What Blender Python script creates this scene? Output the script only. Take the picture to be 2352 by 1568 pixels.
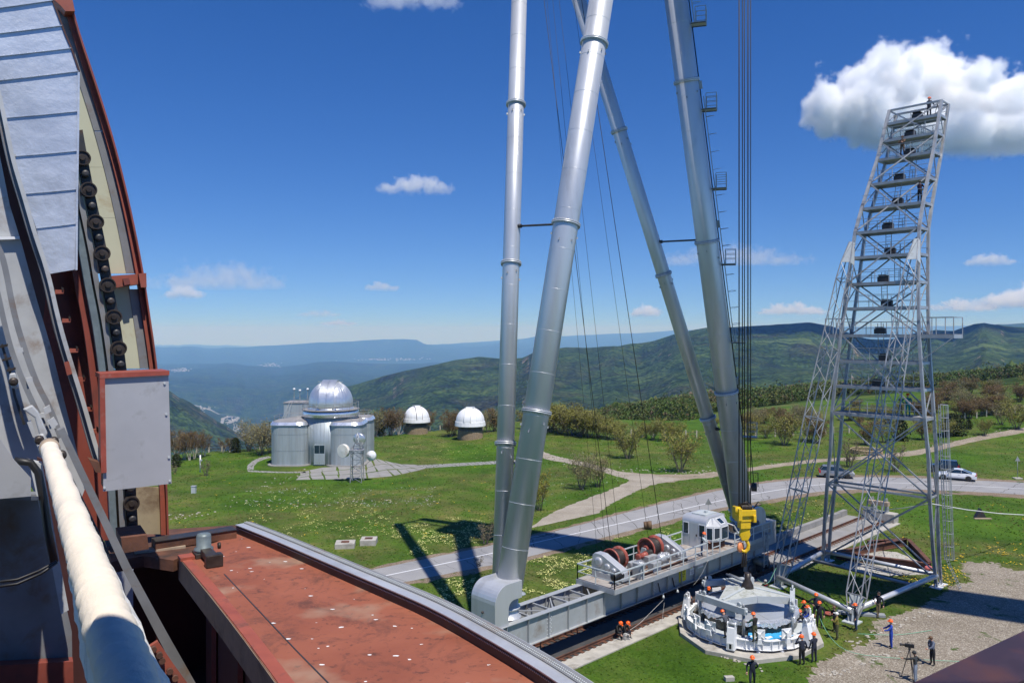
import bpy, bmesh, math, random
from math import sin, cos, pi, sqrt, atan2, radians
from mathutils import Vector, Matrix, noise
V = Vector
R = random.Random(7)
for o in list(bpy.data.objects): bpy.data.objects.remove(o)
SC = bpy.context.scene
COL = SC.collection

# ------------------------------------------------------------------ camera
F, CX, HY, CH = 1794.0, 1176.0, 765.0, 19.5      # focal (px of a 2352 px wide frame), centre, eye level, eye height
cam = bpy.data.cameras.new('camera'); camo = bpy.data.objects.new('camera', cam); COL.objects.link(camo)
camo.location = (0, 0, CH); camo.rotation_euler = (pi/2, 0, 0)
cam.sensor_width = 36.0; cam.lens = 36.0*F/2352.0
cam.shift_y = -(784.0-HY)/2352.0
cam.clip_start = 0.1; cam.clip_end = 200000
SC.camera = camo

# ------------------------------------------------------------------ sky, sun, exposure
SHX, SHY = -0.24, 0.43                          # ground offset of a shadow for each metre of height
SUND = V((-SHX, -SHY, 1)).normalized()
EL = math.asin(SUND.z); AZ = atan2(SUND.x, SUND.y)
W = bpy.data.worlds.new('World'); SC.world = W; W.use_nodes = True
wn, wl = W.node_tree.nodes, W.node_tree.links
bg = wn['Background']; bg.inputs['Strength'].default_value = 0.085
sky = wn.new('ShaderNodeTexSky'); sky.sky_type = 'NISHITA'; sky.sun_disc = False
sky.sun_elevation = EL; sky.sun_rotation = AZ; sky.altitude = 2100
sky.air_density = 1.0; sky.dust_density = 0.1; sky.ozone_density = 3.0
tc = wn.new('ShaderNodeTexCoord'); sp_ = wn.new('ShaderNodeSeparateXYZ'); cb_ = wn.new('ShaderNodeCombineXYZ'); mx_ = wn.new('ShaderNodeMath'); mx_.operation = 'MAXIMUM'; mx_.inputs[1].default_value = 0.0
ad_ = wn.new('ShaderNodeMath'); ad_.operation = 'MULTIPLY_ADD'; ad_.inputs[1].default_value = 0.93; ad_.inputs[2].default_value = 0.07   # the band of sky on the horizon goes on below it
wl.new(tc.outputs['Generated'], sp_.inputs[0]); wl.new(sp_.outputs['X'], cb_.inputs['X']); wl.new(sp_.outputs['Y'], cb_.inputs['Y']); wl.new(sp_.outputs['Z'], mx_.inputs[0]); wl.new(mx_.outputs[0], ad_.inputs[0]); wl.new(ad_.outputs[0], cb_.inputs['Z']); wl.new(cb_.outputs[0], sky.inputs[0])
hs = wn.new('ShaderNodeHueSaturation'); hs.inputs['Saturation'].default_value = 1.33; hs.inputs['Value'].default_value = 1.2; hs.inputs['Hue'].default_value = 0.515
wl.new(sky.outputs[0], hs.inputs['Color']); wl.new(hs.outputs[0], bg.inputs['Color'])
sd = bpy.data.lights.new('sun', 'SUN'); sd.energy = 4.4; sd.angle = radians(0.53); sd.color = (1.0, 0.955, 0.89)
so = bpy.data.objects.new('sun', sd); COL.objects.link(so); so.location = (60, -100, 250)
so.rotation_euler = (-SUND).to_track_quat('-Z', 'Y').to_euler()
VS = SC.view_settings
VS.view_transform = 'Standard'; VS.look = 'None'; VS.exposure = 0.32; VS.gamma = 1.0; VS.use_curve_mapping = False
SC.cycles.use_denoising = True
SC.cycles.max_bounces = 24; SC.cycles.diffuse_bounces = 3; SC.cycles.glossy_bounces = 3; SC.cycles.transmission_bounces = 3; SC.cycles.volume_bounces = 20; SC.cycles.transparent_max_bounces = 8
SC.cycles.caustics_reflective = False; SC.cycles.caustics_refractive = False

# ------------------------------------------------------------------ helpers
def PX(x, y, d): return V(((x-CX)/F*d, d, CH-(y-HY)/F*d))
def G(x, y, z=0.0):
    d = (CH-z)*F/(y-HY); return V(((x-CX)/F*d, d, z))
def smooth(a, b, x):
    t = min(1, max(0, (x-a)/(b-a))); return t*t*(3-2*t)
def interp(pts, x):
    if x <= pts[0][0]: return pts[0][1]
    for (x0, y0), (x1, y1) in zip(pts, pts[1:]):
        if x <= x1: return y0+(y1-y0)*(x-x0)/(x1-x0)
    return pts[-1][1]

class MB:
    def __init__(s): s.v = []; s.f = []; s.m = []; s.smooth = []; s.mi = 0
    def face(s, idx, sm=False): s.f.append(idx); s.m.append(s.mi); s.smooth.append(sm)
    def add(s, vs, fs, sm=False):
        b = len(s.v); s.v += [V(v) for v in vs]
        for f in fs: s.face([b+i for i in f], sm)
    def obox(s, c, ax, ay, az):                    # centre, three half axes
        c = V(c); ax, ay, az = V(ax), V(ay), V(az)
        if ax.cross(ay).dot(az) < 0: az = -az
        vs = [c+i*ax+j*ay+k*az for k in (-1, 1) for j in (-1, 1) for i in (-1, 1)]
        s.add(vs, [(0,2,3,1),(4,5,7,6),(0,1,5,4),(2,6,7,3),(0,4,6,2),(1,3,7,5)])
        return s
    def box(s, x0, x1, y0, y1, z0, z1):
        return s.obox(((x0+x1)/2,(y0+y1)/2,(z0+z1)/2),((x1-x0)/2,0,0),(0,(y1-y0)/2,0),(0,0,(z1-z0)/2))
    def fbox(s, fr, a0, a1, b0, b1, c0, c1):       # box in a frame
        return s.obox(fr((a0+a1)/2,(b0+b1)/2,(c0+c1)/2), fr.a*((a1-a0)/2), fr.b*((b1-b0)/2), fr.c*((c1-c0)/2))
    def beam(s, p, q, w, h=None, up=(0,0,1), off=0):
        p, q = V(p), V(q); h = h or w; d = (q-p); L = d.length
        if L < 1e-6: return s
        d /= L; up = V(up)
        if abs(d.dot(up)) > 0.98: up = V((1,0,0)) if abs(d.x) < 0.9 else V((0,1,0))
        sd_ = d.cross(up).normalized(); u2 = sd_.cross(d)
        return s.obox((p+q)/2+u2*off, d*(L/2), sd_*(w/2), u2*(h/2))
    def angle(s, p, q, w, t=0.012, up=(0,0,1)):    # an L section bar
        p, q = V(p), V(q); d = (q-p).normalized(); up = V(up)
        if abs(d.dot(up)) > 0.98: up = V((1,0,0))
        sd_ = d.cross(up).normalized(); u2 = sd_.cross(d)
        s.beam(p+u2*(w/2), q+u2*(w/2), t, w, up); s.beam(p+sd_*(w/2), q+sd_*(w/2), w, t, up); return s
    def tube(s, pts, r, n=8, cap=True, sm=True):
        pts = [V(p) for p in pts]; k = len(pts)
        rs = r if isinstance(r, (list, tuple)) else [r]*k
        b = len(s.v); pu = None
        for i, p in enumerate(pts):
            d = (pts[min(i+1,k-1)]-pts[max(i-1,0)])
            d = d.normalized() if d.length > 1e-9 else V((0,0,1))
            if pu is None:
                pu = V((0,0,1)) if abs(d.z) < 0.95 else V((1,0,0))
            e1 = d.cross(pu)
            if e1.length < 1e-6: e1 = d.cross(V((0.3,0.9,0.1)))
            e1.normalize(); e2 = e1.cross(d); pu = e2
            for j in range(n):
                a = 2*pi*j/n; s.v.append(p+(e1*cos(a)+e2*sin(a))*rs[i])
        for i in range(k-1):
            for j in range(n):
                j2 = (j+1) % n
                s.face([b+i*n+j, b+i*n+j2, b+(i+1)*n+j2, b+(i+1)*n+j][::-1], sm)
        if cap:
            s.face([b+j for j in range(n)]); s.face([b+(k-1)*n+j for j in range(n)][::-1])
        return s
    def lathe(s, c, prof, n=32, ax=(0,0,1), cap=True, sm=True, a0=0, a1=2*pi):
        c = V(c); az = V(ax).normalized(); t = V((1,0,0)) if abs(az.x) < 0.9 else V((0,1,0))
        e1 = (t-az*t.dot(az)).normalized(); e2 = az.cross(e1); b = len(s.v); full = abs(a1-a0-2*pi) < 1e-6
        m = n if full else n+1
        for r, z in prof:
            for j in range(m):
                a = a0+(a1-a0)*j/n; s.v.append(c+az*z+(e1*cos(a)+e2*sin(a))*r)
        for i in range(len(prof)-1):
            for j in range(n):
                j2 = (j+1) % m
                s.face([b+i*m+j, b+i*m+j2, b+(i+1)*m+j2, b+(i+1)*m+j], sm)
        if cap and full:
            if prof[0][0] > 1e-4: s.face([b+j for j in range(m)][::-1])
            if prof[-1][0] > 1e-4: s.face([b+(len(prof)-1)*m+j for j in range(m)])
        return s
    def prism(s, pts, vec):                        # polygon swept along vec
        pts = [V(p) for p in pts]; vec = V(vec); n = len(pts)
        nr = V((0,0,0))
        for i in range(n): nr += pts[i].cross(pts[(i+1) % n])
        if nr.dot(vec) < 0: pts = pts[::-1]
        b = len(s.v); s.v += pts+[p+vec for p in pts]
        s.face([b+i for i in range(n)][::-1]); s.face([b+n+i for i in range(n)])
        for i in range(n):
            j = (i+1) % n; s.face([b+i, b+j, b+n+j, b+n+i])
        return s
    def ico(s, c, r, sub=1, jit=0.0, rng=R, sq=(1,1,1)):
        bm = bmesh.new(); bmesh.ops.create_icosphere(bm, subdivisions=sub, radius=1)
        c = V(c); vs = []
        for v in bm.verts:
            k = 1+jit*(rng.random()-0.5)*2; vs.append(c+V((v.co.x*sq[0],v.co.y*sq[1],v.co.z*sq[2]))*r*k)
        s.add(vs, [[v.index for v in f.verts] for f in bm.faces], jit == 0); bm.free(); return s

class Frame:
    def __init__(s, o, a, b=None, c=(0,0,1)):
        s.o = V(o); s.a = V(a).normalized(); s.c = V(c).normalized()
        s.b = V(b).normalized() if b is not None else s.c.cross(s.a).normalized()
    def __call__(s, x, y, z=0): return s.o+s.a*x+s.b*y+s.c*z

ORI = {}
def link(name, me, parent=None):
    o = bpy.data.objects.new(name, me); COL.objects.link(o)
    if parent: o.parent = parent
    return o
def obj(name, mb, mats, parent=None, origin=None, bevel=0):
    if parent is not None: org = ORI[parent]
    elif origin is not None: org = V(origin)
    else:
        xs = [v.x for v in mb.v]; ys = [v.y for v in mb.v]; zs = [v.z for v in mb.v]
        org = V(((min(xs)+max(xs))/2, (min(ys)+max(ys))/2, min(zs)))
    me = bpy.data.meshes.new(name)
    me.from_pydata([v-org for v in mb.v], [], mb.f)
    if not isinstance(mats, (list, tuple)): mats = [mats]
    for m in mats: me.materials.append(m)
    if mb.f:
        me.polygons.foreach_set('material_index', mb.m); me.polygons.foreach_set('use_smooth', mb.smooth)
    me.update()
    o = link(name, me, parent)
    if parent is None: o.location = org
    ORI[o] = org
    if bevel:
        md = o.modifiers.new('bevel', 'BEVEL'); md.width = bevel; md.segments = 2; md.limit_method = 'ANGLE'; md.angle_limit = radians(40)
    return o
def tag(o, label=None, cat=None, group=None, kind=None):
    if label: o['label'] = label
    if cat: o['category'] = cat
    if group: o['group'] = group
    if kind: o['kind'] = kind
    return o
def thing(name, label, cat, loc=(0,0,0), group=None):
    o = bpy.data.objects.new(name, None); COL.objects.link(o); o.location = loc; o.empty_display_size = 0.2
    ORI[o] = V(loc); return tag(o, label, cat, group)
def copy_tree(o, parent=None, loc=None, rz=None, sc=None, label=None, group=None):
    c = o.copy(); COL.objects.link(c); c.parent = parent
    if loc is not None: c.location = loc
    if rz is not None: c.rotation_euler = (0, 0, rz)
    if sc is not None: c.scale = sc if isinstance(sc, (list, tuple)) else (sc, sc, sc)
    if label: c['label'] = label
    if group: c['group'] = group
    for ch in list(o.children): copy_tree(ch, c)
    return c

# ------------------------------------------------------------------ materials
MATS = {}
def nd(nt, t, **kw):
    n = nt.nodes.new(t)
    for k, v in kw.items():
        if k.startswith('i_'): n.inputs[k[2:].replace('_', ' ')].default_value = v
        else: setattr(n, k, v)
    return n
def ramp(nt, fac, stops, interp_='LINEAR'):
    r = nt.nodes.new('ShaderNodeValToRGB'); r.color_ramp.interpolation = interp_
    el = r.color_ramp.elements
    while len(el) < len(stops): el.new(0.5)
    for e, (p, c) in zip(el, stops):
        e.position = p; e.color = c if len(c) == 4 else (*c, 1)
    if fac is not None: nt.links.new(fac, r.inputs['Fac'])
    return r
def mixc(nt, fac, a, b, bt='MIX'):
    m = nt.nodes.new('ShaderNodeMix'); m.data_type = 'RGBA'; m.blend_type = bt
    for sock, val in ((m.inputs['Factor'], fac), (m.inputs['A'], a), (m.inputs['B'], b)):
        pass
    def put(sock, val):
        if isinstance(val, bpy.types.NodeSocket): nt.links.new(val, sock)
        elif isinstance(val, (int, float)): sock.default_value = val
        else: sock.default_value = (*val, 1) if len(val) == 3 else val
    put(m.inputs[0], fac); put(m.inputs[6], a); put(m.inputs[7], b)
    return m.outputs[2]
def nz(nt, vec, scale, detail=4, rough=0.55, dist=0.0):
    n = nd(nt, 'ShaderNodeTexNoise'); n.inputs['Scale'].default_value = scale; n.inputs['Detail'].default_value = detail
    n.inputs['Roughness'].default_value = rough; n.inputs['Distortion'].default_value = dist
    if vec is not None: nt.links.new(vec, n.inputs['Vector'])
    return n.outputs['Fac']
def newmat(name):
    m = bpy.data.materials.new(name); m.use_nodes = True; nt = m.node_tree
    b = nt.nodes['Principled BSDF']; MATS[name] = m
    return m, nt, b
def pm(name, col, rough=0.6, metal=0.0, var=0.12, scale=3.0, stain=None, stain_amt=0.5, stain_scale=1.2, bump=0.0, bscale=30.0, spec=0.5, coat=0.0, streak=False):
    m, nt, b = newmat(name)
    g = nd(nt, 'ShaderNodeNewGeometry'); pos = g.outputs['Position']
    if streak:
        mp = nd(nt, 'ShaderNodeMapping'); mp.inputs['Scale'].default_value = (1, 1, 0.08); nt.links.new(pos, mp.inputs['Vector']); sv = mp.outputs[0]
    else: sv = pos
    n1 = nz(nt, sv, scale, 6, 0.6)
    lo = tuple(c*(1-var) for c in col); hi = tuple(min(1, c*(1+var)) for c in col)
    r = ramp(nt, n1, [(0.3, lo), (0.7, hi)]); c = r.outputs[0]
    if stain:
        n2 = nz(nt, sv, stain_scale, 8, 0.65, 0.3)
        k = ramp(nt, n2, [(0.62-0.25*stain_amt, (0,0,0)), (0.80-0.2*stain_amt, (1,1,1))])
        c = mixc(nt, k.outputs[0], c, stain)
    nt.links.new(c, b.inputs['Base Color'])
    rr = ramp(nt, n1, [(0.2, (max(0.02, rough-0.08),)*3), (0.8, (min(1, rough+0.08),)*3)]); nt.links.new(rr.outputs[0], b.inputs['Roughness'])
    b.inputs['Metallic'].default_value = metal; b.inputs['Specular IOR Level'].default_value = spec; b.inputs['Coat Weight'].default_value = coat
    if bump:
        n3 = nz(nt, pos, bscale, 5, 0.6); bp = nd(nt, 'ShaderNodeBump'); bp.inputs['Strength'].default_value = bump; bp.inputs['Distance'].default_value = 0.5/bscale
        nt.links.new(n3, bp.inputs['Height']); nt.links.new(bp.outputs[0], b.inputs['Normal'])
    return m
M = lambda n: MATS[n]
pm('alu_paint', (0.54,0.555,0.575), 0.40, 0.42, 0.10, 0.7, (0.36,0.36,0.36), 0.25, 0.5, streak=True)
pm('steel_grey', (0.33,0.35,0.36), 0.5, 0.25, 0.12, 0.9, (0.22,0.20,0.18), 0.4, 0.8)
pm('girder_grey', (0.40,0.42,0.43), 0.5, 0.25, 0.10, 0.9, (0.27,0.24,0.21), 0.3, 0.9)
pm('tower_steel', (0.37,0.38,0.39), 0.5, 0.45, 0.18, 1.5, (0.25,0.20,0.16), 0.25, 1.0)
pm('pale_grey', (0.48,0.52,0.53), 0.5, 0.1, 0.08, 1.5, (0.33,0.33,0.31), 0.3, 1.5)
pm('white_paint', (0.78,0.79,0.80), 0.45, 0.0, 0.05, 2.0, (0.52,0.50,0.47), 0.2, 1.5)
pm('white_plastic', (0.80,0.80,0.78), 0.35, 0.0, 0.05, 2.0)
pm('black', (0.012,0.012,0.013), 0.5, 0.0, 0.2, 3.0)
pm('dark_steel', (0.05,0.05,0.052), 0.5, 0.4, 0.3, 3.0, (0.09,0.05,0.03), 0.4, 3.0)
pm('cable', (0.035,0.033,0.03), 0.55, 0.5, 0.3, 4.0)
pm('greased', (0.045,0.035,0.028), 0.45, 0.3, 0.4, 6.0)
pm('rust', (0.13,0.055,0.032), 0.8, 0.1, 0.4, 2.0, (0.045,0.028,0.022), 0.6, 1.5, bump=0.3)
pm('rust_red', (0.30,0.075,0.045), 0.6, 0.0, 0.2, 2.0, (0.12,0.05,0.035), 0.4, 2.0)
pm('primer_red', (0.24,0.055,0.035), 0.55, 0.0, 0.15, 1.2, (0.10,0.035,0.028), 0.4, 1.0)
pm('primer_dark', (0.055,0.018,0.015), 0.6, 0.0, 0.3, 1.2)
pm('drum_red', (0.33,0.075,0.05), 0.5, 0.1, 0.2, 3.0, (0.40,0.22,0.18), 0.35, 4.0)
pm('crane_yellow', (0.72,0.46,0.012), 0.4, 0.0, 0.12, 2.0, (0.22,0.13,0.02), 0.2, 2.0)
pm('hook_orange', (0.75,0.25,0.09), 0.45, 0.0, 0.15, 3.0)
pm('helmet_orange', (0.85,0.13,0.015), 0.3, 0.0, 0.03, 2.0)
pm('concrete', (0.40,0.38,0.34), 0.9, 0.0, 0.18, 1.5, (0.22,0.20,0.17), 0.4, 0.7, bump=0.25, bscale=25)
pm('slab_concrete', (0.25,0.245,0.235), 0.9, 0.0, 0.15, 0.8, (0.22,0.21,0.18), 0.35, 0.35, bump=0.25, bscale=20)
pm('stone', (0.33,0.25,0.165), 0.9, 0.0, 0.3, 6.0, bump=0.4, bscale=12)
pm('sheet_silver', (0.58,0.62,0.68), 0.42, 0.4, 0.10, 1.1, (0.42,0.45,0.50), 0.45, 0.7, bump=0.12, bscale=2.2)
pm('sheet_grey', (0.42,0.43,0.45), 0.5, 0.2, 0.06, 1.5, (0.30,0.30,0.30), 0.15, 3.0)
pm('beam_grey', (0.22,0.225,0.23), 0.55, 0.2, 0.18, 1.5, (0.20,0.13,0.08), 0.35, 2.2)
pm('panel_white', (0.44,0.45,0.45), 0.6, 0.05, 0.14, 1.5, (0.22,0.15,0.10), 0.38, 1.6)
pm('cream', (0.50,0.50,0.36), 0.6, 0.0, 0.07, 0.8, (0.32,0.20,0.08), 0.15, 0.9)
pm('cream_dirty', (0.33,0.27,0.17), 0.7, 0.0, 0.2, 1.0, (0.12,0.07,0.04), 0.6, 1.2)
pm('wrap_white', (0.78,0.69,0.56), 0.75, 0.0, 0.05, 2.5, (0.55,0.52,0.46), 0.25, 2.0, bump=0.25, bscale=14)
pm('cloth_white', (0.78,0.74,0.66), 0.8, 0.0, 0.06, 3.0, (0.45,0.44,0.40), 0.25, 2.5, bump=0.5, bscale=9)
pm('wood_dark', (0.16,0.10,0.06), 0.8, 0.0, 0.3, 3.0, (0.07,0.045,0.03), 0.5, 2.0)
pm('wood_pale', (0.36,0.28,0.20), 0.8, 0.0, 0.25, 3.0)
pm('motor_grey', (0.16,0.20,0.21), 0.5, 0.2, 0.15, 8.0)
pm('tarp_blue', (0.04,0.33,0.62), 0.45, 0.0, 0.15, 3.0, bump=0.6, bscale=4)
pm('foil', (0.85,0.87,0.90), 0.25, 0.7, 0.05, 3.0, bump=0.8, bscale=6)
pm('glass_dark', (0.014,0.03,0.05), 0.08, 0.0, 0.2, 1.0, spec=0.8)
pm('mirror_side', (0.012,0.018,0.016), 0.25, 0.0, 0.3, 2.0)
pm('rope_white', (0.62,0.62,0.60), 0.8, 0.0, 0.1, 2.0)
pm('rope_green', (0.18,0.45,0.30), 0.7, 0.0, 0.1, 2.0)
pm('sign_yellow', (0.80,0.68,0.02), 0.5, 0.0, 0.03, 2.0)
pm('sign_red', (0.5,0.03,0.03), 0.5, 0.0, 0.05, 2.0)
pm('tyre', (0.018,0.018,0.019), 0.8, 0.0, 0.2, 5.0)
pm('rim', (0.45,0.46,0.47), 0.3, 0.8, 0.05, 5.0)
pm('car_white', (0.80,0.81,0.82), 0.22, 0.0, 0.02, 2.0, coat=0.8)
pm('car_silver', (0.36,0.36,0.35), 0.3, 0.6, 0.04, 2.0, coat=0.7)
pm('car_dark', (0.022,0.028,0.03), 0.25, 0.2, 0.1, 2.0, coat=0.8)
pm('lamp_red', (0.45,0.02,0.02), 0.2, 0.0, 0.05, 5.0)
pm('lamp_clear', (0.7,0.72,0.74), 0.12, 0.0, 0.05, 5.0)
pm('dome_white', (0.80,0.81,0.82), 0.42, 0.05, 0.04, 1.2, (0.60,0.60,0.58), 0.15, 1.0)
pm('dome_silver', (0.66,0.68,0.70), 0.36, 0.75, 0.05, 1.5, bump=0.08, bscale=2.5)
pm('clad_grey', (0.40,0.45,0.47), 0.45, 0.35, 0.11, 1.6, (0.31,0.32,0.32), 0.45, 0.8, streak=True)
pm('roof_felt', (0.24,0.235,0.24), 0.85, 0.0, 0.18, 1.2, (0.34,0.33,0.32), 0.3, 0.7)
pm('dish_white', (0.72,0.71,0.66), 0.5, 0.0, 0.06, 2.0, (0.45,0.32,0.2), 0.3, 1.0)
pm('purple_dark', (0.045,0.024,0.036), 0.5, 0.1, 0.3, 3.0, (0.09,0.035,0.03), 0.5, 3.0)
pm('skin', (0.48,0.27,0.19), 0.55, 0.0, 0.05, 6.0)
# ------------------------------------------------------------------ terrain
import numpy as np
def edgeY(X): return interp([(-120,118),(-60,124),(-40,136),(-15,158),(0,168),(40,172),(70,230),(120,300),(300,420)], X)
def pz(X, Y):                                     # the plateau
    z = 7.5*smooth(112, 235, Y)*smooth(30, 125, X)
    z += 0.9*smooth(118, 150, Y)*smooth(-12, 0, X)*smooth(45, 10, X)
    e = edgeY(X)
    if Y > e: z -= 0.42*(Y-e)+0.0009*(Y-e)**2
    if Y > 118: z += smooth(118, 140, Y)*0.5*noise.noise((X*0.03, Y*0.03, 1.3))
    return z
ROWS = [
 (260, [(300,1500),(900,1400),(1200,1200),(1300,1040),(1400,975),(1600,948),(1850,925),(2100,905),(2352,880),(2900,840)]),
 (1080, [(300,1500),(900,1300),(1150,1120),(1250,1030),(1330,962),(1400,938),(1500,926),(1600,912),(1750,900),(1875,888),(2000,878),(2206,863),(2352,846),(2900,810)]),
 (1750, [(300,1300),(700,1220),(1000,1050),(1200,980),(1400,960),(1700,920),(1900,895),(2100,880),(2352,865),(2900,830)]),
 (2600, [(0,800),(300,870),(385,915),(450,955),(520,995),(560,1015),(640,1030),(720,1000),(850,940),(1000,905),(1200,890),(1350,900),(1500,860),(1640,830),(1800,845),(1950,850),(2100,830),(2250,815),(2400,810),(2900,780)]),
 (3600, [(0,800),(300,855),(385,900),(450,940),(520,982),(560,1004),(620,1005),(660,950),(700,918),(760,897),(810,882),(880,860),(950,847),(1000,838),(1050,826),(1100,817),(1150,823),(1200,822),(1250,806),(1300,798),(1340,799),(1380,796),(1420,795),(1450,786),(1500,781),(1540,770),(1575,762),(1630,752),(1700,749),(1780,745),(1860,741),(1910,748),(1950,764),(2000,776),(2050,776),(2100,765),(2150,756),(2190,758),(2240,744),(2300,748),(2352,752),(2600,745),(2900,740)]),
 (5200, [(300,950),(480,975),(560,1010),(640,1000),(720,960),(900,900),(1300,860),(1800,830),(2900,800)]),
 (7800, [(300,905),(420,935),(500,948),(560,960),(620,955),(720,930),(900,880),(1300,850),(1800,810),(2000,790),(2300,770),(2900,760)]),
 (9000, [(300,880),(450,895),(600,905),(750,885),(900,875),(1200,860),(2000,790),(2200,765),(2290,745),(2352,741),(2900,730)]),
 (12000, [(300,868),(450,862),(560,868),(700,858),(860,862),(1000,860),(1200,855),(2000,820),(2900,790)]),
 (15500, [(300,845),(430,850),(520,838),(640,842),(760,830),(860,833),(960,836),(1060,842),(1200,840),(2900,800)]),
 (21000, [(300,836),(600,836),(1000,834),(1200,832),(1500,820),(2900,800)]),
 (27000, [(300,802),(390,799),(440,799),(480,806),(540,799),(600,793),(680,789),(740,786),(780,785),(830,780),(880,777),(930,778),(958,780),(975,790),(1020,800),(1080,797),(1140,796),(1200,800),(1500,800),(2900,790)]),
 (36000, [(300,803),(700,800),(1000,795),(1060,787),(1120,783),(1200,778),(1260,774),(1350,769),(1450,764),(1540,759),(1640,757),(1800,752),(2000,748),(2900,745)]),
 (70000, [(300,794),(2900,794)]),
]
def rowz(i, x): return CH-(interp(ROWS[i][1], x)-HY)/F*ROWS[i][0]
def farz(X, Y):
    x = CX+F*X/Y
    for i in range(len(ROWS)-1):
        if Y <= ROWS[i+1][0]: break
    d0, d1 = ROWS[i][0], ROWS[i+1][0]; t = (Y-d0)/(d1-d0); t = min(1, max(0, t))
    z = rowz(i, x)*(1-t)+rowz(i+1, x)*t
    s = 3.2/Y if Y > 900 else 3.2/900
    a = (0.034 if Y < 5000 else 0.014)*Y*smooth(700, 1900, Y)
    fr = 9.0/max(Y, 1500)
    n = noise.fractal((X*fr, Y*fr*0.8, 0.7), 0.9, 2.1, 5)
    rg = abs(noise.noise((X*fr*1.7, Y*fr*1.7, 5.1)))
    return z+a*(n*0.30-0.40*rg+0.12)*(0.16+1.3*(4*t*(1-t)))
def height(X, Y):
    if Y < 175: return pz(X, Y)
    k = smooth(175, 262, Y)
    return pz(X, Y)*(1-k)+farz(X, max(Y, 200))*k if k < 1 else farz(X, Y)
def GP(x, y):                                     # point of the ground seen at a pixel
    d = 20.0; last = d
    while d < 400:
        X = (x-CX)/F*d; z = CH-(y-HY)/F*d
        if z < pz(X, d):
            lo, hi = last, d
            for _ in range(18):
                m = (lo+hi)/2; Xm = (x-CX)/F*m
                if CH-(y-HY)/F*m < pz(Xm, m): hi = m
                else: lo = m
            return V(((x-CX)/F*hi, hi, pz((x-CX)/F*hi, hi)))
        last = d; d *= 1.01
    return G(x, y)

def grass_material():
    m, nt, b = newmat('grass')
    g = nd(nt, 'ShaderNodeNewGeometry'); pos = g.outputs['Position']
    big = nz(nt, pos, 0.045, 5, 0.6, 0.4); mid = nz(nt, pos, 0.35, 6, 0.65, 0.3); fine = nz(nt, pos, 5.0, 6, 0.7)
    c1 = ramp(nt, fine, [(0.25,(0.025,0.064,0.004)),(0.5,(0.050,0.115,0.007)),(0.75,(0.085,0.16,0.015))]).outputs[0]
    c2 = ramp(nt, fine, [(0.25,(0.050,0.062,0.012)),(0.5,(0.105,0.115,0.030)),(0.8,(0.18,0.165,0.065))]).outputs[0]
    k = ramp(nt, big, [(0.40,(0.05,0.05,0.05)),(0.54,(0.95,0.95,0.95))]).outputs[0]
    k2 = ramp(nt, mid, [(0.36,(0.15,0.15,0.15)),(0.60,(1,1,1))]).outputs[0]
    km = mixc(nt, 1.0, k, k2, 'MULTIPLY')
    c = mixc(nt, km, c1, c2)
    br = nz(nt, pos, 0.8, 7, 0.7, 0.8)
    kb = ramp(nt, br, [(0.61,(0,0,0)),(0.70,(0.75,0.75,0.75))]).outputs[0]
    c = mixc(nt, kb, c, (0.13,0.085,0.045))
    vr = nd(nt, 'ShaderNodeTexVoronoi'); vr.inputs['Scale'].default_value = 1.1; nt.links.new(pos, vr.inputs['Vector'])
    kd = ramp(nt, vr.outputs['Distance'], [(0.0,(0.78,0.78,0.78)),(0.75,(1.08,1.08,1.08))]).outputs[0]
    c = mixc(nt, 0.55, c, kd, 'MULTIPLY')
    c = mixc(nt, 1.0, c, ramp(nt, nz(nt, pos, 0.16, 7, 0.7, 0.6), [(0.34,(0.66,0.70,0.62)),(0.5,(1.0,1.0,1.0)),(0.66,(1.42,1.30,1.25))]).outputs[0], 'MULTIPLY')
    nt.links.new(c, b.inputs['Base Color']); b.inputs['Roughness'].default_value = 0.85; b.inputs['Specular IOR Level'].default_value = 0.15
    bp = nd(nt, 'ShaderNodeBump'); bp.inputs['Strength'].default_value = 0.8; bp.inputs['Distance'].default_value = 0.12
    nt.links.new(nz(nt, pos, 3.5, 7, 0.75), bp.inputs['Height']); nt.links.new(bp.outputs[0], b.inputs['Normal'])
    return m
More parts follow.
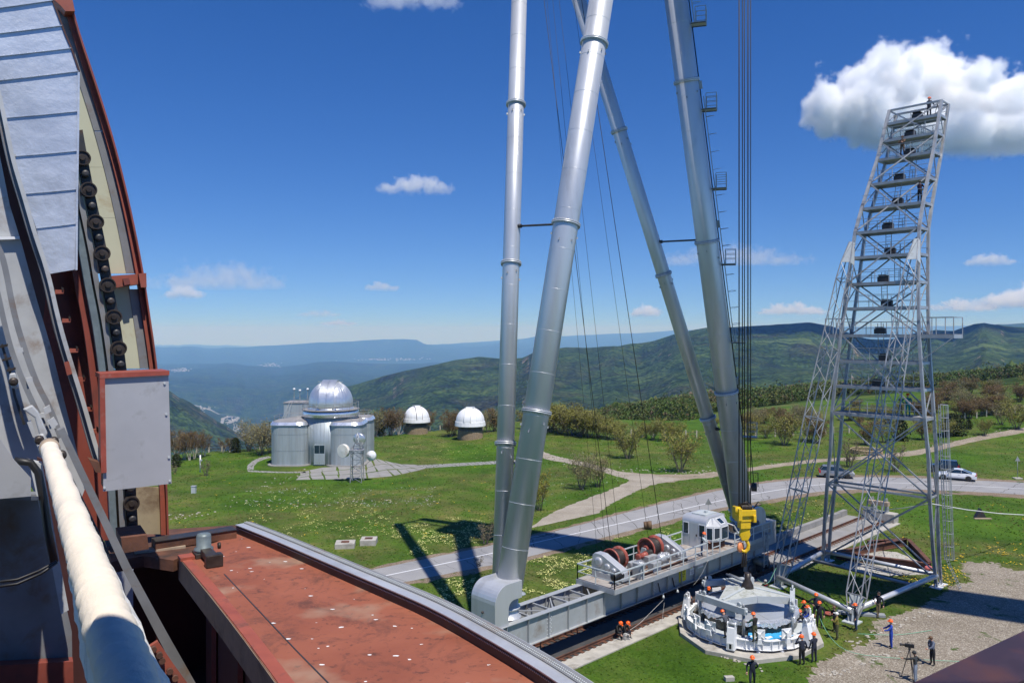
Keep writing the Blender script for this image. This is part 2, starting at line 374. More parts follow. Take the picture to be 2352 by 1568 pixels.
def hill_material():
    m, nt, b = newmat('forest_hills')
    g = nd(nt, 'ShaderNodeNewGeometry'); pos = g.outputs['Position']
    # canopy pattern: crowns, stands of trees, clearings
    vr = nd(nt, 'ShaderNodeTexVoronoi'); vr.inputs['Scale'].default_value = 0.07; nt.links.new(pos, vr.inputs['Vector'])
    vr2 = nd(nt, 'ShaderNodeTexVoronoi'); vr2.inputs['Scale'].default_value = 0.022; nt.links.new(pos, vr2.inputs['Vector'])
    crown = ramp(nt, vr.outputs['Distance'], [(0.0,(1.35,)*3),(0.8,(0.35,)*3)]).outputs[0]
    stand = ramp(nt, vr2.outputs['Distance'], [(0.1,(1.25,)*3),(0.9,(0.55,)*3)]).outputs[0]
    n1 = nz(nt, pos, 0.0075, 10, 0.75, 0.5); n2 = nz(nt, pos, 0.0011, 8, 0.66, 0.7); n3 = nz(nt, pos, 0.0028, 8, 0.7, 0.8)
    c = ramp(nt, n1, [(0.30,(0.010,0.019,0.008)),(0.43,(0.030,0.056,0.015)),(0.55,(0.065,0.108,0.026)),(0.70,(0.12,0.15,0.042))]).outputs[0]
    c = mixc(nt, ramp(nt, n3, [(0.50,(0,0,0)),(0.62,(0.65,0.65,0.65))]).outputs[0], c, (0.055,0.046,0.032))
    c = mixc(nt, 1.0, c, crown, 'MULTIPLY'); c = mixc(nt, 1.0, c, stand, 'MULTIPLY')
    mead = ramp(nt, n2, [(0.52,(0,0,0)),(0.58,(1,1,1))]).outputs[0]
    nm = nz(nt, pos, 0.0036, 7, 0.65, 1.2)
    c = mixc(nt, mixc(nt, 1.0, mead, ramp(nt, nm, [(0.55,(0,0,0)),(0.60,(0.8,0.8,0.8))]).outputs[0], 'MULTIPLY'), c, (0.095,0.135,0.038))
    # bare rock on the steepest faces
    sx = nd(nt, 'ShaderNodeSeparateXYZ'); nt.links.new(g.outputs['True Normal'], sx.inputs[0])
    rk = ramp(nt, sx.outputs['Z'], [(0.74,(1,1,1)),(0.84,(0,0,0))]).outputs[0]
    rk = mixc(nt, 1.0, rk, ramp(nt, nz(nt, pos, 0.012, 6, 0.7), [(0.52,(0,0,0)),(0.62,(1,1,1))]).outputs[0], 'MULTIPLY')
    c = mixc(nt, rk, c, (0.30,0.24,0.18))
    nt.links.new(c, b.inputs['Base Color']); b.inputs['Roughness'].default_value = 0.9; b.inputs['Specular IOR Level'].default_value = 0.05
    bp = nd(nt, 'ShaderNodeBump'); bp.inputs['Strength'].default_value = 0.9; bp.inputs['Distance'].default_value = 9.0; bp.invert = True
    nt.links.new(vr.outputs['Distance'], bp.inputs['Height']); nt.links.new(bp.outputs[0], b.inputs['Normal'])
    return m
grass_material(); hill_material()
def fan(name, ds, ts, mat_, label=None):
    nt_, nd_ = len(ts), len(ds); vs = []
    for d in ds:
        for t in ts: vs.append((t*d, d, height(t*d, d)))
    fs = [(i*nt_+j, i*nt_+j+1, (i+1)*nt_+j+1, (i+1)*nt_+j) for i in range(nd_-1) for j in range(nt_-1)]
    me = bpy.data.meshes.new(name); me.from_pydata(vs, [], fs); me.materials.append(mat_)
    me.polygons.foreach_set('use_smooth', [True]*len(fs)); me.update()
    o = link(name, me); o['kind'] = 'structure'; return o
TS = [-1.25+2.5*j/300 for j in range(301)]
near = [-60, -30, -10, 5, 20]
DSN = [20*1.018**i for i in range(150)]; DSN = [d for d in DSN if d < 262]+[262]
# near sheet: a wide rectangle behind and beside the eye, then the fan
def near_sheet():
    nt_ = len(TS); vs = []; ds = [-70, -35, 0]+DSN
    for d in ds:
        w = max(d, 20) if d > 0 else 20
        for t in TS: vs.append((t*w*(1 if d > 20 else 2.0 if d <= 0 else 1.0), d, height(t*w, d) if d > 0 else 0.0))
    fs = [(i*nt_+j, i*nt_+j+1, (i+1)*nt_+j+1, (i+1)*nt_+j) for i in range(len(ds)-1) for j in range(nt_-1)]
    me = bpy.data.meshes.new('ground'); me.from_pydata(vs, [], fs); me.materials.append(M('grass'))
    me.polygons.foreach_set('use_smooth', [True]*len(fs)); me.update()
    o = link('ground', me); o['kind'] = 'structure'
near_sheet()
DSF = [262.0]
while DSF[-1] < 70000:
    d = DSF[-1]; DSF.append(d*(1.022 if d < 1500 else 1.0085 if d < 4200 else 1.014))
TSF = [-1.0+2.0*j/460 for j in range(461)]
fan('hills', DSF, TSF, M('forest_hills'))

def GF(x, y, d0=3000, d1=40000):                   # point of the far terrain seen at a pixel
    d = d0
    while d < d1:
        if CH-(y-HY)/F*d < height((x-CX)/F*d, d): return V(((x-CX)/F*d, d, height((x-CX)/F*d, d)))
        d *= 1.004
    return None
def valley():
    m_ = pm('river_gravel', (0.26,0.26,0.25), 0.9, 0, 0.2, 0.01); pm('house_pale', (0.45,0.44,0.42), 0.8, 0, 0.2, 0.01)
    for nm, px, w in (('riverbed', [(440,930),(468,938),(490,945),(503,952),(520,955)], 30), ('riverbed', [(505,975),(512,962),(530,957),(548,958),(540,966),(524,972)], 28), ('valley_road', [(512,984),(524,992),(540,1002),(547,1012),(538,1024)], 26)):
        P = [GF(*p, d0=4300) for p in px]; P = [p for p in P if p]
        if len(P) < 2: continue
        P = resample_(P, 30); b = MB()
        for i, p in enumerate(P):
            d = (P[min(i+1,29)]-P[max(i-1,0)]); n_ = V((-d.y,d.x,0)).normalized(); ww = w*R.uniform(0.6,1.1)
            for sg in (-1,1): q = p+n_*(sg*ww/2); b.v.append(V((q.x,q.y,max(height(q.x,q.y),p.z-20)+4)))
        for i in range(29): b.face([2*i,2*i+1,2*i+3,2*i+2])
        o = obj(nm, b, m_, origin=(0,0,0)); o['kind'] = 'structure'
    b = MB(); rr = random.Random(4)
    for cx, cy, sx, sy, n_ in ((530,965,22,9,70),(545,985,14,8,50),(468,940,16,5,40),(415,850,26,4,60),(560,1000,10,8,30),(620,838,30,4,40),(900,826,80,3,60)):
        for i in range(n_):
            p = GF(rr.gauss(cx,sx*0.5), rr.gauss(cy,sy*0.5), d0=4300)
            if p: k = p.y/16000; b.obox(p+V((0,0,4*k)), V((rr.uniform(6,16)*k,0,0)), V((0,rr.uniform(6,16)*k,0)), V((0,0,rr.uniform(5,9)*k)))
    o = obj('settlement', b, M('house_pale'), origin=(0,0,0)); o['kind'] = 'stuff'
def resample_(pl, n):
    L = [0]
    for a, c in zip(pl, pl[1:]): L.append(L[-1]+(c-a).length)
    out = []
    for i in range(n):
        t = L[-1]*i/(n-1); k = 0
        while k < len(pl)-2 and t > L[k+1]: k += 1
        out.append(pl[k].lerp(pl[k+1], (t-L[k])/max(1e-9, L[k+1]-L[k])))
    return out
valley()
# ------------------------------------------------------------------ roads, paths, track
def resample(pl, n):
    pl = [V(p) for p in pl]; L = [0]
    for a, b in zip(pl, pl[1:]): L.append(L[-1]+(b-a).length)
    out = []
    for i in range(n):
        t = L[-1]*i/(n-1)
        for k in range(len(pl)-1):
            if t <= L[k+1]+1e-9: break
        f = (t-L[k])/max(1e-9, L[k+1]-L[k]); out.append(pl[k].lerp(pl[k+1], f))
    return out
def smoothline(pl, it=2):
    for _ in range(it):
        q = [pl[0]]
        for a, b in zip(pl, pl[1:]): q += [a*0.75+b*0.25, a*0.25+b*0.75]
        pl = q+[pl[-1]]
    return pl
def drape(p, dz): return V((p.x, p.y, pz(p.x, p.y)+dz))
def strip(name, A_, B_, mat_, dz=0.012, n=120, jit=0.0, grid=True):
    A_ = resample(smoothline([GP(*p) if len(p) == 2 else V(p) for p in A_]), n); B_ = resample(smoothline([GP(*p) if len(p) == 2 else V(p) for p in B_]), n)
    b = MB(); m_ = 6; rows = []
    for a, c in zip(A_, B_):
        ja, jb = (R.uniform(-jit, jit), R.uniform(-jit, jit)); d = (c-a).normalized()
        a, c = a+d*ja, c+d*jb
        rows.append([drape(a.lerp(c, k/m_), dz) for k in range(m_+1)])
    b.v = [p for r in rows for p in r]
    for i in range(n-1):
        for k in range(m_): b.face([i*(m_+1)+k, i*(m_+1)+k+1, (i+1)*(m_+1)+k+1, (i+1)*(m_+1)+k])
    nr = V((0,0,0)); f = b.f[0]; nr = (b.v[f[1]]-b.v[f[0]]).cross(b.v[f[2]]-b.v[f[1]])
    if nr.z < 0: b.f = [x[::-1] for x in b.f]
    o = obj(name, b, mat_, origin=(0,0,0)); o['kind'] = 'structure'; return o
def asphalt():
    m, nt, b = newmat('asphalt'); g = nd(nt, 'ShaderNodeNewGeometry'); pos = g.outputs['Position']
    c = ramp(nt, nz(nt, pos, 0.25, 6, 0.65, 0.3), [(0.3,(0.235,0.235,0.24)),(0.7,(0.31,0.305,0.30))]).outputs[0]
    f = ramp(nt, nz(nt, pos, 14, 4, 0.7), [(0.3,(0.85,)*3),(0.7,(1.1,)*3)]).outputs[0]; c = mixc(nt, 1.0, c, f, 'MULTIPLY')
    vr = nd(nt, 'ShaderNodeTexVoronoi'); vr.feature = 'DISTANCE_TO_EDGE'; vr.inputs['Scale'].default_value = 0.16; vr.inputs['Randomness'].default_value = 1.0
    mp = nd(nt, 'ShaderNodeMixRGB'); mp.blend_type = 'ADD'; mp.inputs[0].default_value = 0.9
    nn = nd(nt, 'ShaderNodeTexNoise'); nn.inputs['Scale'].default_value = 0.9; nn.inputs['Detail'].default_value = 5; nt.links.new(pos, nn.inputs['Vector'])
    nt.links.new(pos, mp.inputs[1]); nt.links.new(nn.outputs['Color'], mp.inputs[2]); nt.links.new(mp.outputs[0], vr.inputs['Vector'])
    k = ramp(nt, vr.outputs['Distance'], [(0.004,(1,1,1)),(0.013,(0,0,0))]).outputs[0]
    k = mixc(nt, 1.0, k, ramp(nt, nz(nt, pos, 0.12, 3), [(0.46,(0,0,0)),(0.56,(1,1,1))]).outputs[0], 'MULTIPLY')
    c = mixc(nt, k, c, (0.07,0.066,0.06)); nt.links.new(c, b.inputs['Base Color']); b.inputs['Roughness'].default_value = 0.85
    bp = nd(nt, 'ShaderNodeBump'); bp.inputs['Strength'].default_value = 0.3; bp.inputs['Distance'].default_value = 0.02; nt.links.new(nz(nt, pos, 25, 4), bp.inputs['Height']); nt.links.new(bp.outputs[0], b.inputs['Normal'])
asphalt()
def gravel(name, c0, c1, c2, edge_grass=0.0):
    m, nt, b = newmat(name); g = nd(nt, 'ShaderNodeNewGeometry'); pos = g.outputs['Position']
    vr = nd(nt, 'ShaderNodeTexVoronoi'); vr.inputs['Scale'].default_value = 17.0; nt.links.new(pos, vr.inputs['Vector'])
    hs = nd(nt, 'ShaderNodeSeparateColor'); nt.links.new(vr.outputs['Color'], hs.inputs[0])
    c = ramp(nt, hs.outputs[0], [(0.0,c0),(0.6,c1),(1.0,c2)]).outputs[0]
    big = ramp(nt, nz(nt, pos, 0.35, 7, 0.65, 0.5), [(0.3,(0.72,0.69,0.64)),(0.7,(1.1,1.08,1.05))]).outputs[0]
    c = mixc(nt, 1.0, c, big, 'MULTIPLY')
    if edge_grass:
        k = ramp(nt, nz(nt, pos, 0.45, 8, 0.7, 0.6), [(0.66-edge_grass,(1,1,1)),(0.72-edge_grass,(0,0,0))]).outputs[0]
        gr = ramp(nt, nz(nt, pos, 4, 5, 0.7), [(0.3,(0.03,0.06,0.01)),(0.7,(0.09,0.13,0.03))]).outputs[0]
        k2 = nd(nt, 'ShaderNodeInvert'); nt.links.new(k, k2.inputs['Color']); c = mixc(nt, k2.outputs[0], c, gr)
    nt.links.new(c, b.inputs['Base Color']); b.inputs['Roughness'].default_value = 0.95; b.inputs['Specular IOR Level'].default_value = 0.2
    bp = nd(nt, 'ShaderNodeBump'); bp.inputs['Strength'].default_value = 0.7; bp.inputs['Distance'].default_value = 0.05; nt.links.new(vr.outputs['Distance'], bp.inputs['Height']); nt.links.new(bp.outputs[0], b.inputs['Normal'])
gravel('gravel', (0.20,0.17,0.135), (0.255,0.225,0.185), (0.46,0.43,0.37), 0.07)
gravel('shoulder_dirt', (0.17,0.125,0.09), (0.24,0.19,0.14), (0.34,0.29,0.23), 0.09)
gravel('track_dirt', (0.24,0.20,0.15), (0.32,0.275,0.22), (0.42,0.38,0.32), 0.05)
gravel('path_concrete', (0.31,0.28,0.24), (0.36,0.33,0.285), (0.42,0.39,0.34), 0.0)
RLO = [(560,1412),(700,1380),(880,1345),(1071,1309),(1202,1282),(1462,1214),(1643,1167),(1752,1150),(1840,1134),(1904,1126),(2015,1122),(2162,1125),(2297,1132),(2560,1150)]
RUP = [(500,1385),(640,1350),(818,1315),(1125,1253),(1300,1214),(1462,1170),(1646,1126),(1738,1111),(1854,1098),(1920,1096),(2015,1095),(2165,1099),(2352,1108),(2600,1121)]
RCE = [(560,1392),(700,1360),(845,1330),(1125,1272),(1205,1251),(1388,1210),(1662,1147),(1730,1134),(1817,1120),(1916,1109),(2012,1107),(2165,1112),(2352,1122),(2560,1134)]
strip('road', RLO, RUP, M('asphalt'), 0.014, 160, 0.06)
strip('road_shoulder', [(x, y+8+0.006*(y-1100)*1.5) for x, y in RLO], [(x, y-5) for x, y in RUP], M('shoulder_dirt'), 0.008, 160, 0.35)
def wide(pl, w):
    pts = smoothline([GP(*p) for p in pl]); a, c = [], []
    for i, p in enumerate(pts):
        d = (pts[min(i+1,len(pts)-1)]-pts[max(i-1,0)]).normalized(); n_ = V((-d.y,d.x,0)); a.append(tuple(p+n_*(w/2))); c.append(tuple(p-n_*(w/2)))
    return a, c
def cracks():
    rr = random.Random(14); b = MB(); A_ = resample(smoothline([GP(*p) for p in RLO]), 400); B_ = resample(smoothline([GP(*p) for p in RUP]), 400)
    for i in list(range(40, 395, 9)):
        k = i+rr.randint(-3,3); a, c = A_[k], B_[max(0,min(399,k+rr.randint(-6,6)))]; t0, t1 = (0.02, 0.98) if rr.random() < 0.55 else (rr.uniform(0,0.4), rr.uniform(0.55,1)); n_ = 9; w = rr.uniform(0.012,0.035)
        P = [a.lerp(c, t0+(t1-t0)*j/n_)+V((rr.uniform(-0.12,0.12), rr.uniform(-0.12,0.12), 0)) for j in range(n_+1)]
        for p, q in zip(P, P[1:]):
            d = (q-p).normalized(); m_ = V((-d.y,d.x,0))*w; b.add([drape(p-m_,0.017), drape(q-m_,0.017), drape(q+m_,0.017), drape(p+m_,0.017)], [(0,1,2,3)])
    o = obj('road_cracks', b, pm('crack_tar',(0.06,0.055,0.05),0.9), origin=(0,0,0)); o['kind'] = 'stuff'
cracks()
a_, c_ = wide(RCE, 0.13); strip('road_marking', a_, c_, M('white_paint'), 0.02, 160)
# junction path from the road up to the crossing, then two arms
strip('path', [(1215,1213),(1256,1183),(1319,1155),(1392,1129),(1443,1107),(1447,1094),(1425,1083)], [(1375,1178),(1399,1159),(1440,1138),(1478,1120),(1510,1110),(1540,1106),(1560,1098)], M('path_concrete'), 0.011, 60, 0.25)
strip('path', [(1447,1096),(1425,1083),(1393,1074),(1353,1063),(1321,1056),(1260,1044),(1225,1022)], [(1470,1108),(1410,1092),(1380,1081),(1340,1070),(1306,1064),(1242,1052),(1205,1026)], M('path_concrete'), 0.013, 60, 0.2)
strip('path', [(1420,1082),(1494,1089),(1574,1090),(1643,1084),(1730,1072),(1854,1055),(1916,1052),(2020,1044),(2124,1032),(2206,1008),(2290,992),(2420,972)], [(1460,1112),(1520,1110),(1580,1101),(1643,1095),(1730,1080),(1854,1063),(1916,1059),(2020,1052),(2124,1044),(2206,1020),(2290,1003),(2420,984)], M('track_dirt'), 0.010, 90, 0.35)
# gravel yard by the mirror and the tower
def sheet(name, poly, mat_, dz, n=40, jit=0.4):
    pl = [GP(*p) for p in poly]; xs = [p.x for p in pl]; ys = [p.y for p in pl]; st = 0.32; b = MB(); ids = {}
    def inside(x, y):
        c = False; m = len(pl)-1
        for k in range(len(pl)):
            if (pl[k].y > y) != (pl[m].y > y) and x < (pl[m].x-pl[k].x)*(y-pl[k].y)/(pl[m].y-pl[k].y)+pl[k].x: c = not c
            m = k
        return c
    def vid(i, k):
        if (i, k) not in ids:
            x, y = min(xs)+i*st, min(ys)+k*st; rr = random.Random(i*7919+k); ids[(i, k)] = len(b.v); b.v.append(V((x+rr.uniform(-0.12,0.12), y+rr.uniform(-0.12,0.12), pz(x,y)+dz)))
        return ids[(i, k)]
    for i in range(int((max(xs)-min(xs))/st)+1):
        for k in range(int((max(ys)-min(ys))/st)+1):
            x, y = min(xs)+(i+0.5)*st, min(ys)+(k+0.5)*st; q = V((x,y,0)); o_ = (noise.noise(q*0.45)*1.1+noise.noise(q*1.4)*0.7)*jit
            if inside(x+o_, y+o_*0.7): b.face([vid(i,k), vid(i+1,k), vid(i+1,k+1), vid(i,k+1)])
    o = obj(name, b, mat_, origin=(0,0,0)); o['kind'] = 'structure'; return o
sheet('gravel_yard', [(1850,1568),(1880,1520),(1960,1490),(2030,1460),(2000,1430),(2100,1400),(2165,1365),(2180,1345),(2230,1335),(2200,1300),(2230,1285),(2290,1300),(2352,1310),(2500,1330),(2560,1500),(2420,1700),(2000,1720)], M('gravel'), 0.009, 60, 1.0)
# old concrete slabs at the yard edge
def slabs(name, quads, mat_, th=0.05, dz=0.02, cat=None):
    """a pavement whose slabs are separate pieces"""
    root = None
    for q in quads:
        pts = [drape(V(p), dz) for p in q]
        b = MB(); b.prism([p-V((0,0,th)) for p in pts], V((0,0,th)))
        if root is None:
            c = sum(pts, V((0,0,0)))/len(pts); root = bpy.data.objects.new(name, None); COL.objects.link(root); root.location = c; root.empty_display_size = 0.2; ORI[root] = V(c); root['kind'] = 'structure'
        obj('slab', b, mat_, root)
    return root
def cutstrip(A_, B_, n, gap=0.06, jit=0.02, wid=1, rng=R):
    A_ = resample([GP(*p) for p in A_], 200); B_ = resample([GP(*p) for p in B_], 200); qs = []
    for i in range(n):
        i0, i1 = int(199*i/n), int(199*(i+1)/n)
        for w in range(wid):
            f0, f1 = w/wid, (w+1)/wid
            q = [A_[i0].lerp(B_[i0], f0), A_[i1].lerp(B_[i1], f0), A_[i1].lerp(B_[i1], f1), A_[i0].lerp(B_[i0], f1)]
            c = sum(q, V((0,0,0)))/4; L = max(0.3, min((q[0]-q[1]).length, (q[1]-q[2]).length))
            k = 1-gap/L
            qs.append([tuple(c+(p-c)*k+V((rng.uniform(-jit,jit), rng.uniform(-jit,jit), 0))) for p in q])
    return qs
slabs('path', cutstrip([(1236,1053),(1135,1058),(1030,1064),(956,1068)], [(1236,1060),(1135,1066),(1030,1072),(980,1075)], 26, 0.10, 0.05), M('slab_concrete'))
# apron by the observatory, broken into irregular pieces
ap = cutstrip([(956,1067),(921,1066),(890,1059),(862,1052),(848,1062),(772,1071),(722,1075),(690,1086)], [(980,1075),(950,1083),(920,1090),(906,1093),(850,1098),(780,1100),(722,1101),(680,1102)], 11, 0.16, 0.14, 3)
slabs('apron', ap, M('slab_concrete'))
slabs('path', cutstrip([(616,1047),(595,1051),(580,1058),(568,1068),(567,1078)], [(625,1050),(606,1055),(592,1061),(584,1070),(583,1078)], 14, 0.06, 0.03), M('slab_concrete'))
slabs('path', cutstrip([(567,1079),(600,1081),(650,1083),(700,1082)], [(570,1083),(600,1085),(650,1086),(705,1086)], 16, 0.06, 0.03), M('slab_concrete'))
# rails, sleepers and the concrete trough under the crane
def track():
    S0, S1 = 24.0, 85.0
    b = MB(); b.fbox(CRf, 62.0, 84.0, -35.6, -30.9, -0.02, 0.02); o = obj('track_bed', b, M('slab_concrete')); o['kind'] = 'structure'
    b = MB(); b.fbox(CRf, S0, 62.0, -35.6, -31.45, -0.02, 0.02); o2 = obj('track_bed', b, pm('dark_bed',(0.045,0.043,0.042),0.75,0,0.3,0.8,(0.09,0.08,0.07),0.4,0.6)); o2['kind'] = 'structure'  # bed in a darker tone along this stretch
    b = MB(); b.fbox(CRf, S0, 62.0, -31.45, -30.9, -0.02, 0.021); o3 = obj('track_bed', b, M('concrete')); o3['kind'] = 'structure'
    b = MB(); b.fbox(CRf, S0, 84.0, -30.9, -30.2, -0.05, 0.07); k = obj('kerb', b, M('concrete')); k['kind'] = 'structure'
    s = S0
    while s < 84:                                                         # retaining wall of separate blocks behind the track
        k = MB(); k.fbox(CRf, s+0.015, s+1.48, -36.05, -35.62, -0.1, 0.55+R.uniform(-0.02,0.02)); obj('wall_block', k, M('slab_concrete'), o); s += 1.5
    nsl = 0
    for n0 in (-31.7, -34.0):
        b = MB(); b.fbox(CRf, S0, S1-1.5, n0-0.07, n0+0.07, 0.06, 0.075); b.fbox(CRf, S0, S1-1.5, n0-0.012, n0+0.012, 0.075, 0.19); b.fbox(CRf, S0, S1-1.5, n0-0.038, n0+0.038, 0.19, 0.225)
        r = obj('rail', b, M('rust')); r['kind'] = 'structure'
        s = S0
        k = MB(); k.fbox(CRf, -0.11, 0.11, -0.33, 0.33, 0.0, 0.04); me = None
        while s < S1-1.6:
            if me is None:
                b = MB(); b.fbox(CRf, s-0.11, s+0.11, n0-0.33, n0+0.33, 0.021, 0.062); first = obj('sleeper', b, M('rust'), r); me = first; s00 = s
            else:
                c = first.copy(); COL.objects.link(c); c.parent = r; d = CRf(s,0,0)-CRf(s00,0,0); c.location = d
            s += 0.55
CRf = Frame((0,0,0), V((0.722,0.6919,0)).normalized(), V((0.6919,-0.722,0)).normalized())
track()
# ------------------------------------------------------------------ the portal crane on its track
UX, UY = 0.722/0.99998, 0.6919/0.99998
UU = V((UX, UY, 0)).normalized(); NN = V((UU.y, -UU.x, 0))
CR = Frame((0,0,0), UU, NN)                         # CR(s along the track, n across it, z)
def img(p): return (CX+F*p[0]/p[1], HY+F*(CH-p[2])/p[1])
def at_y(p, q, y):                                  # parameter on p-q seen at picture height y
    lo, hi = 0.0, 1.5
    for _ in range(50):
        m = (lo+hi)/2
        if img(p+(q-p)*m)[1] > y: lo = m
        else: hi = m
    return lo
crane = thing('portal_crane', 'tall silver portal crane on round tubular legs with a walkway and cab', 'crane', CR(31.3,-33,0))
ZT, ZB = 3.0, 1.5
def girder(n0, label):
    b = MB()
    b.fbox(CR, 29.3, 60.2, n0-0.015, n0+0.015, ZB, ZT)                  # web
    b.fbox(CR, 29.1, 60.4, n0-0.20, n0+0.20, ZT, ZT+0.035)             # flanges
    b.fbox(CR, 30.4, 59.0, n0-0.20, n0+0.20, ZB-0.035, ZB)
    g = obj('girder', b, M('girder_grey'), crane)
    s = 30.2
    while s < 60:
        for sg in (-1, 1):
            k = MB(); k.fbox(CR, s-0.012, s+0.012, n0+sg*0.015, n0+sg*0.17, ZB+0.004, ZT-0.004); obj('stiffener', k, M('girder_grey'), g)
        s += 1.72
    for s0 in (33.6, 44.0, 54.2):
        k = MB()
        for c in range(4):
            for r in range(12):
                if (r+c) % 2: continue
                k.fbox(CR, s0+c*0.11-0.02, s0+c*0.11+0.02, n0+0.016, n0+0.035, ZB+0.12+r*0.11, ZB+0.16+r*0.11)
        o = obj('rivet_rows', k, M('white_paint'), g); o['kind'] = 'stuff'
    return g
g1 = girder(-32.05, 'front'); g2 = girder(-33.95, 'back')
for i in range(16):                                                     # lateral bracing between the girders
    s0, s1 = 32.4+i*1.72, 32.4+(i+1)*1.72
    b = MB(); b.beam(CR(s0,-32.07,ZT-0.1), CR(s0,-33.93,ZT-0.1), 0.10, 0.12); obj('cross_tie', b, M('girder_grey'), crane)
    b = MB(); a, c = ((-32.1,-33.9) if i % 2 else (-33.9,-32.1)); b.beam(CR(s0+0.06,a,ZT-0.13), CR(s1-0.06,c,ZT-0.13), 0.07, 0.07); obj('diagonal_brace', b, M('girder_grey'), crane)
for e in (29.32, 60.15):
    b = MB(); b.fbox(CR, e-0.02, e+0.02, -33.93, -32.07, ZB, ZT-0.002); obj('end_plate', b, M('girder_grey'), crane)

def end_bracket(s0, sg):
    """curved box that carries a pair of legs at one end of the girders"""
    def S(a): return s0+sg*a
    prof = [(-1.95, ZT+0.036), (-1.95, 4.35)]
    for k in range(1, 9):
        a = pi-(pi/2)*k/8; prof.append((-0.95+1.0*cos(a), 4.35+1.0*sin(a)))
    prof += [(0.15, 5.35), (0.15, 4.35), (-0.45, 4.35)]
    for k in range(1, 6):
        a = pi/2+(pi/2)*k/5; prof.append((-0.45+0.45*cos(a), 3.9+0.45*sin(a)))
    prof += [(-0.9, ZT+0.036)]
    b = MB(); b.prism([CR(S(a), -34.02, z) for a, z in prof], NN*2.04)
    o = obj('end_bracket', b, M('alu_paint'), crane, bevel=0.02)
    k = MB(); k.lathe(CR(S(-1.952), -33.0, 3.75), [(0.06,0),(0.06,0.08),(0.03,0.1)], 10, -UU*sg); obj('bolt', k, M('dark_steel'), o)
    return o
end_bracket(31.3, 1); end_bracket(57.7, -1)

A = CR(44.2,-33,61); T = CR(41.57,-42,58)
def leg(p, q, r, fl, k1=1.0):
    ax = (q-p).normalized(); L = (q-p).length*k1
    b = MB(); b.lathe(p, [(r,0),(r,L)], 40, ax); o = obj('leg', b, M('alu_paint'), crane)
    nw = int(L/2.6)                                                     # weld seams
    for i in range(1, nw):
        w = MB(); w.lathe(p, [(r,i*2.6-0.012),(r+0.007,i*2.6-0.008),(r+0.007,i*2.6+0.008),(r,i*2.6+0.012)], 40, ax, cap=False); obj('weld_seam', w, M('alu_paint'), o)
    for y in fl:
        t = at_y(p, q, y)*(q-p).length
        for dz in (-0.05, 0.05):
            w = MB(); w.lathe(p, [(r,t+dz-0.035),(r+0.13,t+dz-0.035),(r+0.13,t+dz+0.035),(r,t+dz+0.035)], 40, ax, cap=False); obj('flange', w, M('alu_paint'), o)
        w = MB(); e1 = ax.orthogonal().normalized(); e2 = ax.cross(e1)
        for k in range(30):
            a = 2*pi*k/30; c = p+ax*(t+0.10)+(e1*cos(a)+e2*sin(a))*(r+0.07); w.lathe(c, [(0.024,0),(0.024,0.05)], 6, ax)
            c = p+ax*(t-0.15)+(e1*cos(a)+e2*sin(a))*(r+0.07); w.lathe(c, [(0.024,0),(0.024,0.05)], 6, ax)
        bo = obj('bolt_circle', w, M('steel_grey'), o); bo['kind'] = 'stuff'
        for k in range(6):                                              # lugs and clips below each joint
            w = MB(); a = 2*pi*k/6+0.4; rr = R.uniform(0.5, 1.3); c = p+ax*(t-rr)+(e1*cos(a)+e2*sin(a))*(r+0.03); w.obox(c, ax*0.07, (e1*cos(a)+e2*sin(a))*0.05, (e2*cos(a)-e1*sin(a))*0.03); obj('lug', w, M('steel_grey'), o)
    return o
NB, FB = CR(31.3,-33,4.35), CR(57.7,-33,4.35); NBt, FBt = CR(31.7,-34.0,4.8), CR(58.4,-34.0,4.8)
leg(NB, A, 0.79, (100, 515, 945), 0.86); leg(FB, A, 0.83, (187, 555, 900), 0.86); leg(NBt, T, 0.55, (240, 605, 1018), 0.88); leg(FBt, T, 0.55, (300, 630, 960), 0.88)
for p, q in ((NB, A), (FB, A)):                                         # skirt plates and ball feet under the thick legs
    ax = (q-p).normalized()
    b = MB(); b.lathe(p+ax*0.12, [(0.80,0),(1.02,0),(1.02,0.05),(0.80,0.05)], 40, ax); obj('skirt_plate', b, M('alu_paint'), crane)
    b = MB(); b.lathe(CR(0,0,0)+V((p.x,p.y,ZT+0.036)), [(0.78,0),(0.78,0.03),(0.68,0.06),(0.60,0.45),(0.60,0.5),(0.72,0.5),(0.72,0.62),(0.60,0.62),(0.60,1.4)], 32); obj('ball_foot', b, M('alu_paint'), crane)
for p in (NBt, FBt):
    b = MB(); b.tube([V((p.x,p.y,4.1)), V((p.x,p.y,4.75)), p+V((0,0,0.1))], [0.3,0.42,0.5], 20); b.lathe(p-V((0,0,0.05)), [(0.55,0),(0.66,0.02),(0.66,0.07),(0.55,0.09)], 32); obj('thin_leg_foot', b, M('alu_paint'), crane)
def onleg(p, q, y): return p+(q-p)*at_y(p, q, y)
for (p, q, y0), (p2, q2, y1) in ((((NBt,T,520)),((NB,A,514))), (((FBt,T,556)),((FB,A,550))), (((FBt,T,985)),((FB,A,985)))):
    a, c = onleg(p, q, y0), onleg(p2, q2, y1)
    b = MB(); b.tube([a, c], 0.07, 8); b.lathe(a+(c-a).normalized()*0.5, [(0.14,0),(0.14,0.25)], 10, (c-a)); obj('leg_tie', b, M('dark_steel'), crane)

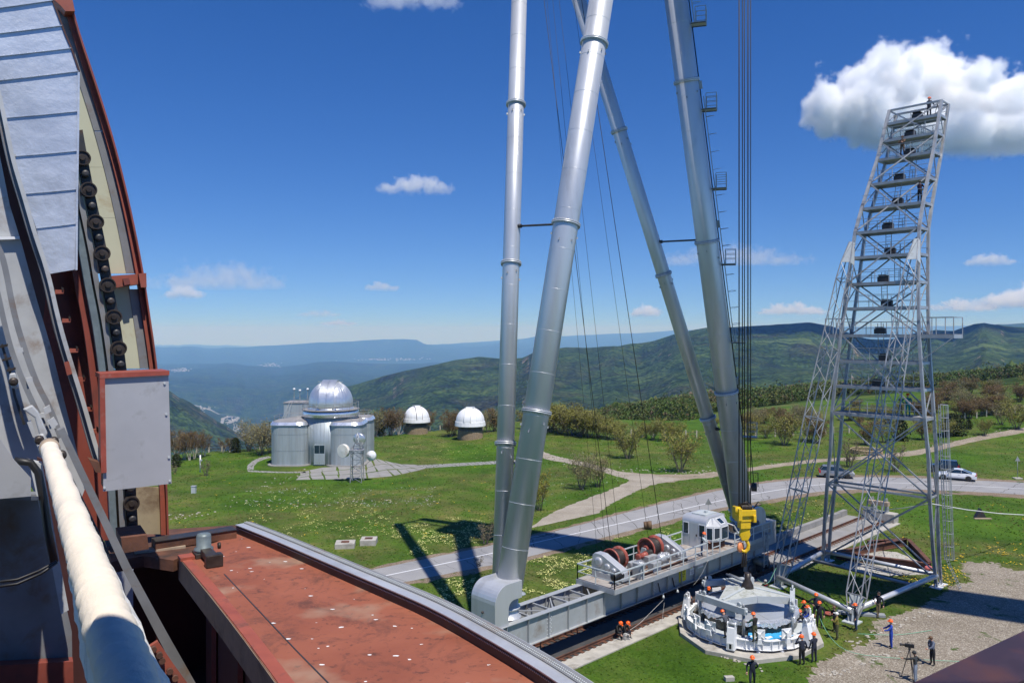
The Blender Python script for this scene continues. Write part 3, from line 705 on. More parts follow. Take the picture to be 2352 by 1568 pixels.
# overhead bridge
BD = (UU*0.28+NN*0.96).normalized(); BS = V((-BD.y, BD.x, 0))
BR = Frame(V((A.x, A.y, 0)), BD, BS)
def bridge():
    b = MB(); b.fbox(BR, -2.6, 56, -2.5, -1.2, 53.0, 55.6); b.fbox(BR, -2.6, 56, 1.2, 2.5, 53.0, 55.6); b.fbox(BR, -2.5, 55.9, -2.3, 2.3, 55.6, 55.8)
    o = obj('bridge_girder', b, M('girder_grey'), crane)
    b = MB(); b.fbox(BR, 4.5, 9.5, -1.1, 1.1, 53.4, 55.5); obj('trolley', b, M('steel_grey'), crane)
    b = MB(); b.obox(V((A.x,A.y,52.9)), NN*1.2, UU*2.6, V((0,0,0.4))); obj('leg_head', b, M('girder_grey'), crane)
    t0 = NBt.lerp(T,0.88); t1 = FBt.lerp(T,0.88); b = MB(); b.tube([t0, t1], 0.16, 8); b.tube([(t0+t1)/2, V((A.x,A.y,53.2))], 0.16, 8); obj('back_stay', b, M('girder_grey'), crane)
    for s_ in (-12.5, 12.5):                                            # legs on the far side of the telescope hall
        q = BR(50, 0, 53); p = V((q.x, q.y, 0))+UU*s_; b = MB(); b.lathe(p, [(0.79,0),(0.79,(q-p).length)], 24, (q-p)); obj('leg', b, M('alu_paint'), crane)
bridge()

# ladder and landings on the far thick leg
LAX = (A-FB).normalized(); LSD = (NN*0.86+UU*0.5).normalized(); LSD = (LSD-LAX*LSD.dot(LAX)).normalized(); LTG = LAX.cross(LSD).normalized()
ly = [1005, 790, 612, 440, 260, 65, -110]
pts = [onleg(FB, A, y) for y in ly]
for i, p in enumerate(pts):
    c = p+LSD*1.45; fr = Frame(c, LSD-V((0,0,LSD.z)), None)
    b = MB(); b.fbox(fr, -0.62, 0.45, -0.45, 0.45, -0.04, 0); land = obj('ladder_landing', b, M('steel_grey'), crane)
    for a_, b_ in ((0.45,-0.45),(0.45,0.45),(-0.3,0.45),(-0.3,-0.45)):
        k = MB(); k.beam(fr(a_,b_,0), fr(a_,b_,1.1), 0.045); obj('rail_post', k, M('steel_grey'), land)
    for z in (0.4, 0.75, 1.1):
        k = MB(); k.beam(fr(-0.3,-0.45,z), fr(0.45,-0.45,z), 0.035); k.beam(fr(0.45,-0.45,z), fr(0.45,0.45,z), 0.035); k.beam(fr(0.45,0.45,z), fr(-0.3,0.45,z), 0.035); obj('rail', k, M('steel_grey'), land)
    k = MB(); k.beam(fr(-0.62,-0.4,-0.06), fr(0.45,-0.4,-0.06), 0.06); k.beam(fr(-0.62,0.4,-0.06), fr(0.45,0.4,-0.06), 0.06); obj('bracket_arm', k, M('dark_steel'), land)
    if i < len(pts)-1:
        q = pts[i+1]+LSD*(1.08 if i % 1 == 0 else 1.2); p0 = p+LSD*1.08
        if i in (0, 4): continue
        k = MB(); k.beam(p0+LTG*0.2, q+LTG*0.2+LAX*1.0, 0.04); k.beam(p0-LTG*0.2, q-LTG*0.2+LAX*1.0, 0.04); lad = obj('ladder', k, M('steel_grey'), crane)
        nr = int((q-p0).length/0.32)
        for j in range(nr):
            c = p0+(q-p0)*(j+0.5)/nr; r_ = MB(); r_.beam(c+LTG*0.2, c-LTG*0.2, 0.028); obj('rung', r_, M('steel_grey'), lad)
        for j in range(4, nr, 4):
            c = p0+(q-p0)*(j+0.5)/nr; r_ = MB(); r_.tube([c+LTG*0.2, c+LTG*0.32+LSD*0.3, c+LSD*0.62, c-LTG*0.32+LSD*0.3, c-LTG*0.2], 0.016, 5); obj('safety_hoop', r_, M('steel_grey'), lad)
b = MB(); b.tube([onleg(FB,A,990)+LSD*0.88+LTG*0.5, onleg(FB,A,-200)+LSD*0.88+LTG*0.5], 0.045, 6); obj('cable_conduit', b, M('black'), crane)
for y in (200, 520, 880):
    c = onleg(FB, A, y)+LSD*0.95+LTG*0.45; b = MB(); b.obox(c, LAX*0.28, LSD*0.12, LTG*0.15); obj('junction_box', b, M('steel_grey'), crane)

# bogies under both ends
def bogie(s0):
    b = MB(); b.fbox(CR, s0-1.0, s0+1.0, -33.9, -32.1, 1.0, ZB-0.036); o = obj('bogie', b, M('steel_grey'), crane)
    for ds in (-1.15, 0.0, 1.15):
        for n0 in (-33.98, -31.78):
            w = MB(); w.lathe(CR(s0+ds, n0-0.09, 0.62), [(0.12,0),(0.45,0.0),(0.45,0.04),(0.40,0.04),(0.40,0.18),(0.12,0.18)], 24, NN); obj('wheel', w, M('dark_steel'), o)
    for n0 in (-33.7, -32.1):
        k = MB(); k.fbox(CR, s0-1.7, s0+1.7, n0-0.14, n0+0.14, 0.5, 1.02); obj('side_frame', k, M('steel_grey'), o)
    k = MB(); k.lathe(CR(s0-0.5,-31.95,1.2), [(0.05,0),(0.3,0.02),(0.3,0.75),(0.2,0.85)], 16, NN); k.fbox(CR, s0+0.2, s0+0.9, -31.95, -31.45, 0.85, 1.4); obj('drive_motor', k, M('motor_grey'), o)
bogie(31.2); bogie(58.2)
b = MB(); b.fbox(CR, 57.0, 61.2, -34.1, -31.9, 2.0, 3.9); b.fbox(CR, 61.2, 61.9, -33.4, -32.6, 1.6, 2.4); obj('counterweight_box', b, M('steel_grey'), crane, bevel=0.04)

# walkway deck, toe boards and railing
ZD = 3.30
b = MB(); b.fbox(CR, 38.7, 58.9, -34.25, -31.05, ZD-0.05, ZD); deck = obj('walkway_deck', b, M('deck') if 'deck' in MATS else pm('deck', (0.36,0.335,0.31), 0.8, 0.1, 0.15, 2.0, (0.22,0.13,0.08), 0.5, 1.2), crane)
for (s0,n0),(s1,n1) in (((38.7,-31.04),(58.9,-31.04)),((38.7,-34.26),(58.9,-34.26)),((38.69,-34.25),(38.69,-31.05))):
    b = MB(); b.beam(CR(s0,n0,ZD-0.13), CR(s1,n1,ZD-0.13), 0.035, 0.32); obj('fascia', b, M('girder_grey'), deck)
s = 39.4
while s < 58.6:
    b = MB(); b.fbox(CR, s-0.04, s+0.04, -34.2, -31.1, ZD-0.24, ZD-0.052); obj('joist', b, M('girder_grey'), deck); s += 1.4
def railing(p, q, step=1.45, h=1.02):
    L = (q-p).length; k = max(1, round(L/step))
    top = MB(); top.beam(p+V((0,0,h)), q+V((0,0,h)), 0.075); r = obj('handrail', top, M('pale_grey'), crane)
    m_ = MB(); m_.beam(p+V((0,0,h*0.5)), q+V((0,0,h*0.5)), 0.05); obj('mid_rail', m_, M('pale_grey'), r)
    for i in range(k+1):
        c = p+(q-p)*i/k; b = MB(); b.beam(c-V((0,0,0.28)), c+V((0,0,h-0.03)), 0.07); obj('post', b, M('pale_grey'), r)
railing(CR(38.75,-31.09,ZD), CR(49.4,-31.09,ZD)); railing(CR(50.1,-31.09,ZD), CR(51.1,-31.09,ZD)); railing(CR(53.2,-31.09,ZD), CR(58.8,-31.09,ZD))
railing(CR(38.75,-34.2,ZD), CR(50.8,-34.2,ZD)); railing(CR(38.75,-34.2,ZD), CR(38.75,-31.09,ZD), 1.5)
# access ladder at the end of the deck
b = MB(); b.beam(CR(58.0,-30.95,0.9), CR(58.0,-30.95,4.2), 0.06); b.beam(CR(57.4,-30.95,0.9), CR(57.4,-30.95,4.2), 0.06); lad = obj('access_ladder', b, M('girder_grey'), crane)
for j in range(9): b = MB(); b.beam(CR(57.4,-30.95,1.1+j*0.33), CR(58.0,-30.95,1.1+j*0.33), 0.035); obj('rung', b, M('girder_grey'), lad)

# winches
def winch(s0, r, w, gear_side, gs):
    c = CR(s0, -33.45, ZD+0.92)
    b = MB(); b.lathe(c, [(r*0.78,-w),(r*0.78,w)], 32, UU); d = obj('rope_drum', b, M('cable_coil') if 'cable_coil' in MATS else coil_mat(), crane)
    for sg in (-1, 1):
        f = MB(); f.lathe(c+UU*(sg*w), [(0.16,-0.05),(r,-0.05),(r,0.05),(r*0.86,0.05),(r*0.84,0.0),(r*0.3,0.0),(r*0.28,0.10),(0.16,0.10)], 36, UU*sg); obj('drum_flange', f, M('drum_red'), d)
        f = MB(); f.prism([c+UU*(sg*(w+0.2))+NN*a+V((0,0,z)) for a, z in ((-0.42,-0.83),(0.42,-0.83),(0.16,0.1),(-0.16,0.1))], UU*(sg*0.12)); obj('bearing_stand', f, M('alu_paint'), d)
    # gear case: a sloping box along n with round bosses
    pr_ = [(-34.15,ZD+0.35),(-34.15,ZD+1.35),(-33.95,ZD+1.52),(-33.35,ZD+1.50),(-31.75,ZD+0.80),(-31.62,ZD+0.60),(-31.62,ZD+0.30)]
    g = MB(); g.prism([CR(gs, n, z) for n, z in pr_], UU*0.62); ge = obj('gear_case', g, M('alu_paint'), crane, bevel=0.03)
    for n, z, rr in ((-33.6,ZD+0.98,0.33),(-32.85,ZD+0.78,0.24),(-32.3,ZD+0.66,0.18),(-31.9,ZD+0.52,0.13)):
        q = MB(); q.lathe(CR(gs, n, z), [(rr,0),(rr,0.08),(rr*0.5,0.12)], 20, -UU); obj('bearing_cap', q, M('alu_paint'), ge)
    g = MB(); g.fbox(CR, gs-0.1, gs+0.72, -34.1, -31.6, ZD, ZD+0.34); obj('gear_base', g, M('girder_grey'), ge)
def coil_mat():
    m, nt, b = newmat('cable_coil'); g = nd(nt, 'ShaderNodeNewGeometry'); mp = nd(nt, 'ShaderNodeMapping')
    mp.inputs['Rotation'].default_value = (0, 0, -atan2(UU.y, UU.x)); nt.links.new(g.outputs['Position'], mp.inputs['Vector'])
    w = nd(nt, 'ShaderNodeTexWave'); w.inputs['Scale'].default_value = 6.0; w.inputs['Distortion'].default_value = 0.3; nt.links.new(mp.outputs[0], w.inputs['Vector'])
    nt.links.new(ramp(nt, w.outputs['Fac'], [(0.1,(0.02,0.017,0.015)),(0.9,(0.075,0.065,0.058))]).outputs[0], b.inputs['Base Color']); b.inputs['Roughness'].default_value = 0.5
    bp = nd(nt, 'ShaderNodeBump'); bp.inputs['Distance'].default_value = 0.03; nt.links.new(w.outputs['Fac'], bp.inputs['Height']); nt.links.new(bp.outputs[0], b.inputs['Normal']); return m
winch(41.75, 0.76, 0.46, -1, 40.2); winch(45.75, 0.78, 0.52, 1, 46.9)
def motor(s0, n0, z, L=0.8, r=0.24, mt='alu_paint', ax=None):
    ax = ax or UU; c = CR(s0, n0, z)
    b = MB(); b.lathe(c, [(0.06,-0.1),(r*0.8,-0.08),(r,0),(r,L),(r*0.75,L+0.1),(0.05,L+0.12)], 18, ax); o = obj('motor', b, M(mt), crane)
    for k in range(5): q = MB(); q.lathe(c+ax*(0.12+k*L*0.17), [(r+0.002,0),(r+0.03,0),(r+0.03,0.05),(r+0.002,0.05)], 18, ax, cap=False); obj('cooling_rib', q, M(mt), o)
    q = MB(); q.obox(c+ax*(L/2)-V((0,0,(z-ZD)/2+r*0.3)), ax*(L*0.4), ax.cross(V((0,0,1)))*r*0.7, V((0,0,(z-ZD)/2-r*0.3))); obj('foot', q, M('girder_grey'), o)
motor(39.6, -31.85, ZD+0.45, 0.8, 0.26, 'black'); motor(42.1, -32.2, ZD+0.5, 0.9, 0.3); motor(45.0, -32.15, ZD+0.5, 0.95, 0.32); motor(47.0, -32.3, ZD+0.5, 0.6, 0.26)
def plastic_wrap():
    m = pm('plastic_film', (0.30,0.31,0.33), 0.22, 0.3, 0.3, 5.0, bump=0.9, bscale=5); return m
plastic_wrap()
for s0 in (42.7, 45.6):
    b = MB(); b.ico(CR(s0,-32.15,ZD+0.55), 0.45, 2, 0.13, sq=(1.1,0.9,0.8)); obj('plastic_wrapped_brake', b, M('plastic_film'), crane)
for s0, n0, w_, d_, h_ in ((43.9,-31.75,0.45,0.5,0.62),(44.6,-32.7,0.5,0.6,0.75),(41.8,-31.55,0.16,0.7,1.0),(47.2,-33.6,0.5,0.5,0.9),(43.2,-33.0,0.4,0.5,0.5)):
    b = MB(); b.fbox(CR, s0-w_, s0+w_, n0-d_/2, n0+d_/2, ZD, ZD+h_); obj('control_cabinet', b, M('girder_grey'), crane, bevel=0.02)
b = MB(); b.lathe(CR(43.6,-32.95,ZD+0.75), [(0.05,0),(0.24,0.0),(0.24,0.05),(0.19,0.05),(0.19,0.85),(0.24,0.85),(0.24,0.9),(0.05,0.9)], 20, UU); obj('small_drum', b, M('drum_red'), crane)
b = MB(); b.lathe(CR(44.55,-32.95,ZD+0.8), [(0.05,0),(0.22,0),(0.22,0.55),(0.05,0.55)], 20, UU); obj('small_drum', b, M('cable_coil'), crane)
for n0 in (-31.6, -32.5): b = MB(); b.fbox(CR, 41.7, 47.6, n0-0.05, n0+0.05, ZD+0.002, ZD+0.14); obj('machine_rail', b, M('rust'), deck)
b = MB(); b.tube([CR(39.2,-31.7,ZD+0.05), CR(39.4,-31.6,ZD+0.4), CR(39.7,-31.55,ZD+0.25), CR(40.2,-31.5,ZD+0.05), CR(41.5,-31.4,ZD+0.04)], 0.03, 6); obj('power_cable', b, M('black'), crane)

# cab
def cab():
    root_z = ZD; Z = V((0,0,1)); s0, s1, n0, n1 = 51.0, 53.6, -34.3, -32.2
    prof = [(s1,root_z+0.001),(s1,root_z+2.28)]                          # section along the track, rounded at the front top edge
    for k in range(7): a = pi/2+(pi/2)*k/6; prof.append((s0+0.45+0.45*cos(a), root_z+1.85+0.45*sin(a)))
    prof.append((s0, root_z+0.001))
    b = MB(); b.prism([CR(s,n0,z) for s, z in prof], NN*(n1-n0)); o = obj('cab', b, M('alu_paint'), crane)
    z0, z1, z2 = root_z+0.60, root_z+1.72, root_z+2.25
    ring = [(s0,n1),(51.22,-31.72),(51.8,-31.45),(52.9,-31.45),(53.6,n1)]
    top = [(s0+0.3,n1),(51.6,n1+0.02),(51.9,n1+0.03),(52.7,n1+0.03),(53.4,n1)]; n = len(ring); b = MB()
    b.v = [CR(s,q,z0) for s,q in ring]+[CR(s,q,z1) for s,q in ring]+[CR(s,q,z2) for s,q in top]
    b.face(list(range(n)))
    for i in range(n-1): b.face([i,i+1,n+i+1,n+i]); b.face([n+i,n+i+1,2*n+i+1,2*n+i])
    b.face([0,n,2*n,3*n-1,2*n-1,n-1]); bay = obj('cab_bay', b, M('alu_paint'), crane)
    bm = bmesh.new(); bm.from_mesh(bay.data); bmesh.ops.recalc_face_normals(bm, faces=bm.faces[:]); bm.to_mesh(bay.data); bm.free()
    low = [(s0+0.05,n1),(51.4,-31.9),(51.9,-31.7),(52.8,-31.7),(53.5,n1)]
    b = MB(); b.prism([CR(s,q,ZD+0.001) for s,q in low], V((0,0,0.60))); obj('cab_skirt', b, M('rust'), crane)
    def pane(p, right, w, h, par=o, up=Z):
        right, up = V(right).normalized(), V(up).normalized(); nrm = right.cross(up); c = V((p.x,p.y,p.z))
        if nrm.dot(c-CR(52.3,-33.0,root_z+1.2)) < 0: nrm = -nrm
        f = MB(); f.obox(p+nrm*0.012, right*(w/2+0.05), up*(h/2+0.05), nrm*0.018); fr = obj('window_frame', f, M('white_paint'), par)
        g = MB(); g.obox(p+nrm*0.03, right*(w/2), up*(h/2), nrm*0.006); obj('pane', g, M('glass_dark'), fr)
    pane(CR(s0,-33.95,root_z+1.35), NN, 0.40, 0.80); pane(CR(s0,-32.55,root_z+1.32), NN, 0.45, 0.85)
    d = MB(); d.fbox(CR, s0-0.025, s0, -33.6, -32.9, root_z+0.04, root_z+1.8); dr = obj('cab_door', d, M('alu_paint'), o); h = MB(); h.fbox(CR, s0-0.08, s0-0.025, -33.05, -32.97, root_z+0.85, root_z+1.0); obj('handle', h, M('dark_steel'), dr)
    for i, w in ((0,0.40),(1,0.45),(2,0.85)):
        a, c = ring[i], ring[i+1]; pane(CR((a[0]+c[0])/2,(a[1]+c[1])/2,(z0+z1)/2+0.03), CR(a[0],a[1])-CR(c[0],c[1]), w, 0.85, bay)
    p4, p5 = CR(*ring[2],z1), CR(*ring[3],z1); q4, q5 = CR(*top[2],z2), CR(*top[3],z2); pane((p4+p5+q4+q5)/4, p4-p5, 0.5, 0.5, bay, (q4+q5)/2-(p4+p5)/2)
    a = CR(53.1,-31.5,z1); up = (V((0,0,-1))+UU*0.9).normalized(); rt = (NN*0.9-UU*0.2).normalized(); rt = (rt-up*rt.dot(up)).normalized(); f = MB(); m0 = a+up*0.62; nr = rt.cross(up)
    for sg in (-1, 1): f.obox(m0+rt*(sg*0.42), rt*0.06, up*0.62, nr*0.025); f.obox(m0+up*(sg*0.56), rt*0.48, up*0.06, nr*0.0255)
    fl = obj('window_flap', f, M('white_paint'), crane); g = MB(); g.obox(m0, rt*0.36, up*0.5, nr*0.006); obj('pane', g, M('glass_dark'), fl)
    b = MB(); b.fbox(CR, 51.7, 53.3, -33.9, -32.7, root_z+2.29, root_z+2.38); b.fbox(CR, 52.3, 52.5, -33.2, -33.0, root_z+2.38, root_z+2.55); obj('roof_box', b, M('pale_grey'), o)
    b = MB(); b.fbox(CR, 54.0, 54.8, -34.1, -33.3, ZD, ZD+1.7); obj('control_cabinet', b, M('girder_grey'), crane, bevel=0.02)
cab()

# notices on the front girder web
def sign(s0, s1, z0, z1, mt, lines, txtmat, deco=None):
    b = MB(); b.fbox(CR, s0, s1, -32.03, -32.0, z0, z1); o = obj('sign_plate', b, M(mt), crane)
    h = (z1-z0)
    for t, zz, size in lines:
        cu = bpy.data.curves.new('lettering', 'FONT'); cu.body = t; cu.align_x = 'CENTER'; cu.size = size; cu.extrude = 0.001
        tmp = bpy.data.objects.new('tmp', cu); me = bpy.data.meshes.new_from_object(tmp); bpy.data.objects.remove(tmp)
        me.materials.append(M(txtmat)); lo = link('lettering', me, crane)
        c = CR((s0+s1)/2, -31.996, z0+zz*h)-ORI[crane]
        lo.matrix_local = Matrix.Translation(c) @ Matrix(((UU.x,0,NN.x),(UU.y,0,NN.y),(0,1,0))).to_4x4()
        lo.parent = o
        lo.location = c
    return o
sign(50.1-2.9, 50.75-2.7, 1.72, 2.55, 'sign_yellow', [('СТОЙ',0.72,0.17),('ОПАСНАЯ',0.52,0.13),('ЗОНА',0.34,0.13)], 'black')
w = sign(48.55, 49.2, 1.95, 2.72, 'white_paint', [('РАБОТАТЬ',0.32,0.09),('ЗДЕСЬ',0.2,0.09),('ОПАСНО',0.08,0.09)], 'black')
b = MB(); b.prism([CR(48.62,-31.996,2.42),CR(48.86,-31.996,2.42),CR(48.74,-31.996,2.66)], NN*0.004); obj('warning_triangle', b, M('sign_yellow'), w)
b = MB(); b.lathe(CR(49.03,-31.998,2.54), [(0.085,0),(0.115,0),(0.115,0.005),(0.085,0.005)], 20, NN); obj('prohibition_ring', b, M('sign_red'), w)
sign(49.55, 50.3, 2.22, 2.68, 'white_paint', [('НЕ СТОЙ',0.58,0.11),('ПОД ГРУЗОМ',0.25,0.11)], 'sign_red')
for s0 in (45.0, 46.7):                                                 # floodlights on the lower flange
    b = MB(); b.fbox(CR, s0-0.05, s0+0.05, -31.9, -31.8, ZB-0.12, ZB+0.02); b.lathe(CR(s0,-31.8,ZB-0.42), [(0.10,0.1),(0.08,0.18),(0.04,0.3)], 14); obj('floodlight', b, M('pale_grey'), crane)
    b = MB(); b.beam(CR(s0-0.1,-31.99,ZB+0.05), CR(s0-0.35,-31.99,ZB+0.75), 0.07, 0.03); obj('lamp_bracket', b, M('dark_steel'), crane)

# wire ropes from the winches to the head of the crane
HEADS = [((1404,1262),(1225,-200),0.022), ((1392,1268),(1250,-200),0.013), ((1424,1262),(1262,-200),0.013), ((1490,1240),(1290,-200),0.013), ((1520,1236),(1306,-200),0.024), ((1372,1268),(1238,-200),0.011)]
for (x0,y0),(x1,y1),r in HEADS:
    p = PX(x0, y0, 55.5); q = PX(x1, y1, 57.5)
    b = MB(); b.tube([p, q], r, 6); obj('wire_rope', b, M('cable'), crane)
# hook block hanging on its ropes
HX = CR(46.15,-26.3,0)
hz = 10.6                                                               # height of the sheave block (set below)
hb = thing('hook_block', 'yellow multi-sheave crane hook block hanging on steel ropes above the mirror', 'hook block', V((HX.x,HX.y,4.6)))
def hookz(y): return CH-(y-HY)/F*HX.y
FR_ = Frame(HX, V((1,0.15,0)).normalized()); FRv = lambda x, y: V((HX.x+(x-1714)/F*HX.y, HX.y, hookz(y)))
ZB1 = hookz(1185)
for i, dx in enumerate((-0.42,-0.33,-0.30,-0.15,-0.12,-0.05,-0.02,0.05,0.08,0.18,0.28,0.40,0.43)):
    p = HX+V((dx*0.9,(i%3-1)*0.16,ZB1)); q = V((HX.x+dx*0.9, HX.y+(i%3-1)*0.16, 53.6))
    b = MB(); b.tube([p, q], 0.016 if i % 4 else 0.028, 6); obj('hoist_rope', b, M('cable'), hb)
for i in range(8):
    c = HX+V((-0.22+i*0.085, 0, hookz(1166))); b = MB(); b.lathe(c, [(0.06,-0.03),(0.30,-0.03),(0.34,-0.035),(0.34,-0.02),(0.27,0),(0.34,0.02),(0.34,0.035),(0.06,0.03)], 20, V((1,0.15,0))); obj('sheave', b, M('greased'), hb)
def hbox(x0, x1, y0, y1, dep, nm='hook_housing', mt='crane_yellow', yo=0):
    p, q = FRv(x0, y1), FRv(x1, y0); c = (p+q)/2+V((0,yo,0)); b = MB(); b.obox(c, FR_.a*((q.x-p.x)/2), FR_.b*dep, V((0,0,(q.z-p.z)/2))); return obj(nm, b, M(mt), hb, bevel=0.03)
hbox(1694,1737,1168,1182,0.42); hbox(1695,1735,1182,1196,0.30); hbox(1702,1727,1196,1212,0.26); hbox(1694,1703,1164,1192,0.5,yo=-0.02); hbox(1729,1736,1180,1196,0.46)
b = MB(); b.lathe(FRv(1699,1172)+V((0,-0.15,0)), [(0.03,-0.14),(0.27,-0.14),(0.3,-0.1),(0.3,0.1),(0.27,0.14),(0.03,0.14)], 24, V((1,-0.6,0))); obj('side_sheave', b, M('crane_yellow'), hb)
b = MB(); b.prism([FRv(x,y)+V((0,-0.16,0)) for x,y in ((1706,1212),(1726,1212),(1728,1228),(1722,1240),(1708,1240),(1703,1228))], V((0,0.32,0))); obj('swivel', b, M('crane_yellow'), hb, bevel=0.04)
hk = [(1715,1236),(1720,1241),(1724,1250),(1723,1260),(1718,1266),(1711,1265),(1707,1259)]
b = MB(); b.tube([FRv(*p) for p in hk], [0.11,0.11,0.12,0.13,0.12,0.09,0.04], 12); obj('hook', b, M('crane_yellow'), hb)
b = MB(); b.lathe(FRv(1706,1256), [(0.05,-0.09),(0.3,-0.09),(0.34,0),(0.3,0.09),(0.05,0.09)], 20, V((0.7,-0.7,0)) ); obj('hook_cheek', b, M('hook_orange'), hb)
for pl in (((1702,1158),(1718,1150),(1727,1165)), ((1733,1166),(1745,1150),(1752,1157),(1738,1160))):
    b = MB(); b.tube([FRv(*p)+V((0,-0.2,0)) for p in pl], 0.045, 6); obj('rope_guard', b, M('greased'), hb)
sl = [(-0.16,0),(-0.1,0.05),(-0.04,-0.04),(0.04,0.05),(0.1,-0.03),(0.16,0.03)]
for dx, dy in sl:
    b = MB(); b.tube([FRv(1716,1266)+V((dx*0.8,dy,0)), V((HX.x+dx, HX.y+dy, 4.28))], 0.035, 6); obj('sling', b, M('greased'), hb)
# load limiter weight on the leg side ropes
bl = MB(); bl.lathe(PX(1732,1118,60), [(0.05,-0.22),(0.33,-0.2),(0.33,0.2),(0.05,0.22)], 20, V((1,-0.3,0))); bl.tube([PX(1732,1118,60), PX(1722,1000,60.5)], 0.03, 6); bl.beam(PX(1724,1085,60), PX(1741,1085,60), 0.05); bl.beam(PX(1741,1085,60), PX(1741,1118,60), 0.05); bl.tube([PX(1723,1120,60), PX(1723,1175,60)], 0.02, 5); obj('cable_reel', bl, M('black'), crane)
# ------------------------------------------------------------------ leaning lattice tower
tower = thing('lattice_tower', 'leaning grey lattice steel tower with many platforms propped by two lattice struts', 'tower', CR(64.4,-25.2,0))
SP = [(0,65.0),(3,64.4),(7,63.8),(13,63.4),(16.5,63.6),(20,63.9),(23.7,64.5),(27.7,65.3),(31,67.1),(34,69.1),(39.1,71.7),(40,72.2)]
LP = [(0,8.9),(7,7.9),(13,7.1),(20,5.9),(24,5.4),(27.7,5.0),(34,4.5),(40,4.2)]
DP = [(0,1.0),(6,1.5),(13,2.0),(24,2.1),(34,1.9),(40,1.7)]
def tw(side, back, z):                               # side -1 left / +1 right
    nc = interp([(0,-25.2),(10,-24.6)], z)
    return CR(interp(SP, z)+(interp(DP, z) if back else 0), nc+side*interp(LP, z)/2, z)
TM = M('tower_steel')
levels = [0.0,3.0,7.0,13.05,15.26,17.3,19.4,21.6,23.6,25.8,27.9,30.0,32.2,34.5,36.25,37.9,39.1]
for side in (-1, 1):
    for back in (0, 1):
        b = MB(); zz = [0,3,7,10,13.05,16.5,19.4,23.6,27.9,30.0,32.2,34.5,36.25,39.1]
        for z0, z1 in zip(zz, zz[1:]):
            b.beam(tw(side,back,z0), tw(side,back,z1)+(tw(side,back,z1)-tw(side,back,z0)).normalized()*0.03, 0.22, 0.22, UU)
        obj('leg', b, TM, tower)
        k = MB(); p = tw(side,back,0); k.obox(p+V((0,0,0.02)), UU*0.4, NN*0.4, V((0,0,0.03))); k.prism([p-UU*0.35+V((0,0,0.05)),p+UU*0.35+V((0,0,0.05)),p+V((0,0,0.7))], NN*0.03); obj('foot_plate', k, M('white_paint'), tower)
def bar(p, q, w, nm='brace', par=None, h=None): b = MB(); b.beam(p, q, w, h or w, UU); return obj(nm, b, TM, par or tower)
PL = [13.05,15.26,17.3,19.4,21.6,23.6,25.8,27.9,30.0,32.2,34.5,36.25,37.9]
# X bracing of the front and back faces
xz = [(0.6,7.0),(7.0,13.05),(13.05,19.4),(19.4,23.6),(23.6,27.9),(27.9,32.2),(32.2,36.0),(36.0,39.1)]
for z0, z1 in xz:
    for back in (0, 1):
        bar(tw(-1,back,z0), tw(1,back,z1), 0.10); bar(tw(1,back,z0), tw(-1,back,z1), 0.10)
for z in (7.0, 39.1):
    for back in (0, 1): bar(tw(-1,back,z), tw(1,back,z), 0.15, 'girt')
    for sd_ in (-1, 1): bar(tw(sd_,0,z), tw(sd_,1,z), 0.11, 'girt')
for i, (z0, z1) in enumerate(zip(levels, levels[1:])):                 # narrow sides
    for sd_ in (-1, 1):
        a, c = (0, 1) if i % 2 else (1, 0)
        bar(tw(sd_,a,z0), tw(sd_,c,z1), 0.065)
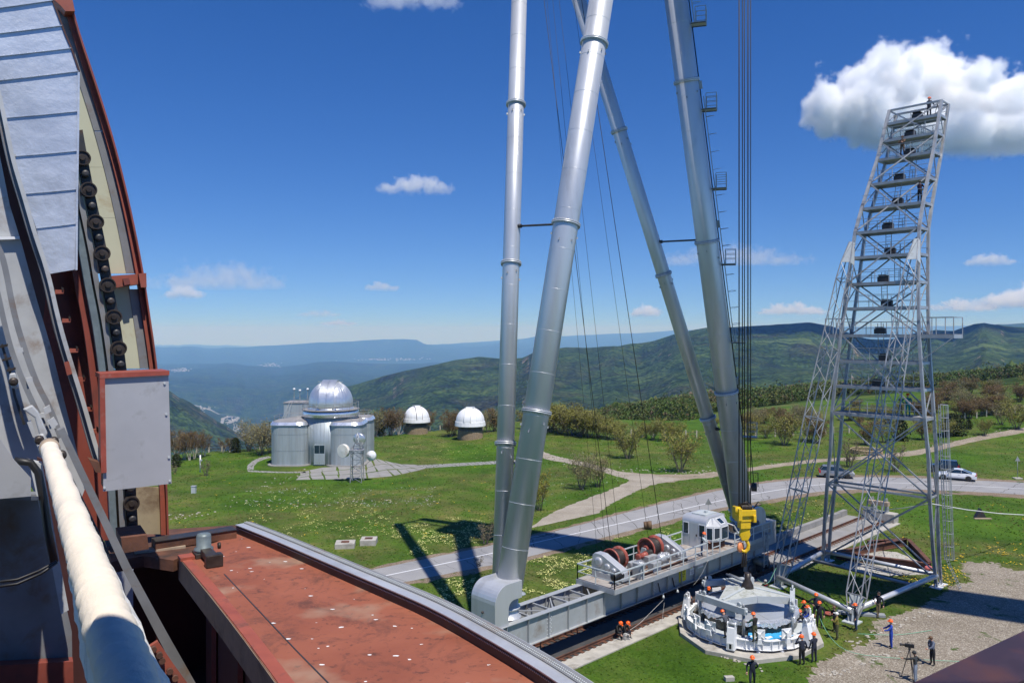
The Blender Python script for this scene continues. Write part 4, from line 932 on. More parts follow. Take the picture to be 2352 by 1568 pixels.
# platforms
for i, z in enumerate(PL):
    p = [tw(-1,0,z), tw(1,0,z), tw(1,1,z), tw(-1,1,z)]
    b = MB(); b.prism([q-V((0,0,0.05)) for q in p], V((0,0,0.06))); pf = obj('platform', b, M('platform_steel') if 'platform_steel' in MATS else pm('platform_steel',(0.27,0.27,0.265),0.7,0.2,0.2,2.0,(0.18,0.13,0.1),0.4,1.5), tower)
    for a, c in ((0,1),(1,2),(2,3),(3,0)):
        k = MB(); k.beam(p[a]-V((0,0,0.12)), p[c]-V((0,0,0.12)), 0.09, 0.22, V((0,0,1))); obj('edge_beam', k, TM, pf)
    if i < 12:
        for a, c in ((0,1),(2,3)):
            for h in (0.5, 1.0):
                k = MB(); k.beam(p[a]+V((0,0,h)), p[c]+V((0,0,h)), 0.035); obj('rail', k, TM, pf)
            for t in (0.2,0.4,0.6,0.8):
                q = p[a].lerp(p[c], t); k = MB(); k.beam(q, q+V((0,0,1.0)), 0.04); obj('rail_post', k, TM, pf)
    else:
        for t in (0.0,0.33,0.66,1.0):
            q = p[3].lerp(p[2], t); k = MB(); k.beam(q, q+V((0,0,1.05)), 0.04); obj('rail_post', k, TM, pf)
        for h in (0.5,1.0): k = MB(); k.beam(p[3]+V((0,0,h)), p[2]+V((0,0,h)), 0.035); obj('rail', k, TM, pf)
    # floodlight box, its bracket under the platform above
    if 1 <= i:
        t = 0.48 if i % 2 else 0.55; q = p[0].lerp(p[1], t)+UU*0.6+V((0,0,0.25)); k = MB(); fr = Frame(q, NN, None, (UU*-0.3+V((0,0,1))).normalized())
        k.obox(q, NN*0.42, UU*0.16, V((0,0,0.2))); k.prism([q+NN*0.42+UU*0.16+V((0,0,0.2)),q-NN*0.42+UU*0.16+V((0,0,0.2)),q-NN*0.3-UU*0.3+V((0,0,0.32)),q+NN*0.3-UU*0.3+V((0,0,0.32))], V((0,0,0.03))); obj('floodlight', k, M('dark_steel'), tower)
    if 0 < i:
        z0 = PL[i-1]; t = 0.44 if i % 2 else 0.60                        # internal ladders
        a = tw(-1,1,z0).lerp(tw(1,1,z0), t)-UU*0.3; c = tw(-1,1,z).lerp(tw(1,1,z), t-0.03)-UU*0.3
        for o_ in (-0.22, 0.22): k = MB(); k.beam(a+NN*o_, c+NN*o_+V((0,0,0.9)), 0.04); obj('ladder_rail', k, TM, tower)
        for j in range(7): q = a.lerp(c, (j+0.5)/7); k = MB(); k.beam(q-NN*0.22, q+NN*0.22, 0.028); obj('rung', k, TM, tower)
# side balconies at half height
zb = 19.4
for sg, L in ((1, 2.4), (-1, 1.3)):
    a = tw(sg,0,zb); c = tw(sg,1,zb); b = MB()
    q0, q1 = a+NN*sg*L, c+NN*sg*L
    b.prism([a-V((0,0,0.02)),c-V((0,0,0.02)),q1-V((0,0,0.02)),q0-V((0,0,0.02))], V((0,0,0.05))); bal = obj('balcony', b, M('platform_steel'), tower)
    for p_, q_ in ((a,q0),(q0,q1),(q1,c)):
        k = MB(); k.beam(p_-V((0,0,0.15)), q_-V((0,0,0.15)), 0.06, 0.26); obj('edge_beam', k, TM, bal)
        k = MB(); k.beam(p_+V((0,0,1.3)), q_+V((0,0,1.3)), 0.05); obj('rail', k, TM, bal)
    for t in (0.1,0.5,1.0):
        for p_, q_ in ((a,q0),(c,q1)): w_ = p_.lerp(q_, t); k = MB(); k.beam(w_, w_+V((0,0,1.3)), 0.05); obj('rail_post', k, TM, bal)
    if sg == 1: k = MB(); k.beam(q0-V((0,0,0.2)), tw(1,0,17.4), 0.07); obj('knee_brace', k, TM, bal)
# lattice struts in front
def lattice(p, q, w, nb=17):
    ax = (q-p).normalized(); L = (q-p).length; e1 = NN-ax*NN.dot(ax); e1.normalize(); e2 = ax.cross(e1)
    def corner(i, t):
        k = interp([(0,0.35),(0.06,1.0),(0.5,1.15),(0.9,0.9),(1,0.2)], t)*w/2
        a, c = ((-1,-1),(1,-1),(1,1),(-1,1))[i]; return p+ax*(L*t)+e1*(a*k)+e2*(c*k)
    ts = [0.0]+[0.06+0.86*i/nb for i in range(nb+1)]+[0.985]
    st = MB()
    for i in range(4):
        for t0, t1 in zip(ts, ts[1:]): st.beam(corner(i,t0), corner(i,t1), 0.065)
    o = obj('strut', st, TM, tower)
    for j, (t0, t1) in enumerate(zip(ts[1:], ts[2:])):
        for i in range(4):
            a, c = (i, (i+1) % 4) if j % 2 else ((i+1) % 4, i)
            k = MB(); k.beam(corner(a,t0), corner(c,t1), 0.036); obj('lacing_bar', k, TM, o)
        if j % 4 == 0:
            for i in range(4):
                k = MB(); k.beam(corner(i,t0), corner((i+1)%4,t0), 0.07); obj('joint_frame', k, TM, o)
    k = MB(); k.prism([p-e1*0.22, p+e1*0.22, p+ax*(L*0.06)+e1*(w/2), p+ax*(L*0.06)-e1*(w/2)], e2*0.05); k.prism([p-e2*0.22+e1*0.03, p+e2*0.22+e1*0.03, p+ax*(L*0.06)+e2*(w/2), p+ax*(L*0.06)-e2*(w/2)], e1*0.05); obj('shoe', k, M('pale_grey'), o)
    k = MB(); k.prism([corner(i,0.92) for i in (0,1)]+[corner(1,0.985),corner(0,0.985)], e2*0.04); k.prism([corner(i,0.92) for i in (1,2)]+[corner(2,0.985),corner(1,0.985)], e1*-0.04); obj('head_plate', k, M('pale_grey'), o)
    return o
SL, SR = G(1787,1347), G(1957,1428)
lattice(SL, tw(-1,0,27.4)-UU*0.2, 1.0); lattice(SR, tw(1,0,27.2)-UU*0.2, 1.0)
for p in (SL, SR): b = MB(); b.obox(p+V((0,0,0.03)), UU*0.5, NN*0.5, V((0,0,0.05))); obj('foot_plate', b, M('pale_grey'), tower)
# ground pipes tying the feet together
def pipe(p, q, r=0.19, mt='alu_paint'): b = MB(); b.tube([p, q], r, 16); return obj('ground_pipe', b, M(mt), tower)
up = V((0,0,0.75))
pipe(SL+up, tw(-1,0,0)+V((0,0,0.9))); pipe(SL+up, SR+up); pipe(SR+up, tw(1,0,0)+V((0,0,0.9))); pipe(tw(-1,0,0)+V((0,0,1.0)), tw(1,0,0)+V((0,0,1.0)), 0.16); pipe(SL.lerp(tw(-1,0,0),0.75)+V((0,0,0.7)), SR.lerp(tw(1,0,0),0.75)+V((0,0,0.7)), 0.12, 'steel_grey')
# caged ladder on the right side, with the loose ladder below it
def caged():
    p0 = tw(1,1,2.2)+NN*0.45; p1 = tw(1,1,14.0)+NN*0.45; ax = (p1-p0).normalized(); L = (p1-p0).length
    for o_ in (-0.23, 0.23): b = MB(); b.beam(p0+UU*o_, p1+UU*o_, 0.05); lad = obj('cage_ladder_rail', b, TM, tower)
    n_ = int(L/0.33)
    for j in range(n_): q = p0+ax*(L*(j+0.5)/n_); b = MB(); b.beam(q-UU*0.23, q+UU*0.23, 0.03); obj('rung', b, TM, tower)
    for j in range(13):
        q = p0+ax*(L*j/12); b = MB(); b.tube([q+UU*0.23]+[q+NN*(0.36*sin(a)*1.7)+UU*(0.36*cos(a)) for a in [pi*i/8 for i in range(9)]]+[q-UU*0.23], 0.022, 5); obj('safety_hoop', b, TM, tower)
    for a in (pi*0.2,pi*0.4,pi*0.6,pi*0.8):
        d = NN*(0.61*sin(a))+UU*(0.36*cos(a)); b = MB(); b.beam(p0+d, p1+d, 0.03); obj('cage_bar', b, TM, tower)
    b = MB(); k = G(2206,1352); t = p0+V((0,0,0.1))
    la = thing('leaning_ladder', 'grey steel ladder leaning down from the caged ladder to the gravel', 'ladder', k)
    for o_ in (-0.2, 0.2): b = MB(); b.beam(k+UU*o_, t+UU*o_, 0.045); obj('ladder_rail', b, TM, la)
    for j in range(11): q = k.lerp(t, (j+0.5)/11); b = MB(); b.beam(q-UU*0.2, q+UU*0.2, 0.03); obj('rung', b, TM, la)
caged()
# rusty I-beams lying between the tower feet
def ibeam(name, p, q, h, w, mt, label=None, parent=None):
    b = MB(); d = (q-p).normalized(); b.beam(p+V((0,0,h/2)), q+V((0,0,h/2)), 0.03, h-0.05); b.beam(p+V((0,0,h-0.0125)), q+V((0,0,h-0.0125)), w, 0.025); b.beam(p+V((0,0,0.0125)), q+V((0,0,0.0125)), w, 0.025)
    return obj(name, b, M(mt), parent)
fr = thing('beam_frame', 'rusty brown steel I-beam frame lying on a slab behind the tower legs', 'steel frame', G(2030,1290))
P_ = [G(1918,1283), G(1990,1258), G(2085,1252), G(2140,1312)]
for a, c in ((0,2),(2,3),(0,3),(1,2)): ibeam('i_beam', P_[a].lerp(P_[c],0.02)+V((0,0,0.05)), P_[c].lerp(P_[a],0.02)+V((0,0,0.05)), 0.62, 0.36, 'rust', parent=fr)
b = MB(); pts = [G(1925,1300),G(1990,1262),G(2060,1268),G(2140,1300),G(2140,1318),G(2040,1322)]; b.prism([p-V((0,0,0.1)) for p in pts], V((0,0,0.13))); o = obj('concrete_slab', b, M('concrete')); o['kind'] = 'structure'
# rail end stop and its block
es = thing('rail_buffer', 'grey steel rail end stop on a concrete block at the end of the track', 'buffer', CR(84.2,-32.6,0))
b = MB(); b.fbox(CR, 83.4, 84.6, -33.8, -30.6, 0, 0.95); obj('block', b, M('concrete'), es, bevel=0.03)
for n0 in (-33.0,-31.6): b = MB(); b.prism([CR(s,n0,z) for s,z in ((83.5,0.95),(84.5,0.95),(84.1,2.4),(83.7,2.4))], NN*0.12); obj('stop_plate', b, M('steel_grey'), es)
b = MB(); b.fbox(CR, 83.3, 83.9, -33.3, -31.2, 1.7, 2.1); obj('stop_beam', b, M('wood_pale'), es)
# guy cable towards the right
b = MB(); p = G(2035,1222)+V((0,0,2.2)); q = tw(1,0,6.6); r_ = G(2420,1230)+V((0,0,2.0)); b.tube([p, p.lerp(q,0.5)-V((0,0,0.05)), q], 0.035, 6); b.tube([q]+[q.lerp(r_,t)-V((0,0,1.2*t*(1-t))) for t in (0.25,0.5,0.75)]+[r_], 0.04, 6); obj('guy_cable', b, M('rope_white'), tower)
an = thing('cable_anchor', 'dark triangular steel anchor on a pale plank in the grass', 'anchor', G(2254,1192))
p = G(2254,1190); b = MB(); b.prism([p+V((-0.55,0,0.1)),p+V((0.55,0,0.1)),p+V((0,0,1.0))], V((0,0.5,0))); obj('anchor_wedge', b, M('dark_steel'), an); b = MB(); b.box(p.x-0.9,p.x+0.9,p.y-0.4,p.y-0.1,0,0.1); obj('plank', b, M('wood_pale'), an)
# ------------------------------------------------------------------ mirror in its cell, with the lifting frame
MC = V((15.35, 50.9, 0))
def pol(a, r, z): return MC+V((r*cos(radians(a)), r*sin(radians(a)), z))
b = MB(); b.prism([pol(a+7, 4.75+0.25*sin(a), -0.2) for a in range(0,360,36)], V((0,0,0.45))); ped = obj('pedestal', b, M('concrete'), bevel=0.03); tag(ped, 'low pale concrete pedestal under the white mirror cell', 'pedestal')
cell = thing('mirror_cell', 'white steel ring cell with upright brackets holding the big telescope mirror', 'mirror cell', MC+V((0,0,0.25)))
WP = M('white_paint')
Z0, Z1 = 0.42, 1.0
for k in range(16):                                   # polygonal ring girder, one segment per side
    a0, a1 = k*22.5+4, (k+1)*22.5+4
    p0, p1 = pol(a0,3.85,0), pol(a1,3.85,0); d = (p1-p0).normalized(); n_ = V((d.y,-d.x,0))
    seg = MB(); seg.beam(p0+V((0,0,(Z0+Z1)/2)), p1+V((0,0,(Z0+Z1)/2)), 0.03, Z1-Z0-0.06); seg.beam(p0+V((0,0,Z1-0.02)), p1+V((0,0,Z1-0.02)), 0.26, 0.04); seg.beam(p0+V((0,0,Z0)), p1+V((0,0,Z0)), 0.26, 0.04)
    o = obj('ring_segment', seg, WP, cell)
    for t in (0.0, 0.33, 0.66):
        q = p0.lerp(p1, t); r_ = MB(); r_.obox(q+V((0,0,(Z0+Z1)/2))+n_*0.06, d*0.012, n_*0.065, V((0,0,(Z1-Z0)/2-0.025))); obj('rib', r_, WP, o)
    q = p0.lerp(p1, 0.5); r_ = MB(); r_.lathe(q+V((0,0,0.251)), [(0.13,0),(0.13,0.05),(0.05,0.07),(0.05,0.16)], 10); obj('levelling_foot', r_, WP, o)
b = MB(); b.lathe(MC+V((0,0,0.72)), [(2.9,0),(3.78,0),(3.78,0.22),(2.9,0.22)], 64); obj('ring_floor', b, M('pale_grey'), cell)
# big bearing posts
for a in (-120, -46, 152, 80):
    c = pol(a, 4.05, 0); rd = V((cos(radians(a)), sin(radians(a)), 0)); tg = V((-rd.y, rd.x, 0))
    pr_ = [c+rd*x+V((0,0,z)) for x, z in ((-0.30,0.36),(0.30,0.36),(0.26,0.8),(0.10,1.68),(-0.22,1.68),(-0.30,1.0))]
    b = MB(); b.prism([p-tg*0.26 for p in pr_], tg*0.52); o = obj('bearing_post', b, WP, cell, bevel=0.03)
    for sg in (-1, 1):
        k = MB(); k.prism([c+rd*x+tg*(sg*0.2)+V((0,0,z)) for x, z in ((-0.22,1.66),(0.10,1.66),(0.06,1.92),(-0.04,2.0),(-0.16,1.95))], tg*(0.07*sg)); obj('lug_plate', k, WP, o)
    k = MB(); k.lathe(c+V((0,0,1.86))-tg*0.3-rd*0.05, [(0.1,0),(0.1,0.6)], 14, tg); obj('pin', k, M('steel_grey'), o)
    k = MB(); k.obox(c+rd*0.30+V((0,0,0.62)), rd*0.012, tg*0.17, V((0,0,0.2))); obj('slot_frame', k, M('white_plastic'), o); k = MB(); k.obox(c+rd*0.31+V((0,0,0.62)), rd*0.012, tg*0.07, V((0,0,0.14))); obj('slot', k, M('black'), o)
# panel brackets round the rim
for a in (-97, -72, -24, 0, 25, 50, 105, 128, 178, 202, 218, -140):
    c = pol(a, 3.95, 0); rd = V((cos(radians(a)), sin(radians(a)), 0)); tg = V((-rd.y, rd.x, 0))
    b = MB(); b.prism([c+tg*x+rd*0.05+V((0,0,z)) for x, z in ((-0.16,0.86),(0.16,0.86),(0.09,1.18),(-0.09,1.18))], rd*0.16); b.obox(c+rd*0.12+V((0,0,1.3)), rd*0.06, tg*0.09, V((0,0,0.2))); o = obj('clamp_arm', b, WP, cell, bevel=0.015)
    b = MB(); b.obox(c+V((0,0,1.40)), rd*0.03, tg*0.34, V((0,0,0.30))); pnl = obj('clamp_panel', b, WP, o)
    for sg in (-1, 1):
        k = MB(); k.beam(c+rd*0.045+tg*(0.30*sg)+V((0,0,1.13)), c+rd*0.045-tg*(0.30*sg)+V((0,0,1.70)), 0.03, 0.05, rd); obj('cross_rib', k, M('white_plastic'), o)
# the mirror
mir = thing('telescope_mirror', 'huge round bluish telescope mirror blank with crumpled foil round its rim', 'mirror', MC+V((0,0,0.94)))
b = MB(); b.lathe(MC+V((0,0,0.94)), [(3.0,0),(3.05,0.05),(3.05,0.78)], 96, cap=False); obj('mirror_side', b, M('mirror_side'), mir)
def mirror_mat():
    m, nt, b = newmat('mirror_top'); g = nd(nt, 'ShaderNodeNewGeometry'); pos = g.outputs['Position']
    c = ramp(nt, nz(nt, pos, 0.5, 5, 0.6, 0.4), [(0.3,(0.32,0.355,0.41)),(0.7,(0.44,0.465,0.50))]).outputs[0]
    nt.links.new(c, b.inputs['Base Color']); b.inputs['Metallic'].default_value = 0.15; b.inputs['Coat Weight'].default_value = 0.3; b.inputs['Coat Roughness'].default_value = 0.08
    nt.links.new(ramp(nt, nz(nt, pos, 0.9, 5), [(0.3,(0.22,)*3),(0.7,(0.40,)*3)]).outputs[0], b.inputs['Roughness'])
mirror_mat()
b = MB(); b.lathe(MC+V((0,0,0.94)), [(3.06,0.78),(3.06,0.83),(2.4,0.79),(1.6,0.76),(0.8,0.745),(0.0001,0.74)], 96, cap=False); obj('mirror_face', b, M('mirror_top'), mir)
for a in (35, 95, 155, 215, 275, 335):               # seams across the protective film
    k = MB(); p, q = pol(a,0.5,1.70), pol(a+8,2.95,1.775); k.beam(p, q, 0.012, 0.006); obj('film_seam', k, M('foil'), mir)
b = MB(); n_ = 140; rr = random.Random(3)              # crumpled foil fringe
for j in range(n_):
    a = 360*j/n_; w = rr.uniform(0,1)
    b.v += [pol(a, 2.90+rr.uniform(-0.06,0.03), 1.785+rr.uniform(0,0.03)), pol(a, 3.12+rr.uniform(0,0.10), 1.775+rr.uniform(-0.03,0.05)), pol(a, 3.12+rr.uniform(0,0.1), 1.60-0.22*w*rr.random())]
for j in range(n_):
    k = (j+1) % n_; b.face([3*j,3*j+1,3*k+1,3*k]); b.face([3*j+1,3*j+2,3*k+2,3*k+1])
obj('foil_fringe', b, M('foil'), mir)
# blue tarpaulin tucked under the front of the mirror
b = MB(); rr = random.Random(5); na, nr = 26, 5
for i in range(na):
    for j in range(nr):
        a = -106+i*(48/(na-1)); b.v.append(pol(a, 3.02+j*0.15, 1.05-0.025*j+0.09*rr.random()+(0.04 if j == 0 else 0)))
for i in range(na-1):
    for j in range(nr-1): b.face([i*nr+j, i*nr+j+1, (i+1)*nr+j+1, (i+1)*nr+j], True)
tag(obj('tarpaulin', b, M('tarp_blue')), 'crumpled bright blue tarpaulin tucked under the mirror rim', 'tarpaulin')
for i, a in enumerate((-105,-86,-70,-58,-60)):
    b = MB(); p = pol(a, 3.45, 0.95); b.obox(p+V((0,0,0.06)), V((0.22,0.1,0)), V((-0.04,0.09,0)), V((0,0,0.05))); tag(obj('wooden_block', b, M('white_plastic')), 'short white timber block lying on the rim of the mirror cell', 'block', 'blocks on the mirror cell rim')
# lifting frame
lf = thing('lifting_frame', 'grey three-armed steel lifting frame standing over the mirror on tube posts', 'lifting frame', MC+V((0,0,0.94)))
ANG = [218, 101, -20]; ZC = 2.48; PG = M('pale_grey')
ctr = [pol(a, 2.75, ZC) for a in ANG]
for i in range(3):
    a = ANG[i]; c = ctr[i]; tg = V((-sin(radians(a)), cos(radians(a)), 0)); rd = V((cos(radians(a)), sin(radians(a)), 0)); L = 1.85
    b = MB(); b.obox(c, tg*L, rd*0.15, V((0,0,0.2))); bm_ = obj('cross_beam', b, M('pale_grey'), lf, bevel=0.01)
    for sg in (-1, 1):
        p = c+tg*(sg*(L-0.2))
        k = MB(); k.tube([V((p.x,p.y,0.96)), p-V((0,0,0.15))], 0.10, 14); obj('post', k, M('steel_grey'), bm_)
        k = MB(); k.tube([p+V((0,0,0.2)), p+V((0,0,0.45))], [0.09,0.05], 10); obj('jack_screw', k, M('steel_grey'), bm_)
        k = MB(); q = p-tg*(sg*0.32)+V((0,0,0.34)); k.lathe(q, [(0.07,-0.04),(0.14,-0.04),(0.14,0.04),(0.07,0.04)], 16, rd); k.obox(q-V((0,0,0.12)), tg*0.05, rd*0.035, V((0,0,0.04))); obj('lifting_eye', k, PG, bm_)
        k = MB(); k.lathe(p+tg*(sg*0.2)-V((0,0,0.0)), [(0.03,0),(0.1,0.02),(0.1,0.06),(0.03,0.08)], 12, tg*sg); obj('end_boss', k, PG, bm_)
apex = MC+V((0,0,3.0))
pm('lichen_plate',(0.42,0.44,0.42),0.7,0.05,0.1,2.0,(0.20,0.21,0.13),0.45,2.6)
for i in range(3):                                     # three tapering box arms meeting at the hub
    a = ANG[i]; tg = V((-sin(radians(a)), cos(radians(a)), 0)); t0, t1 = pol(a,2.62,0)-tg*0.24, pol(a,2.62,0)+tg*0.24; i0, i1 = pol(a-60,1.35,0), pol(a+60,1.35,0)
    up_ = lambda p, z: V((p.x,p.y,z)); b = MB(); zt, zi = ZC+0.2, ZC+0.34; c0 = V((MC.x,MC.y,0))
    b.v = [up_(t0,zt),up_(t1,zt),up_(i1,zi),up_(c0,3.0),up_(i0,zi),up_(t0,zt-0.42),up_(t1,zt-0.42),up_(i1,zi-0.42),up_(i0,zi-0.42)]
    b.face([0,1,2,3]); b.face([0,3,4]); b.face([0,5,6,1]); b.face([1,6,7,2]); b.face([4,8,5,0]); b.face([5,8,7,6]); o = obj('arm', b, M('lichen_plate'), lf)
    bm = bmesh.new(); bm.from_mesh(o.data); bmesh.ops.recalc_face_normals(bm, faces=bm.faces[:]); bm.to_mesh(o.data); bm.free()
    b = MB(); b.beam(apex+V((0,0,0.03)), up_(pol(a,2.6,0),zt+0.03), 0.16, 0.06); obj('rib', b, PG, lf)
    for e0, e1 in ((t0,i0),(t1,i1)): b = MB(); b.beam(up_(e0,zt-0.2), up_(e1,zi-0.2), 0.03, 0.44); obj('side_plate', b, PG, lf)
b = MB(); b.lathe(apex-V((0,0,0.1)), [(0.42,0),(0.36,0.25),(0.2,0.55),(0.2,1.0)], 16); obj('hub', b, M('greased'), lf)
for a_ in ((-0.1,0.0),(0.1,0.05)): b = MB(); b.tube([ctr[1]+V((a_[0],0,0.5)), apex+V((a_[0]*0.5,0,0.3))], 0.07, 8); obj('tie_rod', b, M('steel_grey'), lf)
b = MB(); q = pol(230, 2.5, 0); b.obox(V((q.x,q.y,2.15)), V((0.27,-0.1,0)), V((0.1,0.27,0)), V((0,0,0.3))); obj('load_box', b, PG, lf, bevel=0.01)
# ------------------------------------------------------------------ the silver observatory building and small domes
OB = thing('observatory_building', 'grey metal clad observatory of rounded towers with a shiny silver dome', 'observatory', GP(757,1066))
OC = ORI[OB]; OC = V((-27.6, 119.0, pz(-27.6,119))); OZ = OC.z
def rrect(cx, cy, hx, hy, r, z, n=7):
    pts = []
    for (sx, sy, a0) in ((1,1,0),(-1,1,90),(-1,-1,180),(1,-1,270)):
        for k in range(n+1):
            a = radians(a0+90*k/n); pts.append(V((cx+sx*(hx-r)+r*cos(a), cy+sy*(hy-r)+r*sin(a), z)))
    return pts
def lobe(cx, cy, hx, hy, r, h, seam=True):
    b = MB(); b.prism(rrect(cx,cy,hx,hy,r,OZ-0.3), V((0,0,h+0.3))); w = obj('wall', b, M('clad_grey'), OB)
    pts = rrect(cx,cy,hx+0.012,hy+0.012,r,OZ)
    L = 0; pl = pts+[pts[0]]
    s = resample(pl, int(sum((a-c).length for a, c in zip(pl, pl[1:]))/0.62))
    for p in s[:-1]:
        if p.y > cy+hy*0.5: continue
        k = MB(); k.beam(p, p+V((0,0,h-0.02)), 0.035, 0.03); obj('standing_seam', k, M('clad_grey'), w)
    for z in (2.2, 4.6):
        k = MB(); q = rrect(cx,cy,hx+0.02,hy+0.02,r,OZ+z); m_ = len(q)
        k.v = q+[p+V((0,0,0.05)) for p in q]
        for i in range(m_): j = (i+1) % m_; k.face([i,j,m_+j,m_+i])
        obj('lap_joint', k, M('clad_grey'), w)
    # bright bevelled eave and felt roof
    e0, e1 = rrect(cx,cy,hx+0.14,hy+0.14,r,OZ+h-0.02), rrect(cx,cy,hx-0.10,hy-0.10,r-0.15,OZ+h+0.42)
    k = MB(); m_ = len(e0); k.v = e0+e1+[p-V((0,0,0.05)) for p in e0]
    for i in range(m_): j = (i+1) % m_; k.face([i,j,m_+j,m_+i]); k.face([2*m_+i,2*m_+j,j,i])
    k.face(list(range(m_,2*m_))); obj('eave', k, M('eave_metal') if 'eave_metal' in MATS else pm('eave_metal',(0.78,0.80,0.83),0.3,0.75,0.04,1.0), w)
    top = V((OC.x*0.35+cx*0.65, OC.y*0.35+cy*0.65, OZ+h+0.95))
    k = MB(); e2 = rrect(cx,cy,hx-0.16,hy-0.16,r-0.2,OZ+h+0.43); k.v = e2+[top]
    for i in range(m_): k.face([i,(i+1)%m_,m_])
    obj('roof', k, M('roof_felt'), w)
    # roof railing
    rl = rrect(cx,cy,hx-0.3,hy-0.3,r-0.3,OZ+h+0.45,4); k = MB()
    k.tube([p+V((0,0,0.75)) for p in rl]+[rl[0]+V((0,0,0.75))], 0.025, 5); ra = obj('roof_rail', k, M('steel_grey'), w)
    for p in rl[::3]: k = MB(); k.beam(p, p+V((0,0,0.75)), 0.03); obj('rail_post', k, M('steel_grey'), ra)
    return w
lobe(OC.x-5.4, OC.y-1.4, 2.7, 2.9, 1.5, 6.0); lobe(OC.x+3.0, OC.y-1.5, 2.45, 3.0, 1.5, 6.0)
lobe(OC.x-4.4, OC.y+3.8, 2.8, 2.6, 1.5, 6.01); lobe(OC.x+3.0, OC.y+3.9, 2.7, 2.6, 1.5, 6.01)
b = MB(); b.lathe(V((OC.x,OC.y,OZ-0.3)), [(4.05,0),(4.05,7.3)], 64); cw = obj('drum_wall', b, M('clad_grey'), OB)
for k in range(44):
    a = 2*pi*k/44
    if sin(a) > 0.3: continue
    q = MB(); p = V((OC.x+4.06*cos(a), OC.y+4.06*sin(a), OZ)); q.beam(p, p+V((0,0,7.0)), 0.035, 0.03); obj('standing_seam', q, M('clad_grey'), cw)
b = MB(); b.lathe(V((OC.x,OC.y,OZ)), [(4.05,7.0),(4.35,7.05),(4.12,7.75),(4.1,7.8),(3.3,8.05),(3.3,8.35)], 64, cap=False); obj('drum_eave', b, M('eave_metal'), OB)
b = MB(); b.lathe(V((OC.x,OC.y,OZ)), [(3.3,7.96),(4.3,7.96),(4.3,8.03),(3.3,8.03)], 64); obj('gallery', b, M('roof_felt'), OB)
DZ = OZ+8.05+0.95; DR = 3.28
prof = [(3.42,-0.95),(3.42,-0.75),(3.16,-0.72)]+[(DR*cos(radians(e)), DR*sin(radians(e))) for e in range(-14,90,6)]+[(0.001,DR)]
b = MB(); b.lathe(V((OC.x,OC.y,DZ)), prof, 48, cap=False); dm = obj('dome', b, M('dome_silver'), OB)
for k in range(40):
    a = 2*pi*k/40; q = MB(); q.tube([V((OC.x,OC.y,DZ))+V((cos(a)*cos(radians(e)), sin(a)*cos(radians(e)), sin(radians(e))))*(DR+0.01) for e in range(-12,84,8)], 0.022, 4); obj('dome_rib', q, M('dome_silver'), dm)
fwd = V((0.02,-1,0)).normalized(); rgt = V((1,0.02,0))
def band(x0, x1, r0, r1, e0, e1):
    k = MB(); es = [e0+(e1-e0)*i/22 for i in range(23)]
    for e in es:
        for r in (r0, r1):
            for x in (x0, x1): k.v.append(V((OC.x,OC.y,DZ))+rgt*x+(fwd*cos(radians(e))+V((0,0,sin(radians(e)))))*sqrt(max(0.01, r*r)))
    for i in range(22):
        a = i*4; k.face([a+2,a+3,a+7,a+6]); k.face([a,a+4,a+5,a+1]); k.face([a,a+2,a+6,a+4]); k.face([a+1,a+5,a+7,a+3])
    k.face([0,1,3,2]); k.face([88,90,91,89]); return k
obj('shutter', band(-1.12,-0.02,3.0,3.42,-12,108), M('dome_silver'), dm); obj('shutter', band(0.02,1.12,3.0,3.42,-12,108), M('dome_silver'), dm)
k = MB(); k.beam(V((OC.x-1.9,OC.y-0.2,DZ+3.12)), V((OC.x+1.9,OC.y-0.2,DZ+3.12)), 0.09, 0.07); k.beam(V((OC.x-1.5,OC.y-3.35,DZ-0.35)), V((OC.x+2.3,OC.y-3.35,DZ-0.30)), 0.09, 0.1); obj('shutter_rail', k, M('pale_grey'), dm)
for r_, nm in ((4.2,1.0),(4.2,0.55)):
    k = MB(); k.tube([V((OC.x+r_*cos(2*pi*i/40), OC.y+r_*sin(2*pi*i/40), OZ+8.03+nm)) for i in range(41)], 0.025, 5); obj('gallery_rail', k, M('steel_grey'), OB)
for i in range(20): k = MB(); p = V((OC.x+4.2*cos(2*pi*i/20), OC.y+4.2*sin(2*pi*i/20), OZ+8.03)); k.beam(p, p+V((0,0,1.0)), 0.04); obj('gallery_post', k, M('steel_grey'), OB)
# stair block behind with instruments on its roof
b = MB(); b.box(OC.x-7.9,OC.x-3.9,OC.y+2.5,OC.y+6.5,OZ+5.0,OZ+8.6); obj('stair_block', b, M('clad_grey'), OB); b = MB(); b.box(OC.x-8.0,OC.x-3.8,OC.y+2.4,OC.y+6.6,OZ+8.6,OZ+8.72); obj('stair_roof', b, M('roof_felt'), OB)
for x, h in ((-6.4,1.9),(-5.5,1.7),(-4.3,1.9)):
    k = MB(); p = V((OC.x+x, OC.y+2.9, OZ+8.72)); k.beam(p, p+V((0,0,h)), 0.06); k.beam(p+V((-0.25,0,0)), p+V((0,0,h*0.6)), 0.03); k.beam(p+V((0.25,0,0)), p+V((0,0,h*0.6)), 0.03); o = obj('instrument_mast', k, M('steel_grey'), OB); k = MB(); k.lathe(p+V((0,0,h)), [(0.02,0),(0.2,0.05),(0.2,0.25),(0.05,0.32)], 10); obj('sensor', k, M('dome_white'), o)
k = MB(); p = V((OC.x-7.2,OC.y-0.8,OZ+6.5)); k.beam(p, p+V((0.3,3.3,2.4)), 0.05); k.beam(p+V((0.4,0,0)), p+V((0.7,3.3,2.4)), 0.05); obj('roof_ladder', k, M('steel_grey'), OB)
